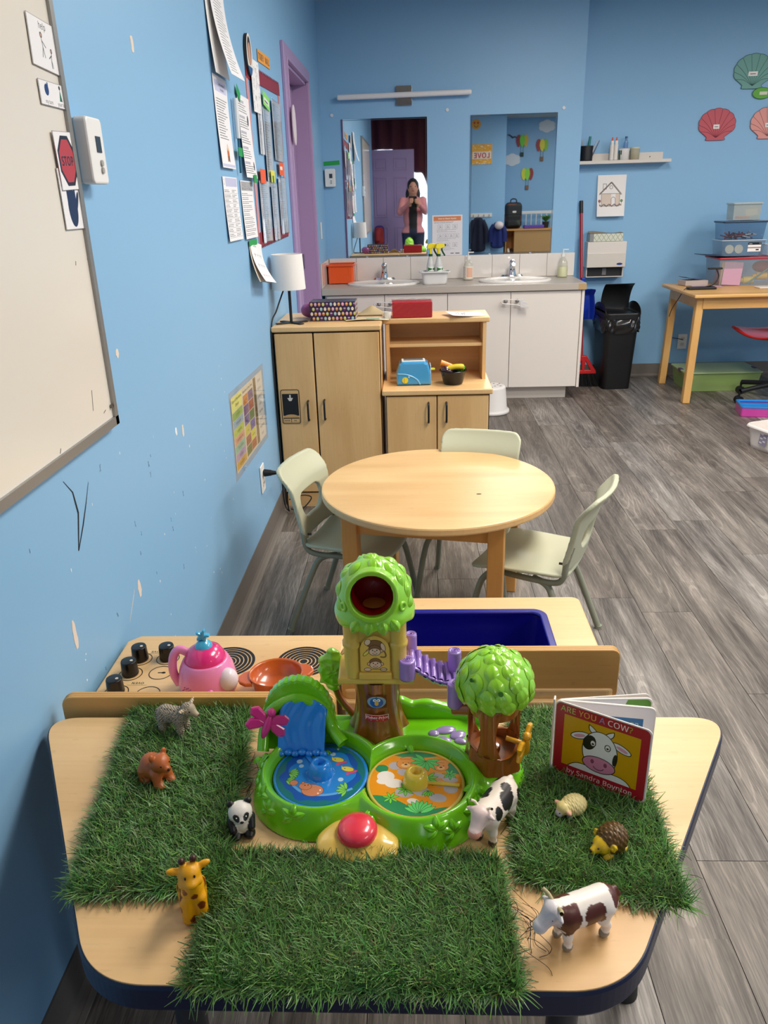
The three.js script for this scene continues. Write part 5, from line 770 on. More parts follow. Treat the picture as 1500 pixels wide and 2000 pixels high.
// ---------- round table and chairs ----------
{
  const cx = 0.715, cz = -2.43, t = thing('round_table', 'round maple top children table with square wooden legs', 'table', [cx, 0, cz]);
  wobj('table_top', rot(ext(shp(Array.from({ length: 72 }, (_, i) => { const a = i / 72 * 2 * PI; return [cos(a) * 0.385, sin(a) * 0.385]; })), 0.026, 0.006), -PI / 2).translate(0, 0.474, 0), mpTop, t, 'x');
  obj('edge_chip', sc(cyl(0.006, 0.006, 0.0006, 0, 0, 0, 10), 1.4, 1, 0.6).translate(0.13, 0.5004, 0.105), M(0x3a2a20, 0.8), t);
  const lm = maple(0xe9c48f, 0.42), legs = [[-0.285, 0.205], [0.175, 0.3], [0.285, -0.205], [-0.175, -0.3]], ang = atan2(-0.095, 0.46);
  legs.forEach(([x, z]) => wobj('leg', rot(box(0.05, 0.474, 0.05, 0, 0.237, 0, 0.004), 0, ang, 0).translate(x * 0.97, 0, z * 0.97), lm, t, 'y'));
  legs.forEach(([x, z], i) => { const [a, b] = legs[(i + 1) % 4], mx = (x + a) / 2, mz = (z + b) / 2, l = hypot(x - a, z - b) - 0.06; wobj('apron', rot(box(l, 0.06, 0.018, 0, 0.442, 0, 0.002), 0, atan2(-(b - z), a - x), 0).translate(mx * 0.97, 0, mz * 0.97), lm, t, 'x'); });
}
const chairM = M(0xc2c3a8, 0.42), chairTube = M(0x8f9280, 0.4);
function makeChair() {
  const t = thing('school_chair', '', 'chair', [0, 0, 0], 0, 'chairs at the round table');
  const seatF = (x, y, z) => { // rounded shell, front rolls down
    const w = 0.148 + 0.012 * smooth(-0.15, 0.15, z), yy = y - 0.31 + 0.02 * pow2(max(0, z - 0.06) / 0.1) * 1.1 + 0.006 * cos(x * 20) - 0.006, a = abs(x) - w + 0.05, b = abs(z) - 0.155 + 0.05, d2 = hypot(max(a, 0), max(b, 0)) + min(max(a, b), 0) - 0.05;
    const e = hypot(max(d2 + 0.005, 0), max(abs(yy) - 0.002, 0)) - 0.005; return e;
  };
  obj('seat', nets(seatF, [-0.18, 0.26, -0.18], [0.18, 0.34, 0.18], 0.006), chairM, t);
  const backF = (x, y, z) => { // curved panel with hand hole
    const zz = z + 0.155 + 0.25 * (y - 0.33) * 0.9 - 1.4 * x * x * 0.75 + 0.03 * smooth(0.5, 0.58, y), h = 0.15 - 0.012 * smooth(0.36, 0.58, y);
    const a = abs(x) - 0.138 - 0.01 * smooth(0.4, 0.55, y) + 0.035, b = abs(y - 0.455) - 0.12 + 0.035, d2 = hypot(max(a, 0), max(b, 0)) + min(max(a, b), 0) - 0.035;
    const ha = abs(x) - 0.085 + 0.03 + 0.03 * smooth(0.36, 0.44, 0.8 - y), hb = abs(y - 0.43) - 0.042 + 0.03, hole = hypot(max(ha, 0), max(hb, 0)) + min(max(ha, hb), 0) - 0.03;
    const d = max(d2, -hole); return hypot(max(d + 0.005, 0), max(abs(zz) - 0.004, 0)) - 0.0055;
  };
  obj('backrest', nets(backF, [-0.19, 0.3, -0.3], [0.19, 0.61, -0.04], 0.006), chairM, t);
  for (const s of [-1, 1]) {
    obj('back_tube', [tube([[s * 0.125, 0.42, -0.16], [s * 0.128, 0.36, -0.146], [s * 0.128, 0.315, -0.14], [s * 0.122, 0.288, -0.11], [s * 0.11, 0.283, 0.0], [s * 0.1, 0.283, 0.07]], 0.0095, 40, 10)], chairTube, t);
    obj('leg', [tube([[s * 0.1, 0.285, 0.07], [s * 0.118, 0.272, 0.105], [s * 0.135, 0.22, 0.128], [s * 0.165, 0.003, 0.165]], 0.0105, 28, 10), cyl(0.0125, 0.0125, 0.012, s * 0.165, 0.006, 0.165, 12)], chairTube, t);
    obj('leg', [tube([[s * 0.1, 0.283, -0.04], [s * 0.118, 0.272, -0.09], [s * 0.135, 0.22, -0.12], [s * 0.165, 0.003, -0.2]], 0.0105, 28, 10), cyl(0.0125, 0.0125, 0.012, s * 0.165, 0.006, -0.2, 12)], chairTube, t);
    obj('rivet', rot(cyl(0.004, 0.004, 0.012, 0, 0, 0, 10), PI / 2).translate(s * 0.118, 0.355, -0.128), M(0x4c4a44, 0.4, { metalness: 0.8 }), t);
  }
  return t;
}
const chair0 = makeChair();
[[0.445, -2.43, atan2(0.19, 0.056), 'pale green plastic chair between round table and blue wall'], [1.01, -2.272, atan2(-0.253, -0.118), 'pale green plastic chair on the open floor side of table'], [0.835, -2.58, atan2(-0.12, 0.45), 'pale green plastic chair behind round table, by the hutch']].forEach(([x, z, a, label], i) => {
  const c = i ? chair0.clone() : chair0; if (i) { c.name = numbered('school_chair'); scene.add(c); c.userData = { ...chair0.userData }; }
  c.position.set(x, 0, z); c.rotation.y = a; c.userData.label = label;
});
// ---------- play stove and play sink ----------
const ply = maple(0xf3d9a8, 0.45);
function plyPanel(parent, name, w, h, x, y, z, r = 0.02) { // upright plywood panel with visible plies along its edge
  const p = obj(name, boxUV(ext(rrect(w, h, r, 6, 0, h / 2), 0.018, 0.002).translate(x, y, z), 'x', rr(0, 2), rr(0, 2)), ply, parent);
  for (const [a, c] of [[0.0055, 0xc49a62], [0.0115, 0xc49a62]]) obj('ply_layer', ext(shp(rrect(w + 0.0008, h + 0.0008, r, 6, 0, h / 2), [rrect(w - 0.004, h - 0.004, r, 6, 0, h / 2).reverse()]), 0.0022).translate(x, y, z + a), M(c, 0.6), p);
  return p;
}
{
  const H = 0.5, t = thing('play_stove', 'maple toy stove with black ring burners and knobs', 'toy stove', [0, 0, 0]);
  const topS = shp([[0.012, 1.13], [0.487, 1.13], [0.487, 1.468], [0.035, 1.468], [0.012, 1.445]]);
  wobj('stove_top', rot(ext(topS, 0.022, 0.004), -PI / 2).translate(0, H - 0.022, 0), mpTop, t, 'x');
  wobj('carcass', bx0(0.018, 0.48, 0.04, H - 0.022, -1.455, -1.135), mp, t, 'y');
  wobj('plinth', bx0(0.03, 0.47, 0, 0.04, -1.44, -1.14), mp, t, 'x');
  plyPanel(t, 'back_panel', 0.482, 0.16, 0.262, 0.43, -1.13);
  const blk = M(0x141112, 0.5), ring = (r0, r1) => rot(ext(shp(Array.from({ length: 48 }, (_, i) => [r1 * cos(i * PI / 24), r1 * sin(i * PI / 24)]), r0 ? [Array.from({ length: 48 }, (_, i) => [r0 * cos(-i * PI / 24), r0 * sin(-i * PI / 24)])] : []), 0.0006), -PI / 2);
  for (const [x, z] of [[0.252, -1.362], [0.41, -1.362], [0.252, -1.215], [0.41, -1.215]]) obj('burner_print', [ring(0.05, 0.056), ring(0.043, 0.0475), ring(0.034, 0.0405), ring(0.026, 0.0315), ring(0.018, 0.0235), ring(0.011, 0.0155), ring(0, 0.0075)].map((g) => g.translate(x, H, z)), blk, t);
  const word = (s, x, z, w) => obj('lettering', rot(rot(new THREE.PlaneGeometry(w, w * 0.3), -PI / 2), 0, PI, 0).translate(x, H + 0.0006, z), printed(canvasTex(128, 40, (g) => { g.fillStyle = '#e6c48e'; g.fillRect(0, 0, 128, 40); g.fillStyle = '#241a16'; g.font = 'bold 30px sans-serif'; g.textAlign = 'center'; g.fillText(s, 64, 31); }), 0.45), t);
  word('OVEN', 0.088, -1.285, 0.04); word('STOVE', 0.093, -1.4, 0.042);
  for (const [x, z, k] of [[0.065, -1.372, 1], [0.122, -1.375, 1], [0.062, -1.318, 1], [0.123, -1.322, 0], [0.055, -1.255, 1], [0.119, -1.25, 0]]) {
    obj('dial_ring', ring(0.0225, 0.024).translate(x, H, z), blk, t);
    if (k) { const n = obj('knob', lathe([[0, 0.001], [0.0165, 0.001], [0.017, 0.004], [0.0155, 0.03], [0.0145, 0.0325], [0, 0.033]], 30).translate(x, H, z), M(0x0d0c0e, 0.25), t); obj('knob_dot', cyl(0.003, 0.003, 0.0012, x + 0.007, H + 0.0335, z + 0.002, 12), M(0xcfc8bc, 0.4), n); }
    else obj('dial_icon', [box(0.012, 0.0006, 0.002, x, H + 0.0004, z, 0), sc(cyl(0.004, 0.004, 0.0006, 0, 0, 0, 12), 1, 1, 0.7).translate(x + 0.006, H + 0.0004, z)], blk, t);
  }
}
{
  const H = 0.5, t = thing('play_sink', 'maple toy sink unit with deep navy blue basin', 'toy sink', [0, 0, 0]);
  const hole = rrect(0.34, 0.215, 0.025, 6, 0.755, 1.445).reverse();
  wobj('sink_top', rot(ext(shp(rrect(0.53, 0.375, 0.02, 6, 0.76, 1.4475), [hole]), 0.022, 0.004), -PI / 2).translate(0, H - 0.022, 0), mpTop, t, 'x');
  wobj('carcass', [bx0(0.505, 0.52, 0.04, H - 0.022, -1.62, -1.275), bx0(0.995, 1.01, 0.04, H - 0.022, -1.62, -1.275), bx0(0.52, 0.995, 0.04, H - 0.022, -1.622, -1.61), bx0(0.52, 0.995, 0.04, H - 0.022, -1.287, -1.275), bx0(0.52, 0.995, 0.03, 0.045, -1.61, -1.287)], mp, t, 'y');
  wobj('plinth', bx0(0.52, 1.0, 0, 0.04, -1.6, -1.29), mp, t, 'x');
  plyPanel(t, 'back_panel', 0.53, 0.11, 0.762, 0.475, -1.283, 0.016);
  wobj('bottom_rail', box(0.53, 0.02, 0.03, 0.762, 0.47, -1.264, 0.004), mpTop, t, 'x');
  const nv = plastic(0x0a0b86, 0.3);
  const bas = sheet((u, v) => { const a = u * 2 * PI, c = cos(a), s = sin(a), f = (q) => Math.sign(q) * Math.pow(abs(q), 0.25), k = v < 0.4 ? 0.94 * v / 0.4 : 0.94 + 0.06 * (v - 0.4) / 0.6, y = v < 0.4 ? 0 : (v - 0.4) / 0.6 * 0.13; return [0.755 + f(c) * 0.167 * k, H - 0.128 + y, -1.445 - f(s) * 0.105 * k]; }, 64, 14);
  const bo = obj('basin', bas, nv, t); obj('basin_rim', rot(ext(shp(rrect(0.362, 0.238, 0.032, 8, 0.755, 1.445), [rrect(0.328, 0.203, 0.02, 8, 0.755, 1.445).reverse()]), 0.009, 0.003), -PI / 2).translate(0, H, 0), nv, t);
}
// kettle and pot on the stove
{
  const H = 0.501, t = thing('toy_kettle', 'pink toy teapot with blue flower knob on the stove', 'toy teapot', [0.238, H, -1.262], 0.1);
  const pk = plastic(0xf28ac0, 0.28), hot = plastic(0xe8287e, 0.25), bl = plastic(0x3fb2dc, 0.3);
  obj('pot_body', lathe([[0, 0.001], [0.05, 0.001], [0.055, 0.008], [0.056, 0.03], [0.051, 0.055], [0.044, 0.07], [0.04, 0.073], [0.038, 0.071]], 44), pk, t);
  obj('lid', [lathe([[0.039, 0.071], [0.038, 0.079], [0.031, 0.091], [0.018, 0.099], [0, 0.102]], 40)], hot, t);
  const lm = M(0xf7b6d8, 0.35); for (let i = 0; i < 3; i++) obj('lid_flower', [0, 1, 2, 3, 4].map((k) => { const a = k * 2 * PI / 5; return sph(0.0035, 0.006 * cos(a), 0, 0.006 * sin(a), 1, 0.35, 1, 10); }).map((g) => rot(g, 0.55, 0, 0).translate(0, 0.0905, 0.026)).map((g) => rot(g, 0, -0.9 + i * 0.95, 0)), i === 2 ? lm : hot, t);
  obj('lid_knob', [lathe([[0.017, 0.097], [0.016, 0.103], [0.008, 0.112], [0, 0.114]], 26), ext(Array.from({ length: 40 }, (_, i) => { const a = i * PI / 20, r = 0.01 + 0.004 * cos(a * 5); return [r * cos(a), r * sin(a)]; }), 0.012, 0.003).translate(0, 0.122, -0.006)], bl, t);
  obj('handle', tube([[-0.034, 0.082, -0.008], [-0.05, 0.088, -0.01], [-0.062, 0.074, -0.006], [-0.064, 0.045, 0], [-0.054, 0.02, 0.004]], 0.0085, 36, 10), pk, t);
  obj('spout', [sph(0.02, 0.043, 0.04, 0.028, 1, 1.15, 1)], M(0xe9dde4, 0.25), t); obj('eye_button', rot(cyl(0.007, 0.008, 0.006, 0, 0, 0, 18), PI / 2, 0, 0).translate(0.012, 0.028, 0.056), plastic(0xd968a4, 0.35), t);
  const sp = []; for (let k = 0; k < 18; k++) { const a = k * 2.4, r = 0.0028 * sqrt(k); sp.push(rot(cyl(0.0009, 0.0009, 0.002, 0, 0, 0, 6), PI / 2).translate(r * cos(a), 0.028 + r * sin(a), 0.056)); } obj('speaker_holes', sp.map((g) => rot(g, 0, -0.6, 0)), M(0x9c4a78, 0.6), t);
  const p = thing('toy_pot', 'burnt orange toy saucepan with two handles on the stove', 'toy pot', [0.372, H, -1.262], 0.25);
  const om = plastic(0xc65a12, 0.32);
  obj('pot_body', sc(lathe([[0, 0.001], [0.038, 0.001], [0.043, 0.006], [0.05, 0.034], [0.052, 0.036], [0.052, 0.039], [0.047, 0.036], [0.041, 0.008], [0, 0.005]], 44), 1, 1.05, 0.92), om, p);
  for (const s of [-1, 1]) obj('handle', rot(ext(shp([[0, -0.024], [0.014, -0.021], [0.024, -0.01], [0.026, 0.0], [0.024, 0.01], [0.014, 0.021], [0, 0.024]]), 0.008, 0.003), -PI / 2).translate(0.047, 0.029, 0).rotateY(s > 0 ? 0 : PI), om, p);
}

// ---------- trapezoid table in front ----------
const TY = 0.56;
function roundPoly(c, r) {
  const s = new THREE.Shape(), n = c.length, P = c.map((p) => new THREE.Vector2(p[0], p[1]));
  for (let i = 0; i < n; i++) { const a = P[(i + n - 1) % n], b = P[i], d = P[(i + 1) % n], p = b.clone().add(a.clone().sub(b).setLength(r)), q = b.clone().add(d.clone().sub(b).setLength(r)); if (i) s.lineTo(p.x, p.y); else s.moveTo(p.x, p.y); s.quadraticCurveTo(b.x, b.y, q.x, q.y); }
  s.closePath(); return s;
}
{
  const t = thing('activity_table', 'maple trapezoid table with navy edge holding the toy scene', 'table', [0.58, 0, -0.85]);
  const c = [[-0.588, 0.248], [0.588, 0.248], [0.3, -0.247], [-0.318, -0.247]], inn = [[-0.583, 0.2455], [0.583, 0.2455], [0.2975, -0.2445], [-0.3155, -0.2445]];
  obj('edge_band', rot(ext(roundPoly(c, 0.07), 0.042, 0.006, 14), -PI / 2).translate(0, TY - 0.0425, 0), M(0x0d1b3c, 0.35), t);
  wobj('table_top', rot(ext(roundPoly(inn, 0.068), 0.003, 0.0006, 14), -PI / 2).translate(0, TY - 0.003, 0), mpTop, t, 'x');
  for (const [x, z] of [[-0.235, 0.165], [0.245, 0.165], [-0.44, -0.17], [0.44, -0.17]]) { const l = obj('leg', cyl(0.02, 0.02, TY - 0.044, x, (TY - 0.044) / 2, z, 24), M(0x4a4c52, 0.35, { metalness: 0.6 }), t); obj('foot_cap', cyl(0.024, 0.026, 0.03, x, 0.0155, z, 20), M(0x17181b, 0.6), l); }
}
// ---------- grass mats ----------
const bladeM = M(0xffffff, 0.42, {});
const tufts = [0, 1, 2].map(() => {
  const pos = [], idx = [], nb = 8;
  for (let b = 0; b < nb; b++) {
    const yaw = rr(0, 2 * PI), L = rr(0.013, 0.026), w = rr(0.0006, 0.001), lean = rr(0.4, 1.25), bx = rr(-0.0016, 0.0016), bz = rr(-0.0016, 0.0016), o = pos.length / 3, dx = cos(yaw), dz = sin(yaw);
    for (let k = 0; k <= 3; k++) { const t = k / 3, rch = L * lean * t * (0.45 + 0.55 * t), hgt = L * t * (1 - 0.36 * lean * t), ww = w * (1 - 0.75 * t * t), x = bx + dx * rch, z = bz + dz * rch; pos.push(x - dz * ww, hgt, z + dx * ww, x + dz * ww, hgt, z - dx * ww); }
    for (let k = 0; k < 3; k++) { const a = o + 2 * k; idx.push(a, a + 1, a + 3, a, a + 3, a + 2); }
  }
  const g = new THREE.BufferGeometry(); g.setAttribute('position', new THREE.BufferAttribute(new Float32Array(pos), 3)); g.setIndex(idx); g.computeVertexNormals(); return g;
});
function grassMat(label, q, lean, step, edgeLean) { // q: corners far left, far right, near right, near left as x, z
  const t = thing('grass_mat', label, 'artificial grass', [0, TY, 0], 0, 'artificial grass mats');
  obj('backing', rot(ext(q.map(([x, z]) => [x, -z]).reverse(), 0.004), -PI / 2).translate(0, 0.0008, 0), M(0x16240f, 0.9), t);
  const W = hypot(q[1][0] - q[0][0], q[1][1] - q[0][1]), H = hypot(q[3][0] - q[0][0], q[3][1] - q[0][1]), nu = Math.round(W / step), nv = Math.round(H / step), lists = [[], [], []];
  for (let j = 0; j <= nv; j++) for (let i = 0; i <= nu; i++) {
    const u = clamp((i + rr(-0.45, 0.45)) / nu, 0, 1), v = clamp((j + rr(-0.45, 0.45)) / nv, 0, 1), x = (q[0][0] * (1 - u) + q[1][0] * u) * (1 - v) + (q[3][0] * (1 - u) + q[2][0] * u) * v, z = (q[0][1] * (1 - u) + q[1][1] * u) * (1 - v) + (q[3][1] * (1 - u) + q[2][1] * u) * v;
    const ex = (smooth(0.06, 0, 1 - u) - smooth(0.06, 0, u)) * edgeLean, ez = (smooth(0.05, 0, 1 - v) * 1.15 - smooth(0.05, 0, v)) * edgeLean;
    lists[floor(rnd() * 3)].push([x, z, lean[0] + ex + rr(-0.4, 0.4), lean[1] + ez + rr(-0.4, 0.4)]);
  }
  const m = new THREE.Matrix4(), qn = new THREE.Quaternion(), q2 = new THREE.Quaternion(), c = new THREE.Color();
  lists.forEach((l, k) => {
    const o = new THREE.InstancedMesh(tufts[k], bladeM, l.length); o.name = 'grass_blades'; o.userData.kind = 'stuff';
    l.forEach(([x, z, ax, az], i) => {
      qn.setFromUnitVectors(V(0, 1, 0), V(ax * 0.75, 1, az * 0.75).normalize()); q2.setFromAxisAngle(V(0, 1, 0), rr(0, 2 * PI)); qn.multiply(q2);
      const s = rr(0.75, 1.2); m.compose(V(x, 0.0045, z), qn, V(s, s * rr(0.85, 1.1), s)); o.setMatrixAt(i, m);
      const h = rnd(); if (h > 0.965) c.setRGB(0.12, 0.1, 0.035); else c.setHSL(0.285 + rr(-0.03, 0.035), rr(0.55, 0.8), rr(0.055, 0.2)); o.setColorAt(i, c);
    });
    t.add(o);
  });
  return t;
}
const matL = grassMat('artificial grass strip at left under the lamb and bear', [[0.157, -1.1], [0.352, -1.1], [0.385, -0.735], [0.2, -0.722]], [0.25, -0.1], 0.0038, 1.0);
const matR = grassMat('artificial grass strip at right under the open book', [[0.808, -1.095], [0.978, -1.09], [0.97, -0.715], [0.775, -0.755]], [-0.1, 0.1], 0.0038, 1.0);
const matF = grassMat('artificial grass strip at the front edge of the table', [[0.39, -0.785], [0.745, -0.78], [0.75, -0.6], [0.385, -0.6]], [0.0, 0.15], 0.0038, 1.25);
{ // loose threads and shed blades at the cut edges
  const thr = M(0x17130f, 0.7), bl = M(0x2f5a26, 0.5);
  for (let i = 0; i < 12; i++) { const x = rr(0.755, 0.775), z = rr(-0.76, -0.66), l = rr(0.02, 0.055); obj('loose_thread', tube([[x, 0.003, z], [x + rr(0, 0.02), 0.005 + rr(0, 0.006), z + l * 0.4], [x + rr(0, 0.03), 0.003, z + l * 0.8], [x + rr(0, 0.035), 0.0012, z + l]], 0.0004, 14, 4), thr, matF); }
  for (let i = 0; i < 8; i++) { const x = rr(0.37, 0.385), z = rr(-1.0, -0.9), l = rr(0.01, 0.03); obj('loose_thread', tube([[x, 0.003, z], [x + l * 0.5, 0.008, z + rr(-0.01, 0.01)], [x + l, 0.003, z + rr(-0.012, 0.012)], [x + l * 0.7, 0.0012, z + 0.02]], 0.0004, 14, 4), thr, matL); }
  for (let i = 0; i < 10; i++) { const x = rr(0.775, 0.785), z = rr(-0.95, -0.78); obj('loose_thread', tube([[x, 0.003, z], [x - rr(0.005, 0.015), 0.006, z + 0.012], [x - rr(0.0, 0.02), 0.0012, z + 0.03]], 0.0004, 10, 4), thr, matR); }
  for (let i = 0; i < 22; i++) { const a = rr(0, 6.3), k = i % 3, x = [rr(0.15, 0.19), rr(0.98, 1.0), rr(0.39, 0.74)][k], z = [rr(-1.05, -0.75), rr(-1.0, -0.75), rr(-0.805, -0.79)][k]; obj('shed_blade', tube([[x, 0.0012, z], [x + 0.008 * cos(a), 0.003, z + 0.008 * sin(a)], [x + 0.016 * cos(a), 0.0012, z + 0.016 * sin(a)]], 0.0005, 6, 4), bl, [matL, matR, matF][k]); }
}
// ---------- jungle play set ----------
const leafG = (l, w, th, bend = 0.2) => { const g = sheet((u, v) => { const q = (u - 0.5) * 2, ww = w * Math.pow(max(sin(PI * clamp(0.04 + v * 0.95, 0, 1)), 0), 0.75) * (1 - 0.25 * v); return [q * ww, v * l, th * (1 - q * q) * sin(PI * clamp(v, 0, 1)) - (abs(q) < 0.18 ? th * 0.35 : 0) * sin(PI * clamp(v, 0, 1)) - bend * l * v * v]; }, 8, 8); return g; };
// a leaf lying on a surface: p its root, n the way the surface faces, d the way the leaf points
function leafAt(p, n, d, l, w, th, bend) { const N = V(...n).normalize(), D = V(...d), Y = D.addScaledVector(N, -D.dot(N)).normalize(), X = Y.clone().cross(N); return leafG(l, w, th, bend).applyMatrix4(new THREE.Matrix4().makeBasis(X, Y, N).setPosition(...p)); }
{
  const T = thing('jungle_playset', 'bright green toy jungle playset with tree house and bridge', 'playset', [0.6, TY + 0.0005, -0.94]);
  const gr = plastic(0x76d012, 0.24), grL = plastic(0x96da30, 0.3), br = plastic(0x9a5418, 0.32), ye = plastic(0xe8c35a, 0.36), pu = plastic(0xa583d6, 0.32), bl = plastic(0x1a8cee, 0.24);
  const D1 = [-0.1, 0.022, 0.0715], D2 = [0.041, 0.04, 0.0725];
  const d2 = (x, z) => { const a = hypot(x - D1[0], z - D1[1]), b = hypot(x - D2[0], z - D2[1]); return [a, b]; };
  const rb = (x, z, cx, cz, hx, hz, r) => { const a = abs(x - cx) - hx + r, b = abs(z - cz) - hz + r; return hypot(max(a, 0), max(b, 0)) + min(max(a, b), 0) - r; };
  const hgt = (x, z) => {
    const [a, b] = d2(x, z), foot = smin(smin(a - 0.096, b - 0.099, 0.025), smin(rb(x, z, 0.0, -0.055, 0.165, 0.075, 0.05), hypot(x - 0.155, z + 0.0) - 0.048, 0.03), 0.03), q = min(a - D1[2], b - D2[2]);
    let h = 0.032 + 0.016 * Math.exp(-pow2((q - 0.014) / 0.010));
    h = h * (q > 0 ? smooth(-0.001, 0.004, q) : 0) + 0.026 * (1 - smooth(-0.001, 0.004, q));
    return [h, foot];
  };
  const base = (x, y, z) => { const [h, f] = hgt(x, z); const sl = f + 0.35 * (y - 0.02); return max(max((y - h) * 0.62, -y + 0.0006), smaxR(sl, (y - h) * 0.7, 0.012)); };
  function smaxR(a, b, k) { const h = max(k - abs(a - b), 0) / k; return max(a, b) + h * h * k * 0.25; }
  obj('base', nets(base, [-0.225, -0.004, -0.15], [0.225, 0.07, 0.165], 0.0026), gr, T);
  { const ls = [], wall = (cx, cz, R, a, y) => { const r = R - 0.35 * (y - 0.02) - 0.0005; return [[cx + r * cos(a), y, cz + r * sin(a)], [cos(a), 0.36, sin(a)]]; };
    for (const [cx, cz, R, a0, a1, n] of [[D1[0], D1[1], 0.096, 1.9, 4.15, 6], [D2[0], D2[1], 0.099, -0.1, 1.6, 5]]) for (let i = 0; i < n; i++) {
      const a = a0 + (a1 - a0) * (i + 0.3 * (i % 2)) / n, y = 0.03 - 0.009 * (i % 2), [p, nn] = wall(cx, cz, R, a, y), tx = -sin(a), tz = cos(a);
      for (const [k, up] of [[0, 1], [0.95, 0.45], [-0.95, 0.5], [0.8, -0.6]]) ls.push(leafAt(p, nn, [tx * k, up, tz * k], 0.02, 0.0065, 0.004, 0.1)); }
    for (const [x, z, y] of [[-0.032, -0.03, 0.036], [-0.028, 0.112, 0.036], [0.03, -0.04, 0.036], [0.104, -0.022, 0.036], [-0.055, -0.055, 0.034], [0.125, 0.06, 0.04], [-0.19, -0.005, 0.036]]) for (let k = 0; k < 4; k++) { const a = k * 1.5 + x * 40; ls.push(leafAt([x, y, z], [0.25 * cos(a), 1, 0.25 * sin(a)], [cos(a), 0.2, sin(a)], 0.018, 0.0065, 0.006, 0.15)); }
    obj('leaf_relief', ls, gr, T); }
  // pond and savanna discs with printed faces
  const disc = (nm, c, r, rimM, tex) => { const g = new THREE.Group(); g.name = nm; g.position.set(c[0], 0.0265, c[1]); T.add(g); obj('disc_rim', lathe([[0, 0], [r, 0], [r, 0.0045], [r - 0.003, 0.0055], [r - 0.0045, 0.0045], [0, 0.0045]], 64), rimM, g); obj('disc_print', rot(new THREE.CircleGeometry(r - 0.0045, 56), -PI / 2).translate(0, 0.0049, 0), printed(tex, 0.28, { clearcoat: 0.3 }), g); return g; };
  const frond = (g, x, y, s, n, col, a0 = 0, sp = 2 * PI) => { for (let i = 0; i < n; i++) { g.save(); g.translate(x, y); g.rotate(a0 + sp * i / n); g.fillStyle = col; g.strokeStyle = '#1d5a2a'; g.lineWidth = 2.5; g.beginPath(); g.moveTo(0, 0); g.quadraticCurveTo(s * 0.3, s * 0.5, 0, s); g.quadraticCurveTo(-s * 0.3, s * 0.5, 0, 0); g.fill(); g.stroke(); g.restore(); } };
  const pond = canvasTex(640, 640, (g) => {
    g.fillStyle = '#167a7c'; g.fillRect(0, 0, 640, 640); g.fillStyle = '#185cbc'; g.beginPath(); for (let i = 0; i <= 60; i++) { const a = i / 60 * 2 * PI, r = 280 + 14 * sin(a * 7) + 8 * sin(a * 13); g.lineTo(320 + r * cos(a), 320 + r * sin(a)); } g.fill(); g.fillStyle = '#2a8ee4'; g.beginPath(); for (let i = 0; i <= 60; i++) { const a = i / 60 * 2 * PI, r = 232 + 16 * sin(a * 6 + 1); g.lineTo(330 + r * cos(a), 305 + r * sin(a)); } g.fill();
    g.strokeStyle = '#6db4ee'; g.lineWidth = 20; g.beginPath(); g.moveTo(110, 380); g.bezierCurveTo(160, 540, 360, 590, 560, 470); g.stroke(); g.fillStyle = '#bfe0f5'; for (const [x, y, r] of [[150, 190, 22], [170, 240, 18], [300, 160, 14], [470, 380, 20], [390, 110, 20]]) { g.beginPath(); g.arc(x, y, r, 0, 7); g.fill(); }
    frond(g, 250, 70, 74, 5, '#8fdc5a', -0.9, 1.9); frond(g, 330, 60, 66, 5, '#8fdc5a', -0.9, 1.9); frond(g, 90, 320, 78, 6, '#8fdc5a', -2.4, 2); frond(g, 80, 390, 62, 5, '#8fdc5a', -2.2, 1.9); frond(g, 520, 480, 80, 6, '#8fdc5a', 0.4, 3);
    g.lineWidth = 3; g.strokeStyle = '#7a3a2a'; g.fillStyle = '#e58f62'; g.beginPath(); g.ellipse(280, 490, 78, 58, 0.1, 0, 7); g.fill(); g.stroke(); g.beginPath(); g.ellipse(225, 450, 46, 34, 0.2, 0, 7); g.fill(); g.stroke(); g.beginPath(); g.arc(205, 416, 12, 0, 7); g.fill(); g.stroke(); g.beginPath(); g.ellipse(140, 415, 30, 26, 0, 0, 7); g.fill(); g.stroke(); g.fillStyle = '#2a1a14'; g.beginPath(); g.arc(222, 440, 5, 0, 7); g.arc(244, 436, 5, 0, 7); g.fill(); g.fillStyle = '#fff'; g.fillRect(330, 480, 10, 16); g.fillRect(318, 512, 10, 14);
    for (const [x, y] of [[430, 170], [510, 270]]) { g.fillStyle = '#e05a94'; g.beginPath(); g.ellipse(x + 34, y + 34, 44, 14, -0.4, 0, 7); g.fill(); g.stroke(); g.beginPath(); g.ellipse(x + 10, y + 40, 14, 26, 0.4, 0, 7); g.fill(); g.fillStyle = '#f0e05a'; g.beginPath(); g.ellipse(x, y, 48, 26, 0.25, 0, 7); g.fill(); g.stroke(); g.beginPath(); g.moveTo(x - 30, y - 16); g.lineTo(x - 46, y - 34); g.lineTo(x - 44, y - 4); g.fill(); g.fillStyle = '#222'; g.beginPath(); g.arc(x - 20, y - 6, 4, 0, 7); g.fill(); }
    g.strokeStyle = 'rgba(225,238,246,.85)'; g.lineWidth = 2.2; for (let i = 0; i < 260; i++) { const a = rr(0, 6.3), r = rr(66, 104); g.beginPath(); g.moveTo(320 + r * cos(a), 320 + r * sin(a)); g.lineTo(320 + (r + rr(-9, 9)) * cos(a + 0.07), 320 + (r + rr(-9, 9)) * sin(a + 0.07)); g.stroke(); } });
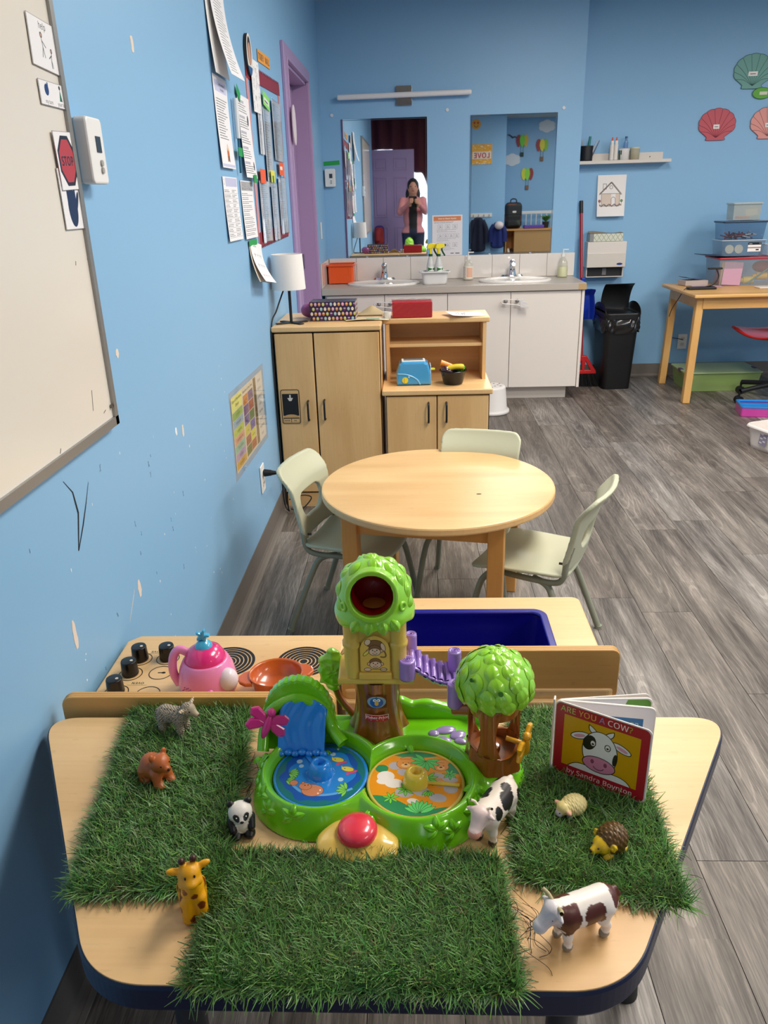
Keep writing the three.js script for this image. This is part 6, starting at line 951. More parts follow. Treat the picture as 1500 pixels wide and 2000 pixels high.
  const sav = canvasTex(640, 640, (g) => {
    g.fillStyle = '#ef9a1c'; g.fillRect(0, 0, 640, 640); g.fillStyle = '#2f8f5c'; for (const [x, y, rx, ry, r] of [[330, 15, 190, 50, 0], [600, 150, 90, 80, 0.8], [80, 180, 46, 40, 0], [150, 560, 190, 80, 0.5], [500, 620, 240, 60, -0.2]]) { g.beginPath(); g.ellipse(x, y, rx, ry, r, 0, 7); g.fill(); }
    g.fillStyle = '#b9b4bb'; for (const [x, y, rx, ry] of [[170, 150, 44, 40], [230, 215, 42, 34], [470, 250, 50, 30], [560, 290, 56, 30], [240, 420, 64, 44], [360, 410, 58, 46], [470, 470, 60, 40], [560, 380, 50, 46], [480, 330, 50, 30]]) { g.beginPath(); g.ellipse(x, y, rx, ry, 0.2, 0, 7); g.fill(); } g.fillStyle = '#efe7de'; for (const [x, y, rx, ry] of [[110, 260, 62, 54], [170, 330, 66, 46], [300, 500, 40, 26], [90, 310, 44, 30]]) { g.beginPath(); g.ellipse(x, y, rx, ry, 0.1, 0, 7); g.fill(); }
    g.lineWidth = 3; g.strokeStyle = '#7a4a1a'; g.fillStyle = '#e8984a'; for (const [x, y, w, h] of [[250, 130, 66, 52], [500, 160, 56, 44]]) { g.beginPath(); g.ellipse(x + 20, y - 50, w * 0.9, h * 0.55, 0, 0, 7); g.fill(); g.stroke(); g.beginPath(); g.ellipse(x, y, w, h, 0, 0, 7); g.fill(); g.stroke(); g.beginPath(); g.arc(x - w * 0.7, y - h * 0.7, 15, 0, 7); g.arc(x + w * 0.7, y - h * 0.7, 15, 0, 7); g.fill(); g.fillStyle = '#f6c27e'; g.beginPath(); g.ellipse(x, y + h * 0.3, w * 0.5, h * 0.42, 0, 0, 7); g.fill(); g.fillStyle = '#4a2414'; g.beginPath(); g.ellipse(x, y + 6, 11, 7, 0, 0, 7); g.fill(); g.beginPath(); g.arc(x - 20, y - 10, 4, 0, 7); g.arc(x + 20, y - 10, 4, 0, 7); g.fill(); g.fillStyle = '#e8984a'; }
    frond(g, 390, 100, 110, 9, '#5fcf6a', -1.7, 4.6); frond(g, 400, 280, 80, 7, '#7fd84e', -2.4, 4.4); frond(g, 250, 390, 66, 7, '#7fd84e'); frond(g, 400, 400, 60, 5, '#7fd84e', -0.9, 2); frond(g, 560, 240, 56, 7, '#5fcf6a'); frond(g, 150, 470, 60, 7, '#7fd84e'); frond(g, 350, 610, 120, 8, '#6fe07a', 2.0, 2.5); });
  const p1 = disc('pond_disc', D1, D1[2] - 0.001, bl, pond), p2 = disc('savanna_disc', D2, D2[2] - 0.001, ye, sav);
  const cup = (r, h) => lathe([[r * 1.15, 0], [r * 1.1, h * 0.3], [r, h * 0.7], [r * 0.75, h], [r * 0.42, h], [r * 0.36, h * 0.5], [0, h * 0.5]], 32);
  obj('peg', [cup(0.0165, 0.022).translate(0, 0.0048, 0), mv(rot(box(0.05, 0.003, 0.006, 0.04, 0, 0, 0.0014), 0, 2.15, 0), 0, 0.0065, 0)], bl, p1); obj('peg', [cup(0.0165, 0.021).translate(0, 0.0048, 0), mv(rot(box(0.048, 0.003, 0.006, 0.04, 0, 0, 0.0014), 0, -0.12, 0), 0, 0.0065, 0)], plastic(0xe9c840, 0.3), p2);
  // front button
  obj('button_mount', nets((x, y, z) => { const t = abs(x + 0.038), rim = 0.172 - t * t * 3.2, d = smaxR(z - rim, smaxR(0.098 + t * t * 5 + t * 0.25 - z, t - 0.056, 0.01), 0.012), top = 0.03 - 0.006 * smooth(0.03, 0.055, t) - 0.01 * smooth(0.145, 0.17, z); return smaxR(max(d * 0.8, -y + 0.0005), (y - top) * 0.9, 0.008); }, [-0.105, -0.004, 0.08], [0.03, 0.045, 0.185], 0.0022), ye, T);
  obj('push_button', lathe([[0.0275, 0], [0.0275, 0.006], [0.024, 0.013], [0.014, 0.0175], [0, 0.0185]], 36).translate(-0.038, 0.029, 0.134), plastic(0xe8344a, 0.32), T);
  // slide wall with waterfall
  { const pts = [], n = 46; for (let i = 0; i <= n; i++) { const t = i / n, a = PI * (1 - t), sc2 = 1 + 0.035 * abs(sin(i * 1.15)); pts.push([-0.142 + cos(a) * 0.056 * sc2, 0.062 + sin(a) * 0.07 * sc2]); } pts.push([-0.078, 0.03], [-0.07, 0.012], [-0.208, 0.012], [-0.2, 0.04]);
    obj('slide_frame', [rot(ext(shp(pts), 0.024, 0.005), -0.12).translate(0, 0, -0.074), tube([[-0.196, 0.03, -0.03], [-0.194, 0.055, -0.05], [-0.18, 0.088, -0.058], [-0.142, 0.106, -0.062], [-0.105, 0.092, -0.058], [-0.09, 0.06, -0.05], [-0.07, 0.045, -0.03]], 0.0095, 50, 12)], gr, T);
    obj('slide_chute', sheet((u, v) => { const x = -0.167 + u * 0.072 - 0.004 * (1 - v), y = 0.032 + 0.076 * Math.pow(max(v, 0), 0.85) - 0.016 * pow2(pow2((u - 0.5) * 2)) * v * v; return [x, y, -0.022 - 0.034 * Math.pow(max(v, 0), 0.7) + 0.006 * pow2((u - 0.5) * 2) + 0.0012 * sin(u * 20 + 3 * sin(v * 4))]; }, 26, 20, 0.003), bl, T);
    obj('splash', [0, 1, 2, 3, 4, 5, 6].map((i) => sph(0.0065, -0.165 + i * 0.0108, 0.036 + 0.0025 * (i % 2), -0.017, 1, 0.7, 0.8, 12)), bl, T); }
  const wing = (l, w) => ext(shp([[0, 0], [l * 0.3, w * 0.8], [l * 0.75, w], [l, w * 0.35], [l * 0.85, -w * 0.35], [l * 0.4, -w * 0.35]]), 0.008, 0.003, 8).translate(0, 0, -0.004);
  const butterfly = (nm, m, pos, e, s) => { const g = new THREE.Group(); g.name = nm; g.position.set(...pos); g.rotation.set(...e); g.scale.setScalar(s); T.add(g); for (const [a, l, w, mir] of [[0.35, 0.036, 0.013, 1], [-0.45, 0.034, 0.013, 1], [0.35, 0.036, 0.013, -1], [-0.45, 0.034, 0.013, -1]]) obj('wing', rot(rot(wing(l, w), 0, 0, a), 0, mir < 0 ? PI : 0, 0), m, g); obj('insect_body', [sph(0.007, 0, 0.018, 0.003, 1, 1, 1), sph(0.0062, 0, -0.004, 0.003, 1, 3.2, 1)], m, g); return g; };
  butterfly('dragonfly', plastic(0xe0288a, 0.4), [-0.186, 0.078, -0.036], [-0.35, 0.25, -0.35], 1.0);
  // tree house trunk
  const TX = -0.018, TZ = -0.09;
  const trunk = (y0, y1, r0, rm, r1, k) => sheet((u, v) => { const a = u * 2 * PI, y = y0 + (y1 - y0) * v, fl = (1 - v) * (1 - v) * (1 - v), ft = v * v * v, r = rm + (r0 - rm) * fl + (r1 - rm) * ft, w = 1 + (0.03 + 0.1 * fl) * sin(a * k) + 0.025 * sin(a * k * 2.3 + v * 4); return [r * w * cos(a), y, -r * w * sin(a)]; }, 72, 18);
  obj('tree_trunk', trunk(0.026, 0.136, 0.047, 0.032, 0.038, 7).translate(TX, 0, TZ), br, T);
  const patch = (w, h, y, R, tex, nm, rough = 0.3) => obj(nm, new THREE.CylinderGeometry(R, R, h, 20, 1, true, -w / R / 2, w / R).translate(TX, y, TZ), printed(tex, rough), T);
  patch(0.032, 0.023, 0.104, 0.0375, canvasTex(160, 120, (g) => { g.fillStyle = '#6a3410'; g.fillRect(0, 0, 160, 120); g.fillStyle = '#8fb2c8'; g.beginPath(); g.ellipse(80, 60, 74, 54, 0, 0, 7); g.fill(); g.fillStyle = '#1f5fb8'; g.beginPath(); g.ellipse(80, 64, 52, 46, 0, 0, 7); g.fill(); g.fillStyle = '#fff'; g.beginPath(); g.arc(66, 42, 14, 0, 7); g.arc(96, 42, 14, 0, 7); g.fill(); g.fillStyle = '#182030'; g.beginPath(); g.arc(69, 44, 5, 0, 7); g.arc(93, 44, 5, 0, 7); g.fill(); g.fillStyle = '#e8b83a'; g.beginPath(); g.ellipse(80, 72, 16, 20, 0, 0, 7); g.fill(); g.fillStyle = '#3a9a4a'; g.fillRect(72, 8, 16, 10); }), 'bird_sticker');
  patch(0.038, 0.0115, 0.076, 0.0395, canvasTex(256, 76, (g) => { g.fillStyle = '#c01828'; g.fillRect(0, 0, 256, 76); g.strokeStyle = '#fff'; g.lineWidth = 5; g.strokeRect(4, 4, 248, 60); for (let i = 0; i < 4; i++) { g.fillStyle = '#c01828'; g.beginPath(); g.arc(32 + i * 64, 62, 26, 0, PI); g.fill(); } g.fillStyle = '#fff'; g.font = 'bold 40px serif'; g.textAlign = 'center'; g.fillText('Fisher-Price', 128, 48, 236); }), 'logo_plate', 0.25);
  // house
  obj('platform', rot(ext(shp([[-0.058, -0.035], [0.058, -0.035], [0.06, 0.03], [0.045, 0.05], [-0.045, 0.05], [-0.06, 0.03]]), 0.011, 0.003), -PI / 2).translate(TX, 0.134, TZ), ye, T);
  const colm = (x, z) => lathe([[0.013, 0], [0.0135, 0.052], [0.0155, 0.054], [0.0155, 0.06], [0.0135, 0.063], [0.014, 0.098]], 20).translate(TX + x, 0.145, TZ + z);
  obj('house_wall', [rot(ext(shp([[-0.036, -0.03], [0.036, -0.03], [0.04, 0.0], [0.036, 0.034], [-0.036, 0.034], [-0.04, 0.0]]), 0.098, 0.004), -PI / 2).translate(TX, 0.145, TZ), colm(-0.034, 0.022), colm(0.034, 0.022), box(0.05, 0.012, 0.012, TX, 0.151, TZ + 0.033, 0.003), ...[-0.03, -0.012, 0.006, 0.024].map((x, i) => sph(0.011, TX + x + 0.003, 0.238 - (i % 2) * 0.004, TZ + 0.027, 1, 0.8, 0.6, 12))], ye, T);
  { const s = new THREE.Shape(); s.moveTo(-0.022, 0); s.lineTo(0.022, 0); s.lineTo(0.022, 0.04); s.quadraticCurveTo(0.02, 0.058, 0, 0.062); s.quadraticCurveTo(-0.02, 0.058, -0.022, 0.04); s.closePath();
    const g = new THREE.ShapeGeometry(s, 10), uv = g.attributes.uv, p = g.attributes.position; for (let i = 0; i < p.count; i++) uv.setXY(i, (p.getX(i) + 0.022) / 0.044, p.getY(i) / 0.062);
    obj('monkey_sticker', g.translate(TX, 0.158, TZ + 0.0345), printed(canvasTex(220, 310, (c) => {
      c.fillStyle = '#f0c860'; c.fillRect(0, 0, 220, 310); c.strokeStyle = '#5a3a28'; c.lineWidth = 4;
      const monk = (x, y, s, up) => { c.fillStyle = '#8a6444'; c.beginPath(); c.ellipse(x, y - 12 * s, 46 * s, 40 * s, 0, 0, 7); c.fill(); c.stroke(); for (const k of [-1, 1]) { c.fillStyle = '#e8c0a0'; c.beginPath(); c.arc(x + k * 48 * s, y, 14 * s, 0, 7); c.fill(); c.stroke(); } c.fillStyle = '#f0d2b8'; c.beginPath(); c.ellipse(x, y + 8 * s, 44 * s, 32 * s, 0, 0, 7); c.fill(); c.stroke(); c.fillStyle = '#2a1a14'; c.beginPath(); c.arc(x - 16 * s, y - 6 * s, 5 * s, 0, 7); c.arc(x + 16 * s, y - 6 * s, 5 * s, 0, 7); c.fill(); c.fillStyle = '#d87a7a'; c.beginPath(); c.ellipse(x, y + 6 * s, 8 * s, 6 * s, 0, 0, 7); c.fill(); c.beginPath(); c.arc(x, y + 12 * s, 18 * s, 0.3, 2.8); c.stroke(); };
      c.fillStyle = '#8a6444'; c.beginPath(); c.ellipse(110, 70, 60, 34, 0, 0, 7); c.fill(); c.stroke(); c.fillStyle = '#f0d2b8'; c.beginPath(); c.ellipse(58, 54, 22, 28, 0.4, 0, 7); c.fill(); c.stroke(); c.beginPath(); c.ellipse(172, 96, 16, 36, -0.3, 0, 7); c.fill(); c.stroke(); c.lineWidth = 12; c.strokeStyle = '#8a6444'; c.beginPath(); c.moveTo(150, 180); c.quadraticCurveTo(215, 200, 180, 130); c.stroke(); c.lineWidth = 4; c.strokeStyle = '#5a3a28';
      monk(110, 130, 1, 1); monk(112, 244, 1, 0); c.fillStyle = '#f0e06a'; c.beginPath(); c.ellipse(44, 150, 12, 30, 0.8, 0, 7); c.fill(); c.stroke(); c.fillStyle = '#f0d2b8'; c.beginPath(); c.ellipse(52, 292, 26, 14, 0, 0, 7); c.ellipse(172, 292, 26, 14, 0, 0, 7); c.fill(); c.stroke(); }), 0.3), T); }
  // dome with round opening; leaf ridges pressed into it
  const ridg = (x, y, z) => { const a = atan2(x, z), e = y; return 0.0022 * (abs(sin(a * 4.5 + sin(e * 90) * 0.9)) * 0.7 + abs(sin(e * 130 + a * 2.2)) * 0.6 - 0.6); };
  const hc = [TX, 0.285, TZ], ax = [0, 0.22, 0.975];
  const cylD = (x, y, z, r) => { const dx = x - hc[0], dy = y - hc[1], dz = z - hc[2], t = dx * ax[0] + dy * ax[1] + dz * ax[2], px = dx - t * ax[0], py = dy - t * ax[1], pz = dz - t * ax[2]; return [hypot(px, py, pz) - r, t]; };
  const dome = (x, y, z) => { const px = x - TX, py = y - 0.266, pz = z - TZ, up = py > 0 ? py / 0.065 : py / 0.1, k0 = hypot(px / 0.0565, max(up, 0), pz / 0.0545); let d = (k0 - 1) * 0.052 - 0.004 * smooth(0.0, -0.016, py); d = smaxR(d, 0.238 - y + 0.0025 * sin(atan2(px, pz) * 8), 0.006);
    const [c, t] = cylD(x, y, z, 0.0305), ring = hypot(max(abs(c - 0.0035) - 0.002, 0), max(abs(t - 0.048) - 0.012, 0)) - 0.0025; d = min(d, ring); return t > 0 ? max(d, -c) : max(d, -(hypot(x - hc[0], y - hc[1], z - hc[2]) - 0.035)); };
  obj('roof_dome', nets(dome, [TX - 0.068, 0.228, TZ - 0.062], [TX + 0.068, 0.345, TZ + 0.072], 0.0021), grL, T);
  { const ls = []; for (const [th, n] of [[0.2, 4], [0.55, 7], [0.9, 9], [1.25, 11], [1.6, 12]]) for (let i = 0; i < n; i++) { const a = (i + 0.5 * (th * 2.9 % 1)) / n * 2 * PI, t0 = th - 0.2, R = 0.0565, p = [TX + sin(t0) * R * cos(a), 0.266 + cos(t0) * 0.065, TZ + sin(t0) * R * 0.965 * sin(a)]; const q = V(p[0] - hc[0], p[1] - hc[1] - 0.006, p[2] - hc[2]); if (q.z > 0.01 && hypot(q.x, q.y) < 0.046) continue; const tw = 0.55 * (i % 2 ? 1 : -1); ls.push(leafAt(p, [sin(th) * cos(a), cos(th), sin(th) * sin(a)], [cos(th) * cos(a) + tw * sin(a), -sin(th), cos(th) * sin(a) - tw * cos(a)], 0.028, 0.0115, 0.006, 0.16)); }
    obj('roof_leaf', ls, grL, T); }
  for (const s of [-1, 1]) obj('roof_eyelet', rot(torus(0.0055, 0.0026, 22, 8), -0.1, s * 0.9, 0).translate(TX + s * 0.043, 0.27, TZ + 0.035), grL, T);
  obj('roof_leaf', [-0.02, -0.004, 0.012, 0.026].map((x, i) => leafAt([TX + x, 0.256, TZ + 0.0565 - 18 * x * x * 0.4], [x * 8, 0.1, 1], [(i - 1.5) * 0.4, -1, 0], 0.024, 0.0095, 0.006, 0.12)), grL, T);
  const cupM = plastic(0xb40c14, 0.3), al = Math.atan2(0.22, 0.975);
  obj('inner_cup', [rot(mv(lathe([[0.0, -0.03], [0.018, -0.027], [0.027, -0.015], [0.0295, 0.0], [0.0297, 0.05]], 36), 0, 0, 0), PI / 2 - al, 0, 0).translate(...hc)], cupM, T);
  obj('cup_floor', rot(new THREE.CircleGeometry(0.017, 24), -PI / 2).translate(hc[0], hc[1] - 0.0215, hc[2] + 0.012), plastic(0xe0a030, 0.4), T);
  // leaf bush behind the slide
  obj('leaf_bush', nets((x, y, z) => { const px = x + 0.091, py = y - 0.118, pz = z + 0.122, a = atan2(px, py), k0 = hypot(px / 0.029, py / 0.044, pz / 0.014); return (k0 - 1) * 0.012 + 0.0016 * abs(sin(a * 4)) + 0.0012 * abs(sin(hypot(px, py) * 260 + a)); }, [-0.13, 0.065, -0.142], [-0.05, 0.17, -0.1], 0.0021), grL, T);
  obj('bush_stem', tube([[-0.088, 0.08, -0.122], [-0.08, 0.06, -0.12], [-0.06, 0.035, -0.115]], 0.006, 14), br, T);
  // bridge
  const post = (x, y0, y1, z, r = 0.0125) => lathe([[0, y0], [r * 0.96, y0], [r, y0 + 0.003], [r, y1 - 0.003], [r * 0.9, y1], [r * 0.45, y1], [r * 0.42, y1 - 0.006], [0, y1 - 0.006]], 26).translate(x, 0, z);
  for (const q of [[0.03, 0.146, 0.179, -0.056], [0.036, 0.146, 0.192, -0.108, 0.009], [0.102, 0.108, 0.148, -0.04], [0.103, 0.12, 0.172, -0.092, 0.0105]]) { const p = obj('bridge_post', post(...q), pu, T); obj('post_spiral', [0.003, 0.0055, 0.008].map((r) => rot(torus(r, 0.0006, 24, 5), PI / 2).translate(q[0], q[2] + 0.0002, q[3])), pu, p); }
  obj('bridge_deck', sheet((u, v) => { const x = 0.03 + u * 0.078, y = 0.158 - 0.03 * u - 0.012 * sin(u * PI) + 0.0022 * abs(sin(u * 22)) + 0.016 * pow2((v - 0.5) * 2), z = -0.056 - v * 0.052 + 0.014 * u; return [x, y, z]; }, 60, 16, 0.004), pu, T);
  for (let i = 0; i < 7; i++) { const u = (i + 0.5) / 7, x = 0.03 + u * 0.078, y = 0.162 - 0.03 * u - 0.012 * sin(u * PI); obj('bridge_log', tube([[x, y + 0.014, -0.056 + 0.014 * u], [x + 0.001, y + 0.004, -0.066 + 0.014 * u], [x + 0.002, y + 0.002, -0.082 + 0.014 * u], [x + 0.001, y + 0.005, -0.098 + 0.014 * u], [x, y + 0.016, -0.108 + 0.014 * u]], 0.0045, 20, 8), pu, T); }
  // right tree
  const RXX = 0.157, RZ = -0.01;
  obj('stump_cup', [sheet((u, v) => { const a = u * 2 * PI, r = 0.0385 + 0.0015 * sin(a * 9) + 0.004 * pow2(1 - v); return [RXX + r * cos(a), 0.03 + v * (0.036 + 0.006 * sin(a * 2 + 1)), RZ - r * sin(a)]; }, 72, 8), sheet((u, v) => { const a = u * 2 * PI, r = 0.034; return [RXX + r * cos(a), 0.05 + v * (0.016 + 0.006 * sin(a * 2 + 1)), RZ - r * sin(a)]; }, 60, 3), sheet((u, v) => { const a = u * 2 * PI, r = 0.034 + v * 0.0045; return [RXX + r * cos(a), 0.066 + 0.006 * sin(a * 2 + 1), RZ - r * sin(a)]; }, 60, 1), cyl(0.034, 0.034, 0.003, RXX, 0.05, RZ, 40), lathe([[0.011, 0.05], [0.011, 0.057], [0.009, 0.059], [0, 0.059]], 24).translate(RXX, 0, RZ)], br, T);
  for (const a of [0.35, 2.65, 4.4]) obj('tree_post', sheet((u, v) => { const y = 0.062 + v * 0.085, w = 0.28 + 0.3 * pow2((v - 0.45) * 2), an = a + (u - 0.5) * 2 * w, r = 0.0365 + 0.0012 * sin(an * 14); return [RXX + r * cos(an), y, RZ - r * sin(an)]; }, 12, 12, 0.0035), br, T);
  obj('tree_collar', [cyl(0.037, 0.036, 0.03, RXX, 0.14, RZ, 40, true), cyl(0.037, 0.037, 0.003, RXX, 0.154, RZ, 40), tube([[RXX - 0.03, 0.108, RZ - 0.02], [0.115, 0.105, -0.035], [0.1, 0.1, -0.042]], 0.0105, 14)], br, T);
  const can = (x, y, z) => { const px = x - RXX, py = y - 0.17, pz = z - RZ, k0 = hypot(px / 0.055, py > 0 ? py / 0.05 : py / 0.06, pz / 0.053); return smaxR((k0 - 1) * 0.05, -(py + 0.02), 0.006); };
  { const ls = []; for (const [th, n, l, w] of [[1.75, 13, 0.03, 0.0125], [1.45, 12, 0.03, 0.013], [1.1, 10, 0.03, 0.013], [0.75, 8, 0.028, 0.012], [0.4, 6, 0.024, 0.011], [0.1, 4, 0.02, 0.009]]) for (let i = 0; i < n; i++) { const a = (i + th * 3.3 + rr(-0.15, 0.15)) / n * 2 * PI, t0 = th - 0.25, sx = sin(t0) * 0.056, p = [RXX + sx * cos(a), 0.17 + cos(t0) * 0.051, RZ + sx * sin(a)], nn = [sin(th) * cos(a), cos(th) * 1.05 + 0.1, sin(th) * sin(a)]; ls.push(leafAt(p, nn, [cos(th) * cos(a) + 0.25 * sin(a), -sin(th), cos(th) * sin(a) - 0.25 * cos(a)], l, w, 0.0042, 0.16)); }
    obj('tree_canopy', [nets(can, [RXX - 0.07, 0.13, RZ - 0.07], [RXX + 0.07, 0.232, RZ + 0.07], 0.003), ...ls], grL, T); }
  obj('canopy_hole', [rot(cyl(0.0035, 0.0035, 0.004, 0, 0, 0, 14), 1.1).translate(RXX + 0.002, 0.189, RZ + 0.0575), rot(cyl(0.0028, 0.0028, 0.004, 0, 0, 0, 12), 1.0, 0, 0.6).translate(RXX - 0.036, 0.198, RZ + 0.037)], M(0x2f6a10, 0.6), T);
  const yb = butterfly('butterfly_crank', plastic(0xe2a416, 0.34), [0.2, 0.078, 0.012], [0.15, 1.15, 0.0], 0.92); obj('crank_axle', rot(cyl(0.004, 0.004, 0.03, 0, 0, 0, 12), PI / 2).translate(0, 0, -0.015), plastic(0xe2a416, 0.34), yb);
  // stones and back hill
  [[0.06, -0.048, 0.013, 0.016, 0.3], [0.07, -0.07, 0.009, 0.008, 0], [0.089, -0.078, 0.017, 0.01, 0.2], [0.085, -0.052, 0.014, 0.01, -0.3], [0.076, -0.036, 0.01, 0.007, 0.1], [0.108, -0.066, 0.014, 0.01, 0.5], [0.112, -0.05, 0.011, 0.007, -0.2]].forEach(([x, z, a, b, r]) => obj('stepping_stone', rot(sph(1, 0, 0, 0, a, 0.0042, b, 18), 0, r, 0).translate(x, 0.0325, z), plastic(0x9580b8, 0.3), T));
  obj('back_hill', nets((x, y, z) => { const top = 0.05 + 0.016 * sin((x - 0.02) * 34) * smooth(0.16, 0.02, x) + 0.022 * smooth(0.03, 0.0, abs(x - 0.012)) + 0.012 * smooth(0.02, 0, abs(x - 0.135)), d = rb(x, z, 0.085, -0.118 + 0.03 * smooth(0.1, 0.18, x), 0.085, 0.009, 0.008); return smaxR(d, (y - top) * 0.7, 0.008); }, [-0.012, 0.014, -0.14], [0.185, 0.1, -0.065], 0.0026), gr, T);
}

// ---------- toy animals (local axes: x forward, y up) ----------
const mm = 0.001;
function figure(name, label, pos, turn, s, prims, k, lo, hi, cell, paint, rough = 0.42, warp) {
  const t = thing(name, label, 'toy animal', pos, turn);
  const g = sculpt(prims, k, lo, hi, cell, paint, warp);
  obj('figure_body', sc(g, s * mm), MV(rough, { clearcoat: 0.15, clearcoatRoughness: 0.3 }), t);
  const u = s * mm;
  return { t, u, ball: (nm, x, y, z, r, c, sx = 1, sy = 1, sz = 1) => obj(nm, sph(r * u, x * u, y * u, z * u, sx, sy, sz, 12), M(c, 0.2), t) };
}
const both = (f) => [...f(1), ...f(-1)];
function cowPrims(c) {
  return [K(-32, 45, 0, 17, 20, 46, 0, 18, c), E(-6, 41, 0, 38, 17, 18, null, c), K(20, 50, 0, 15, 36, 57, 0, 11, c), K(36, 56, 0, 11.5, 51, 43, 0, 7.8, c), E(54, 40, 0, 7, 6.8, 7.4, null, c), K(34, 44, 0, 6, 26, 34, 0, 8, c),
    ...both((s) => [K(20, 38, s * 9, 8, 21, 20, s * 10, 5, c), K(21, 20, s * 10, 5, 20, 7, s * 10, 4.2, c), K(20, 5, s * 10, 5, 21.5, 3.5, s * 10, 5.2, 2), K(-30, 42, s * 9, 11, -26, 27, s * 11, 7, c), K(-26, 27, s * 11, 6, -32, 16, s * 11, 4.6, c), K(-32, 16, s * 11, 4.6, -30, 6, s * 11, 4.2, c), K(-30, 5, s * 11, 5, -28, 3.5, s * 11, 5.2, 2), E(37, 61, s * 14, 3, 2.6, 7, [s * 0.35, 0, 0], c)]),
    K(-48, 55, 0, 3, -53, 44, 0, 2.6, c), K(-53, 44, 0, 2.6, -53, 26, 0, 2.6, c), E(-20, 26, 0, 7, 5, 6, null, 5)];
}
const spots = (list, x, y, z) => list.some(([cx, cy, cz, rx, ry, rz]) => pow2((x - cx) / rx) + pow2((y - cy) / ry) + pow2((z - cz) / rz) < 1 + 0.14 * sin(x * 0.3 + y * 0.25) + 0.1 * sin(y * 0.4 - z * 0.35));
{ // black and white cow
  const bw = [[-2, 50, 14, 13, 18, 11], [-36, 52, 14, 9, 13, 10], [22, 48, 14, 8, 14, 9], [-8, 52, -14, 14, 14, 10], [18, 50, -14, 8, 10, 9], [-34, 44, -14, 7, 8, 9], [-22, 36, 18, 6, 9, 8], [8, 60, 8, 7, 5, 7], [-20, 60, -6, 8, 5, 8]];
  const f = figure('toy_cow', 'black and white toy cow beside the green playset', [0.748, TY + 0.001, -0.838], -2.14, 1.06, cowPrims(1), 5, [-62, -4, -26], [66, 78, 26], 1.6, (x, y, z, c) => { if (c === 2) return 0x4a3630; if (c === 5) return 0xe8b9a4; if (x > 50 && y < 46) return 0xdf9a84; if (x > 30) return 0xf0d8d2; return y > 15 && spots(bw, x, y, z) ? 0x17100f : 0xf2e4d6; });
  for (const s of [1, -1]) { f.ball('eye', 43, 56, s * 8.6, 1.3, 0x14100e); obj('horn', tube([[33 * f.u, 65 * f.u, s * 5 * f.u], [32 * f.u, 69 * f.u, s * 11 * f.u], [36 * f.u, 73 * f.u, s * 15 * f.u]], 1.8 * f.u, 10, 8), M(0xf0e2cc, 0.4), f.t); }
}
{ // brown and white cow
  const bw = [[22, 50, 0, 15, 24, 30], [-10, 44, 15, 15, 15, 12], [-10, 44, -15, 15, 15, 12], [-46, 52, 0, 12, 26, 30], [20, 26, 12, 7, 14, 8]];
  const f = figure('toy_cow', 'brown and white toy cow near the front right table corner', [0.832, TY + 0.001, -0.674], -2.72, 1.02, cowPrims(1), 5, [-62, -4, -26], [66, 78, 26], 1.6, (x, y, z, c) => { if (c === 2) return 0x8c8474; if (c === 5) return 0xe8cdb4; if (x > 33 && y > 40) return 0xd9d4d8; return y > 12 && spots(bw, x, y, z) && !(y > 62 && abs(z) < 6) ? 0x552216 : 0xefe6dc; });
  for (const s of [1, -1]) { f.ball('eye', 43, 55, s * 8.8, 1.7, 0x3a1410); obj('horn', tube([[34 * f.u, 65 * f.u, s * 5 * f.u], [35 * f.u, 69 * f.u, s * 13 * f.u], [39 * f.u, 73 * f.u, s * 19 * f.u]], 2.4 * f.u, 10, 8), M(0xb9ac80, 0.4), f.t); }
  obj('hair_tuft', sph(6 * f.u, 36 * f.u, 65.5 * f.u, 0, 1, 0.4, 0.9, 12), M(0xe3d3a4, 0.7), f.t);
}
{ // lamb
  const wool = (d, x, y, z) => (x < 32 && y > 12 ? d - 1.7 * sin(x * 1.35 + 0.8 * sin(y)) * sin(y * 1.4 + 0.5 * sin(z)) * sin(z * 1.35 + x * 0.3) : d);
  const f = figure('toy_lamb', 'grey curly toy lamb standing on the left grass strip', [0.25, TY + 0.014, -1.036], -0.3, 0.98, [K(-20, 36, 0, 14.5, 10, 37, 0, 14, 1), K(12, 40, 0, 10, 24, 52, 0, 10, 1), E(27, 54, 0, 11, 11, 10.5, null, 1), K(30, 52, 0, 8, 41, 46, 0, 5, 3), ...both((s) => [K(10, 30, s * 8, 7.5, 12, 14, s * 9, 5.5, 1), K(12, 14, s * 9, 4.6, 12, 3, s * 9, 4.4, 3), K(-22, 30, s * 8, 8.5, -23, 14, s * 9, 5.8, 1), K(-23, 14, s * 9, 4.8, -23, 3, s * 9, 4.4, 3), E(24, 58, s * 15, 3, 3, 8, [s * -0.5, 0, 0], 4)]), K(-34, 38, 0, 4, -38, 26, 0, 3.5, 1)], 5, [-46, -4, -28], [52, 72, 28], 1.35, (x, y, z, c) => (c === 4 ? 0xd8c0a4 : c === 3 ? 0xb09e84 : 0xa29480), 0.6, wool);
  for (const s of [1, -1]) f.ball('eye', 34, 55, s * 7.6, 1.7, 0x1a120e); f.ball('nose', 45.4, 46.5, 0, 1.5, 0x5a3a30, 1, 1, 1.6);
}
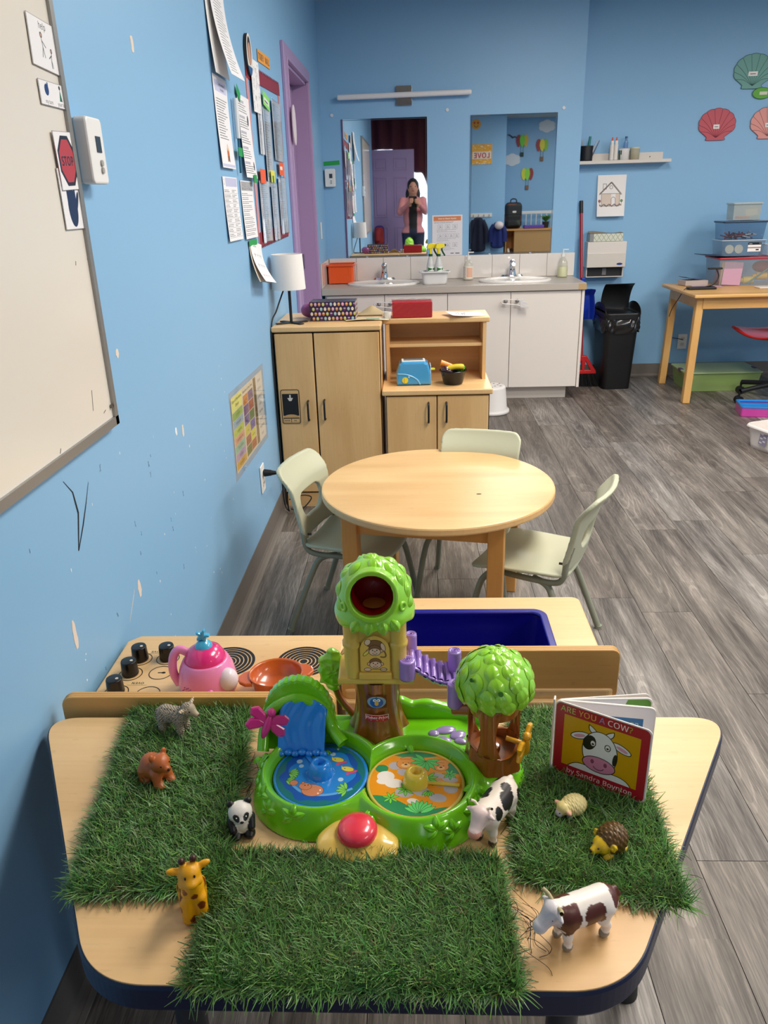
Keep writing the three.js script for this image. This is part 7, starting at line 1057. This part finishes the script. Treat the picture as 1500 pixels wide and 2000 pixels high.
{ // bear cub
  const f = figure('toy_bear', 'orange brown toy bear cub on the left grass strip', [0.25, TY + 0.013, -0.925], -0.62, 0.92, [E(-10, 27, 0, 21, 20, 19, null, 1), E(-2, 22, 0, 20, 18, 17, null, 1), E(15, 43, 0, 16, 15, 16, null, 1), K(24, 40, 0, 9, 31, 38, 0, 6, 1), ...both((s) => [K(12, 24, s * 10, 8.5, 18, 8, s * 11, 7.5, 1), E(22, 6, s * 11, 9, 6, 7, null, 1), K(-16, 20, s * 12, 11, -14, 8, s * 15, 8.5, 1), E(-8, 6, s * 15, 9, 6, 7, null, 1), E(11, 57, s * 12, 3.6, 6, 5, null, 1)]), E(-31, 26, 0, 4, 4, 4, null, 1)], 4.5, [-42, -4, -32], [46, 70, 32], 1.4, (x, y, z) => (y < 20 && x > 8 ? 0xb8622c : 0xb55f28), 0.42);
  for (const s of [1, -1]) f.ball('eye', 28.5, 46, s * 8, 1.5, 0x1c0e0a); f.ball('nose', 37, 40, 0, 2.6, 0x2a100c, 0.8, 0.8, 1.2);
}
{ // giraffe
  const sp = [[-8, 44, 13, 6, 8, 8], [8, 40, 12, 5, 6, 8], [-14, 60, 0, 8, 6, 14], [12, 26, 12, 4, 6, 8], [-8, 40, -13, 6, 8, 8], [14, 54, 8, 4, 6, 6], [-4, 6, 12, 6, 4, 8], [16, 10, 4, 3, 5, 5], [-20, 32, 8, 5, 6, 6], [20, 46, -2, 6, 5, 5], [18, 30, -9, 5, 6, 5], [4, 52, 15, 5, 6, 6], [2, 62, -12, 5, 6, 6]];
  const f = figure('toy_giraffe', 'yellow toy giraffe with brown spots in front of left grass', [0.366, TY + 0.001, -0.7], -1.2, 0.98, [E(-3, 42, 0, 19, 18, 16, null, 1), K(6, 50, 0, 13, 12, 72, 0, 10, 1), E(14, 82, 0, 13, 14, 14, null, 1), E(24, 76, 0, 9, 7, 10, null, 1), ...both((s) => [K(10, 36, s * 8, 8.5, 11, 7, s * 8.5, 7.8, 1), K(-13, 36, s * 8.5, 10, -12, 8, s * 9, 8.6, 1), E(12, 89, s * 18, 4, 4.6, 9, [s * -0.25, 0, 0], 1), E(20, 74, s * 10, 6, 6, 5, null, 1), K(12, 94, s * 6.5, 2.4, 11, 98, s * 7, 2.4, 1), S(11, 101, s * 7, 4, 3)]), K(-22, 46, 0, 3.5, -26, 32, 0, 3, 1)], 4.5, [-34, -4, -32], [40, 110, 32], 1.5, (x, y, z, c) => (c === 3 ? 0x421a0e : y < 68 && spots(sp, x, y, z) ? 0x7c3208 : 0xe8a40c), 0.38);
  for (const s of [1, -1]) f.ball('eye', 25.5, 86, s * 5.6, 1.3, 0x2a0e08, 1, 1.8, 1);
}
{ // panda: upright, white body, black limbs
  const f = figure('toy_panda', 'small black and white toy panda between grass and playset', [0.398, TY + 0.001, -0.832], -1.25, 0.92, [E(-2, 24, 0, 16, 20, 17, null, 1), E(4, 46, 0, 17, 15.5, 18, null, 1), E(18, 42, 0, 7, 6, 8, null, 1), ...both((s) => [E(-1, 59, s * 13, 4, 5.5, 6, null, 2), K(2, 32, s * 15, 6.5, 12, 20, s * 14, 5.5, 2), K(0, 12, s * 9, 9, 8, 7, s * 10, 8.5, 2), E(12, 7, s * 10, 9, 6.5, 7.5, null, 2)])], 4, [-26, -4, -28], [34, 70, 28], 1.4, (x, y, z, c) => { if (c === 2) return 0x141416; for (const s of [1, -1]) if (pow2((y - 48) / 5.4) + pow2((z - s * 7.4) / 4.6) < 1 && x > 12) return 0x161618; return 0xe9e3da; }, 0.4);
  for (const s of [1, -1]) f.ball('eye', 19.2, 48.4, s * 7, 1.2, 0xf4f0ea); f.ball('nose', 25, 43.5, 0, 2.4, 0x121214, 0.7, 0.8, 1.3);
}
{ // cream sheep with bead wool
  const beads = (d, x, y, z) => { if (x > 13 || y < 7) return d; const a = atan2(z, y - 14) * 5.2, b = (x + 30) * 0.86, r = floor(b / PI); return d - 1.15 * abs(sin(a + (r % 2) * 1.57)) * abs(sin(b)); };
  const f = figure('toy_sheep', 'cream toy sheep with beaded wool below the open book', [0.857, TY + 0.014, -0.858], -2.62, 0.82, [E(-6, 17, 0, 24, 17, 19, null, 1), E(15, 20, 0, 12, 11, 13, null, 3), E(24, 14, 0, 7, 7, 8, null, 4), ...both((s) => [E(17, 21, s * 15, 4, 3.5, 6, null, 5), K(8, 8, s * 9, 5, 9, 2, s * 9, 4.6, 4), K(-14, 8, s * 9, 5, -14, 2, s * 9, 4.6, 4)])], 3, [-36, -4, -28], [36, 40, 28], 1.1, (x, y, z, c) => [0, 0xe4d392, 0, 0xe8d68e, 0xcfc8d2, 0xe0ab90][c] || 0xe4d392, 0.45, beads);
  for (const s of [1, -1]) f.ball('eye', 28, 18, s * 5, 1.1, 0x1a1410);
}
{ // hedgehog
  const quill = (d, x, y, z) => { const sh = hypot((x + 6) / 24, (y - 24) / 22, z / 21); if (x > 12 || y < 6 || sh < 0.9) return d; const a = atan2(z, y - 20) * 6, b = (x + 40) * 0.75, r = floor(b / PI); return d - 1.7 * pow2(sin(a + (r % 2) * 1.57)) * abs(sin(b)); };
  const f = figure('toy_hedgehog', 'yellow faced toy hedgehog with brown quills on right grass', [0.893, TY + 0.014, -0.79], -2.62, 0.9, [E(-7, 24, 0, 23, 22, 21, null, 1), E(12, 20, 0, 13, 13, 14, null, 2), K(18, 20, 0, 9, 28, 17, 0, 5.5, 2), ...both((s) => [E(9, 6, s * 10, 9, 6, 7, null, 2), E(-20, 5, s * 11, 8, 5.5, 6, null, 2), E(7, 26, s * 18, 4, 5, 4, null, 2)])], 2.6, [-36, -4, -30], [40, 54, 30], 1.1, (x, y, z, c) => (c === 1 ? 0x5c3f0c : 0xd8b41c), 0.34, quill);
  for (const s of [1, -1]) f.ball('eye', 25, 24, s * 6.4, 1.4, 0x1c1006); f.ball('nose', 33, 18.5, 0, 2.4, 0x241206);
}
// ---------- board book ----------
{
  const t = thing('board_book', 'red board book with a cow cover standing open on right grass', 'book', [0.846, TY + 0.017, -0.947]);
  const W = 0.139, H = 0.126;
  const leaf = (nm, ex, ez, m, th, h = H, dy = 0, edge) => { const a = atan2(-(ez + 0.947), ex - 0.846), g = new THREE.Group(); g.name = nm; g.rotation.y = a; t.add(g); obj(nm === 'cover' ? 'cover_board' : 'page_board', ext(rrect(W, h, 0.009, 5, W / 2, h / 2 + dy), th, 0.0008).translate(0, 0, -th / 2), M(0xeee6df, 0.5), g); if (m) { const s = new THREE.ShapeGeometry(shp(rrect(W - 0.004, h - 0.004, 0.008, 5, W / 2 - 0.0005, h / 2 + dy)), 6), p = s.attributes.position, uv = s.attributes.uv; for (let i = 0; i < p.count; i++) uv.setXY(i, (p.getX(i)) / W, (p.getY(i) - dy) / h); obj('print', s.translate(0, 0, th / 2 + 0.0003), m, g); } return g; };
  const cover = printed(canvasTex(700, 634, (g, w, h) => {
    g.fillStyle = '#b3182c'; g.fillRect(0, 0, w, h); g.fillStyle = '#d9a400'; g.fillRect(72, 96, 556, 440);
    // a plain cartoon cow head
    g.lineWidth = 6; g.strokeStyle = '#15130f'; g.fillStyle = '#e9ebe6'; g.save(); g.beginPath(); g.rect(72, 96, 556, 440); g.clip();
    g.beginPath(); g.moveTo(120, 540); g.quadraticCurveTo(170, 470, 250, 480); g.lineTo(470, 480); g.quadraticCurveTo(560, 480, 590, 540); g.fill(); g.stroke();
    for (const s of [-1, 1]) { g.beginPath(); g.ellipse(350 + s * 150, 236, 74, 30, s * 0.35, 0, 7); g.fill(); g.stroke(); g.fillStyle = '#e0a0b4'; g.beginPath(); g.ellipse(350 + s * 156, 240, 44, 14, s * 0.35, 0, 7); g.fill(); g.fillStyle = '#e9ebe6'; g.beginPath(); g.moveTo(350 + s * 50, 190); g.quadraticCurveTo(350 + s * 100, 170, 350 + s * 90, 118); g.quadraticCurveTo(350 + s * 40, 140, 350 + s * 20, 180); g.fill(); g.stroke(); }
    g.beginPath(); g.ellipse(350, 330, 128, 176, 0, 0, 7); g.fill(); g.stroke(); g.fillStyle = '#15130f'; g.beginPath(); g.ellipse(270, 270, 46, 66, 0.3, 0, 7); g.fill(); g.beginPath(); g.ellipse(462, 350, 16, 52, 0.1, 0, 7); g.fill(); g.fillStyle = '#e9ebe6'; for (const s of [-1, 1]) { g.beginPath(); g.ellipse(350 + s * 54, 268, 20, 26, 0, 0, 7); g.fill(); g.stroke(); g.fillStyle = '#15130f'; g.beginPath(); g.arc(350 + s * 54, 274, 9, 0, 7); g.fill(); g.fillStyle = '#e9ebe6'; }
    g.fillStyle = '#d487a4'; g.beginPath(); g.ellipse(350, 440, 120, 66, 0, 0, 7); g.fill(); g.stroke(); g.fillStyle = '#8f4560'; for (const s of [-1, 1]) { g.beginPath(); g.ellipse(350 + s * 48, 424, 13, 19, 0, 0, 7); g.fill(); } g.lineWidth = 5; g.beginPath(); g.arc(350, 440, 44, 0.5, 2.6); g.stroke(); g.restore();
    g.textAlign = 'left'; g.font = '68px sans-serif'; let x = 40; for (const [s, c] of [['ARE ', '#a9d860'], ['YOU ', '#e8b84a'], ['A ', '#8fa0d8'], ['COW', '#f4ece4'], ['?', '#9ab83a']]) { g.fillStyle = c; g.fillText(s, x, 76); x += g.measureText(s).width; }
    g.fillStyle = '#f6efe6'; g.font = '58px sans-serif'; g.textAlign = 'center'; g.fillText('by Sandra Boynton', 360, 600, 500); }), 0.32, { clearcoat: 0.3, clearcoatRoughness: 0.2 });
  const page = printed(canvasTex(420, 380, (g) => { g.fillStyle = '#ece7ea'; g.fillRect(0, 0, 420, 380); g.fillStyle = '#2f6fa8'; g.fillRect(40, 60, 330, 260); g.fillStyle = '#c9d8b0'; g.font = '40px sans-serif'; g.fillText('a PIG?', 240, 112); }), 0.35);
  const page2 = printed(canvasTex(420, 380, (g) => { g.fillStyle = '#dfe3ee'; g.fillRect(0, 0, 420, 380); g.fillStyle = '#5f9a3c'; g.beginPath(); g.moveTo(290, 60); g.lineTo(310, 6); g.lineTo(420, 6); g.lineTo(420, 60); g.fill(); g.fillStyle = '#182018'; g.fillRect(96, 20, 10, 40); }), 0.35);
  leaf('cover', 0.966, -0.873, cover, 0.0022); leaf('page', 0.982, -0.926, page, 0.0035); leaf('page', 0.986, -0.95, page2, 0.003); leaf('cover', 0.987, -0.961, null, 0.0022);
  obj('spine', rot(box(0.011, H, 0.003, 0, H / 2, 0, 0.0012), 0, 1.3, 0).translate(-0.0015, 0, -0.004), M(0xe6ddd6, 0.5), t);
}

// ---------- what the mirrors show: the back of the room ----------
{
  const rail = thing('coat_rail', 'white coat hook rail on the rear wall in the mirror', 'coat rail', [1.78, 1.09, 1.899]);
  obj('rail_board', box(0.36, 0.06, 0.016, 0, 0, -0.009, 0.003), M(0xe6e3de, 0.5), rail); for (let i = 0; i < 4; i++) obj('hook', tube([[-0.13 + i * 0.087, 0.01, -0.018], [-0.13 + i * 0.087, -0.02, -0.045], [-0.13 + i * 0.087, 0.005, -0.06]], 0.004, 12), M(0xb0aca6, 0.3, { metalness: 1 }), rail);
  const coat = (label, x, y, z, w, h, col, turn = 0) => { const t = thing('coat', label, 'coat', [x, y, z], turn, 'hanging coats in the mirror'); obj('coat_body', nets((px, py, pz) => { const ww = w * (0.32 + 0.2 * smooth(0, -h, py)), d = hypot(px / ww, pz / 0.07 / (1 + 0.25 * sin(px * 40))) - 1; return smaxC(d * 0.06, smaxC(py, -h - py, 0.03), 0.05); }, [-w * 0.75, -h - 0.05, -0.12], [w * 0.75, 0.05, 0.12], 0.018), M(col, 0.85), t); for (const s of [-1, 1]) obj('sleeve', tube([[s * w * 0.26, -0.05, 0], [s * w * 0.5, -h * 0.35, -0.02], [s * w * 0.52, -h * 0.75, -0.02]], 0.045, 16, 10), M(col, 0.85), t); return t; };
  function smaxC(a, b, k) { const q = max(k - abs(a - b), 0) / k; return max(a, b) + q * q * k * 0.25; }
  coat('navy coat hanging longest on the rail in the mirror', 1.72, 1.06, 1.76, 0.26, 0.55, 0x10172e); coat('royal blue coat beside the navy coat in the mirror', 2.05, 0.98, 1.77, 0.22, 0.42, 0x1a2a6c);
  tag(obj('cap', [sph(0.075, 0, 0, 0, 1, 0.85, 1)], M(0xe0d2d4, 0.8), scene, [2.06, 0.93, 1.64]), 'pale knitted cap over the royal blue coat in mirror', 'cap');
  coat('purple child coat on the left wall in the mirror', 0.1, 1.0, 0.95, 0.2, 0.3, 0x4a2f80, PI / 2); coat('red child coat on the left wall in the mirror', 0.1, 0.98, 0.72, 0.16, 0.26, 0x9a2a2c, PI / 2);
  const cab = thing('cubby_shelf', 'tan backed low cubby shelf below the backpack in mirror', 'shelf', [0, 0, 0]), cm = maple(0xe0bc84, 0.45);
  wobj('top_board', bx0(2.19, 3.06, 0.83, 0.855, 1.9, 2.32), cm, cab, 'x'); wobj('side_panel', bx0(2.2, 2.218, 0.02, 0.83, 1.92, 2.3), cm, cab, 'y'); wobj('side_panel', bx0(3.03, 3.05, 0.02, 0.83, 1.92, 2.3), cm, cab, 'y'); wobj('divider', bx0(2.35, 2.368, 0.02, 0.83, 1.94, 2.3), cm, cab, 'y'); obj('back_panel', bx0(2.35, 3.04, 0.02, 0.83, 1.92, 1.932), M(0xb08a58, 0.7), cab); wobj('shelf', bx0(2.218, 2.35, 0.44, 0.455, 1.93, 2.3), cm, cab, 'x'); wobj('base_board', bx0(2.2, 3.05, 0, 0.02, 1.92, 2.3), cm, cab, 'x'); wobj('back_board', bx0(2.2, 3.05, 0.02, 0.83, 2.285, 2.3), cm, cab, 'x');
  [[2.265, 0.456, 0xe6e2dc, 'white shoe on the cubby shelf in the mirror'], [2.32, 0.456, 0x222226, 'black shoe on the cubby shelf in the mirror']].forEach(([x, y, c, l]) => tag(obj('shoe', [sph(0.032, 0, 0.03, 0, 0.75, 0.9, 1.9), sph(0.03, 0, 0.055, 0.03, 0.8, 1, 1)].map((g) => g.translate(0, 0.001, 0)), M(c, 0.6), scene, [x, y, 2.0]), l, 'shoe'));
  const bp = thing('backpack', 'dark patterned backpack standing on the cubby in the mirror', 'backpack', [2.345, 0.856, 2.12]);
  const pat = new THREE.MeshPhysicalMaterial({ roughness: 0.7, map: canvasTex(128, 128, (g) => { g.fillStyle = '#22282a'; g.fillRect(0, 0, 128, 128); for (let i = 0; i < 70; i++) { g.fillStyle = ['#3f4a3c', '#6a3a2c', '#2c3f46', '#14181a'][i % 4]; g.beginPath(); g.ellipse(rr(0, 128), rr(0, 128), rr(4, 14), rr(3, 9), rr(0, 3), 0, 7); g.fill(); } }) });
  obj('pack_body', boxUV(box(0.29, 0.42, 0.17, 0, 0.211, 0, 0.07)), pat, bp); obj('front_pocket', boxUV(box(0.23, 0.19, 0.07, 0, 0.13, -0.1, 0.03)), pat, bp); obj('grab_handle', tube([[-0.05, 0.415, 0], [-0.045, 0.46, 0], [0, 0.475, 0], [0.045, 0.46, 0], [0.05, 0.415, 0]], 0.01, 20), M(0x1a1c1e, 0.7), bp); obj('patch_label', box(0.06, 0.03, 0.002, 0.01, 0.27, -0.0865, 0), M(0xd8d4cc, 0.6), bp);
  tag(obj('purple_mat', box(0.34, 0.055, 0.12, 0, 0, 0, 0.01), M(0x5a3a9c, 0.5), scene, [2.68, 0.884, 1.98]), 'purple folded mat on the cubby shelf in mirror', 'mat');
  const pl = thing('potted_plant', 'small green potted plant on the cubby in the mirror', 'plant', [2.9, 0.856, 2.1]); obj('pot', lathe([[0, 0.001], [0.045, 0.001], [0.06, 0.1], [0.055, 0.1], [0, 0.09]], 24), M(0x26241f, 0.6), pl);
  { const ls = []; for (let i = 0; i < 46; i++) { const a = i * 2.4, e = 0.25 + 0.9 * (i / 46); ls.push(leafAt([0.01 * cos(a), 0.1, 0.01 * sin(a)], [-cos(a) * cos(e), 0.4, -sin(a) * cos(e)], [cos(a) * sin(e), cos(e), sin(a) * sin(e)], rr(0.1, 0.15), 0.013, 0.002, 0.35)); } const o = obj('foliage', ls, M(0x4e8a34, 0.5), pl); }
  const crib = thing('crib_rail', 'white barred crib rail behind the backpack in mirror', 'railing', [2.7, 0, 2.75]); const wm = M(0xe8e6e2, 0.45); obj('top_rail', box(1.1, 0.05, 0.03, 0, 1.095, 0, 0.006), wm, crib); obj('bottom_rail', box(1.1, 0.05, 0.03, 0, 0.35, 0, 0.006), wm, crib); for (let i = 0; i < 12; i++) obj('bar', cyl(0.01, 0.01, 0.72, -0.5 + i * 0.09, 0.72, 0, 10), wm, crib); for (const s of [-1, 1]) obj('post', box(0.045, 1.12, 0.045, s * 0.53, 0.56, 0, 0.006), wm, crib);
  // wall cut-outs
  const cloud = (label, x, y, w, z = 2.994) => { const t = thing('paper_cloud', label, 'paper cut-out', [x, y, z], PI, 'paper clouds in the mirror'); obj('card', ext(Array.from({ length: 60 }, (_, i) => { const a = i * PI / 30, r = 1 + 0.16 * abs(sin(a * 3)); return [cos(a) * w * 0.5 * r, sin(a) * w * 0.34 * r]; }), 0.004), M(0xe6e8ea, 0.6), t); };
  cloud('white paper cloud highest in the right mirror', 2.985, 2.49, 0.26); cloud('white paper cloud beside the wall corner in the mirror', 2.4, 1.97, 0.26);
  const balloon = (label, x, y, cols, bc) => { const t = thing('paper_balloon', label, 'paper cut-out', [x, y, 2.985], PI, 'paper balloons in the mirror'); cols.forEach((c, i) => { const a = (i - 1) * 0.062; obj('balloon_gore', ext(Array.from({ length: 30 }, (_, k) => { const q = k * PI / 15, yy = cos(q), w = sin(q) * (yy < 0 ? 0.7 + 0.3 * (1 + yy) : 1); return [a + w * 0.045, yy * 0.1]; }), 0.004).translate(0, 0, i === 1 ? 0.004 : 0), M(c, 0.5), t); }); obj('string', [tube([[-0.03, -0.08, 0.002], [-0.02, -0.14, 0.002], [-0.025, -0.19, 0.002]], 0.0025, 8, 5), tube([[0.03, -0.08, 0.002], [0.02, -0.14, 0.002], [0.025, -0.19, 0.002]], 0.0025, 8, 5)], M(0x4a4034, 0.7), t); obj('basket', box(0.06, 0.07, 0.02, 0, -0.22, 0.008, 0.006), M(bc, 0.7), t); };
  balloon('red and green paper balloon with dark basket in mirror', 2.565, 2.27, [0xd8b83a, 0x6fd43a, 0x9c2a34], 0x2f4a44); balloon('red and yellow paper balloon at the right in mirror', 2.915, 2.19, [0x8fc43a, 0xe8d83a, 0xa82a34], 0x8a6a4c); balloon('lowest paper balloon with tan basket in the mirror', 2.675, 1.73, [0x9c2a34, 0x8fe03a, 0xe0e03a], 0x8a6a4c);
  tag(obj('paper_bird', rot(ext([[-0.11, -0.02], [-0.03, 0.03], [0, 0.02], [0.06, 0.06], [0.11, 0.05], [0.05, 0.03], [0.01, -0.01], [-0.03, 0.005]], 0.004), 0, PI, 0), M(0x2a3444, 0.6), scene, [2.4, 2.32, 2.994]), 'dark paper bird above the cloud in the mirror', 'paper cut-out');
  tag(obj('wall_art', rot(box(0.33, 0.3, 0.01, 0, 0, 0, 0.001), 0, PI, 0), printed(canvasTex(256, 232, (g) => { g.fillStyle = '#f0b040'; g.fillRect(0, 0, 256, 232); for (let i = 0; i < 90; i++) { g.fillStyle = ['#f6d27a', '#ef8f2c', '#f8e8c8'][i % 3]; g.fillRect(rr(0, 256), rr(0, 232), rr(6, 26), rr(4, 14)); } g.fillStyle = '#f3e6d8'; g.fillRect(10, 86, 236, 84); g.fillStyle = '#c8343a'; g.font = 'bold 86px sans-serif'; g.textAlign = 'center'; g.fillText('LOVE', 128, 160, 228); }), 0.6), scene, [1.775, 2.025, 1.893]), 'orange painted sign with red letters on the rear wall', 'artwork');
  tag(obj('smiley_disc', rot(cyl(0.075, 0.075, 0.006, 0, 0, 0, 30), PI / 2), M(0xd89a34, 0.5), scene, [1.675, 2.47, 1.895]), 'round yellow face disc high on the rear wall', 'paper cut-out');
  { const o = scene.getObjectByName('smiley_disc'); for (const s of [-1, 1]) obj('heart_eye', rot(cyl(0.017, 0.017, 0.002, 0, 0, 0, 14), PI / 2).translate(s * 0.028, 0.02, -0.004), M(0xc0302c, 0.5), o); obj('mouth', rot(torus(0.03, 0.004, 16, 6, PI), 0, 0, PI).translate(0, -0.012, -0.004), M(0x5a2a14, 0.6), o); }
  tag(obj('tape_strip', box(0.3, 0.03, 0.002, 0, 0, 0, 0), M(0xe8c8a0, 0.5), scene, [1.75, 2.6, 1.897]), 'tan paper strip high on the rear wall in mirror', 'tape');
}
// ---------- the person holding the phone, mirrored over the left sink ----------
{
  const t = thing('person', 'person in pink cardigan and jeans holding up a phone, in mirror', 'person', [0.635, 0, 0.4]);
  const SK = 0xc58f78, PK = 0xd98e92, BKc = 0x17161a, JN = 0x1d2740, SH = 0x2a2a2e;
  const arm = (s, hx, hy) => [K(s * 0.15, 1.355, 0, 0.055, s * 0.19, 1.2, -0.1, 0.045, PK), K(s * 0.19, 1.2, -0.1, 0.043, hx, hy, -0.3, 0.032, PK), K(hx, hy, -0.3, 0.026, hx * 0.93, hy + 0.025, -0.325, 0.024, SK)];
  const ps = [K(0, 1.0, 0.02, 0.115, 0, 1.3, 0.0, 0.125, BKc), E(0, 1.3, 0, 0.19, 0.09, 0.095, null, PK), E(0, 1.12, 0.01, 0.15, 0.2, 0.11, null, PK), E(0, 0.92, 0.03, 0.165, 0.11, 0.12, null, JN), K(0, 1.36, 0, 0.055, 0, 1.46, -0.01, 0.05, SK), E(0.005, 1.545, -0.03, 0.073, 0.105, 0.09, null, SK), E(0.005, 1.48, -0.05, 0.05, 0.045, 0.05, null, SK), E(0.005, 1.535, -0.12, 0.012, 0.022, 0.014, null, SK),
    ...both((s) => [E(0.005 + s * 0.074, 1.54, -0.02, 0.01, 0.03, 0.02, null, SK), K(s * 0.085, 0.88, 0.03, 0.09, s * 0.09, 0.48, 0.02, 0.062, JN), K(s * 0.09, 0.48, 0.02, 0.06, s * 0.09, 0.1, 0.04, 0.042, JN), K(s * 0.09, 0.045, 0.06, 0.04, s * 0.1, 0.035, -0.11, 0.036, SH)]), ...arm(-1, -0.045, 1.32), ...arm(1, 0.085, 1.31)];
  const body = sculpt(ps, 0.035, [-0.3, -0.01, -0.4], [0.3, 1.68, 0.2], 0.012, (x, y, z, c) => { if (y < 1.42 && y > 0.93 && abs(x) < 0.062 && z < -0.03 && z > -0.17) return y < 0.96 ? JN : BKc; if ((c === BKc || c === JN) && y > 0.9 && abs(x) > 0.06 && y < 1.42) return PK; if (c === SK && y > 1.47 && pow2(x / 0.022) + pow2((y - 1.487) / 0.006) < 1 && z < -0.08) return 0x9c4a48; return c; });
  // hands: palm, four fingers of unequal length and a thumb closed on the phone's sides
  const hand = (s, cx, cy) => { const f = [], z0 = -0.335; f.push(E(cx, cy - 0.01, z0 + 0.01, 0.02, 0.042, 0.026, [0.3, 0, s * 0.15], SK), K(cx, cy - 0.05, z0 + 0.03, 0.024, cx, cy - 0.02, z0 + 0.015, 0.022, SK)); [[0.026, 0.062], [0.008, 0.068], [-0.01, 0.064], [-0.027, 0.052]].forEach(([dy, l]) => { const y = cy + dy; f.push(K(cx, y, z0, 0.0095, cx - s * 0.004, y + 0.006, z0 - l * 0.4, 0.009, SK), K(cx - s * 0.004, y + 0.006, z0 - l * 0.4, 0.0088, cx - s * l * 0.42, y + 0.01, z0 - l * 0.5, 0.0082, SK), K(cx - s * l * 0.42, y + 0.01, z0 - l * 0.5, 0.008, cx - s * l * 0.72, y + 0.01, z0 - l * 0.44, 0.0072, SK)); }); f.push(K(cx, cy - 0.02, z0 + 0.02, 0.0115, cx - s * 0.016, cy + 0.006, z0 + 0.026, 0.0105, SK), K(cx - s * 0.016, cy + 0.006, z0 + 0.026, 0.0105, cx - s * 0.034, cy + 0.022, z0 + 0.014, 0.0085, SK)); return sculpt(f, 0.007, [cx - 0.075, cy - 0.09, z0 - 0.06], [cx + 0.075, cy + 0.075, z0 + 0.075], 0.0032); };
  obj('figure', [body, hand(-1, -0.042, 1.345), hand(1, 0.079, 1.335)], MV(0.7), t);
  obj('hair', nets((x, y, z) => { const sk = hypot((x - 0.005) / 0.086, (y - 1.56) / 0.105, (z + 0.015) / 0.1), cap = (sk - 1) * 0.08, fall = hypot((x - 0.005) / 0.11, (y - 1.44) / 0.16, (z - 0.045) / 0.06); let d = min(cap, (fall - 1) * 0.055); const face = hypot((x - 0.005) / 0.062, (y - 1.525) / 0.085, (z + 0.12) / 0.07); return max(d, -(face - 1) * 0.06) - 0.003 * sin(x * 160) * 0.5; }, [-0.15, 1.26, -0.14], [0.16, 1.69, 0.13], 0.009), M(0x120d0c, 0.55), t);
  for (const s of [-1, 1]) obj('eye', sph(0.011, 0.005 + s * 0.032, 1.548, -0.108, 1, 0.7, 0.7, 12), M(0x231610, 0.2), t);
  const ph = thing('phone', 'dark phone held up by the person in the mirror', 'phone', [0.655, 1.335, 0.062]); ph.rotation.x = -0.38; obj('phone_body', box(0.074, 0.15, 0.008, 0, 0, 0, 0.004), M(0x16181c, 0.25), ph); obj('lens_plate', box(0.03, 0.03, 0.003, -0.018, 0.055, -0.005, 0.001), M(0x24262c, 0.15), ph);
}

scene.traverse((o) => { if (o.isMesh) { o.castShadow = true; o.receiveShadow = true; } });
renderer.render(scene, camera);
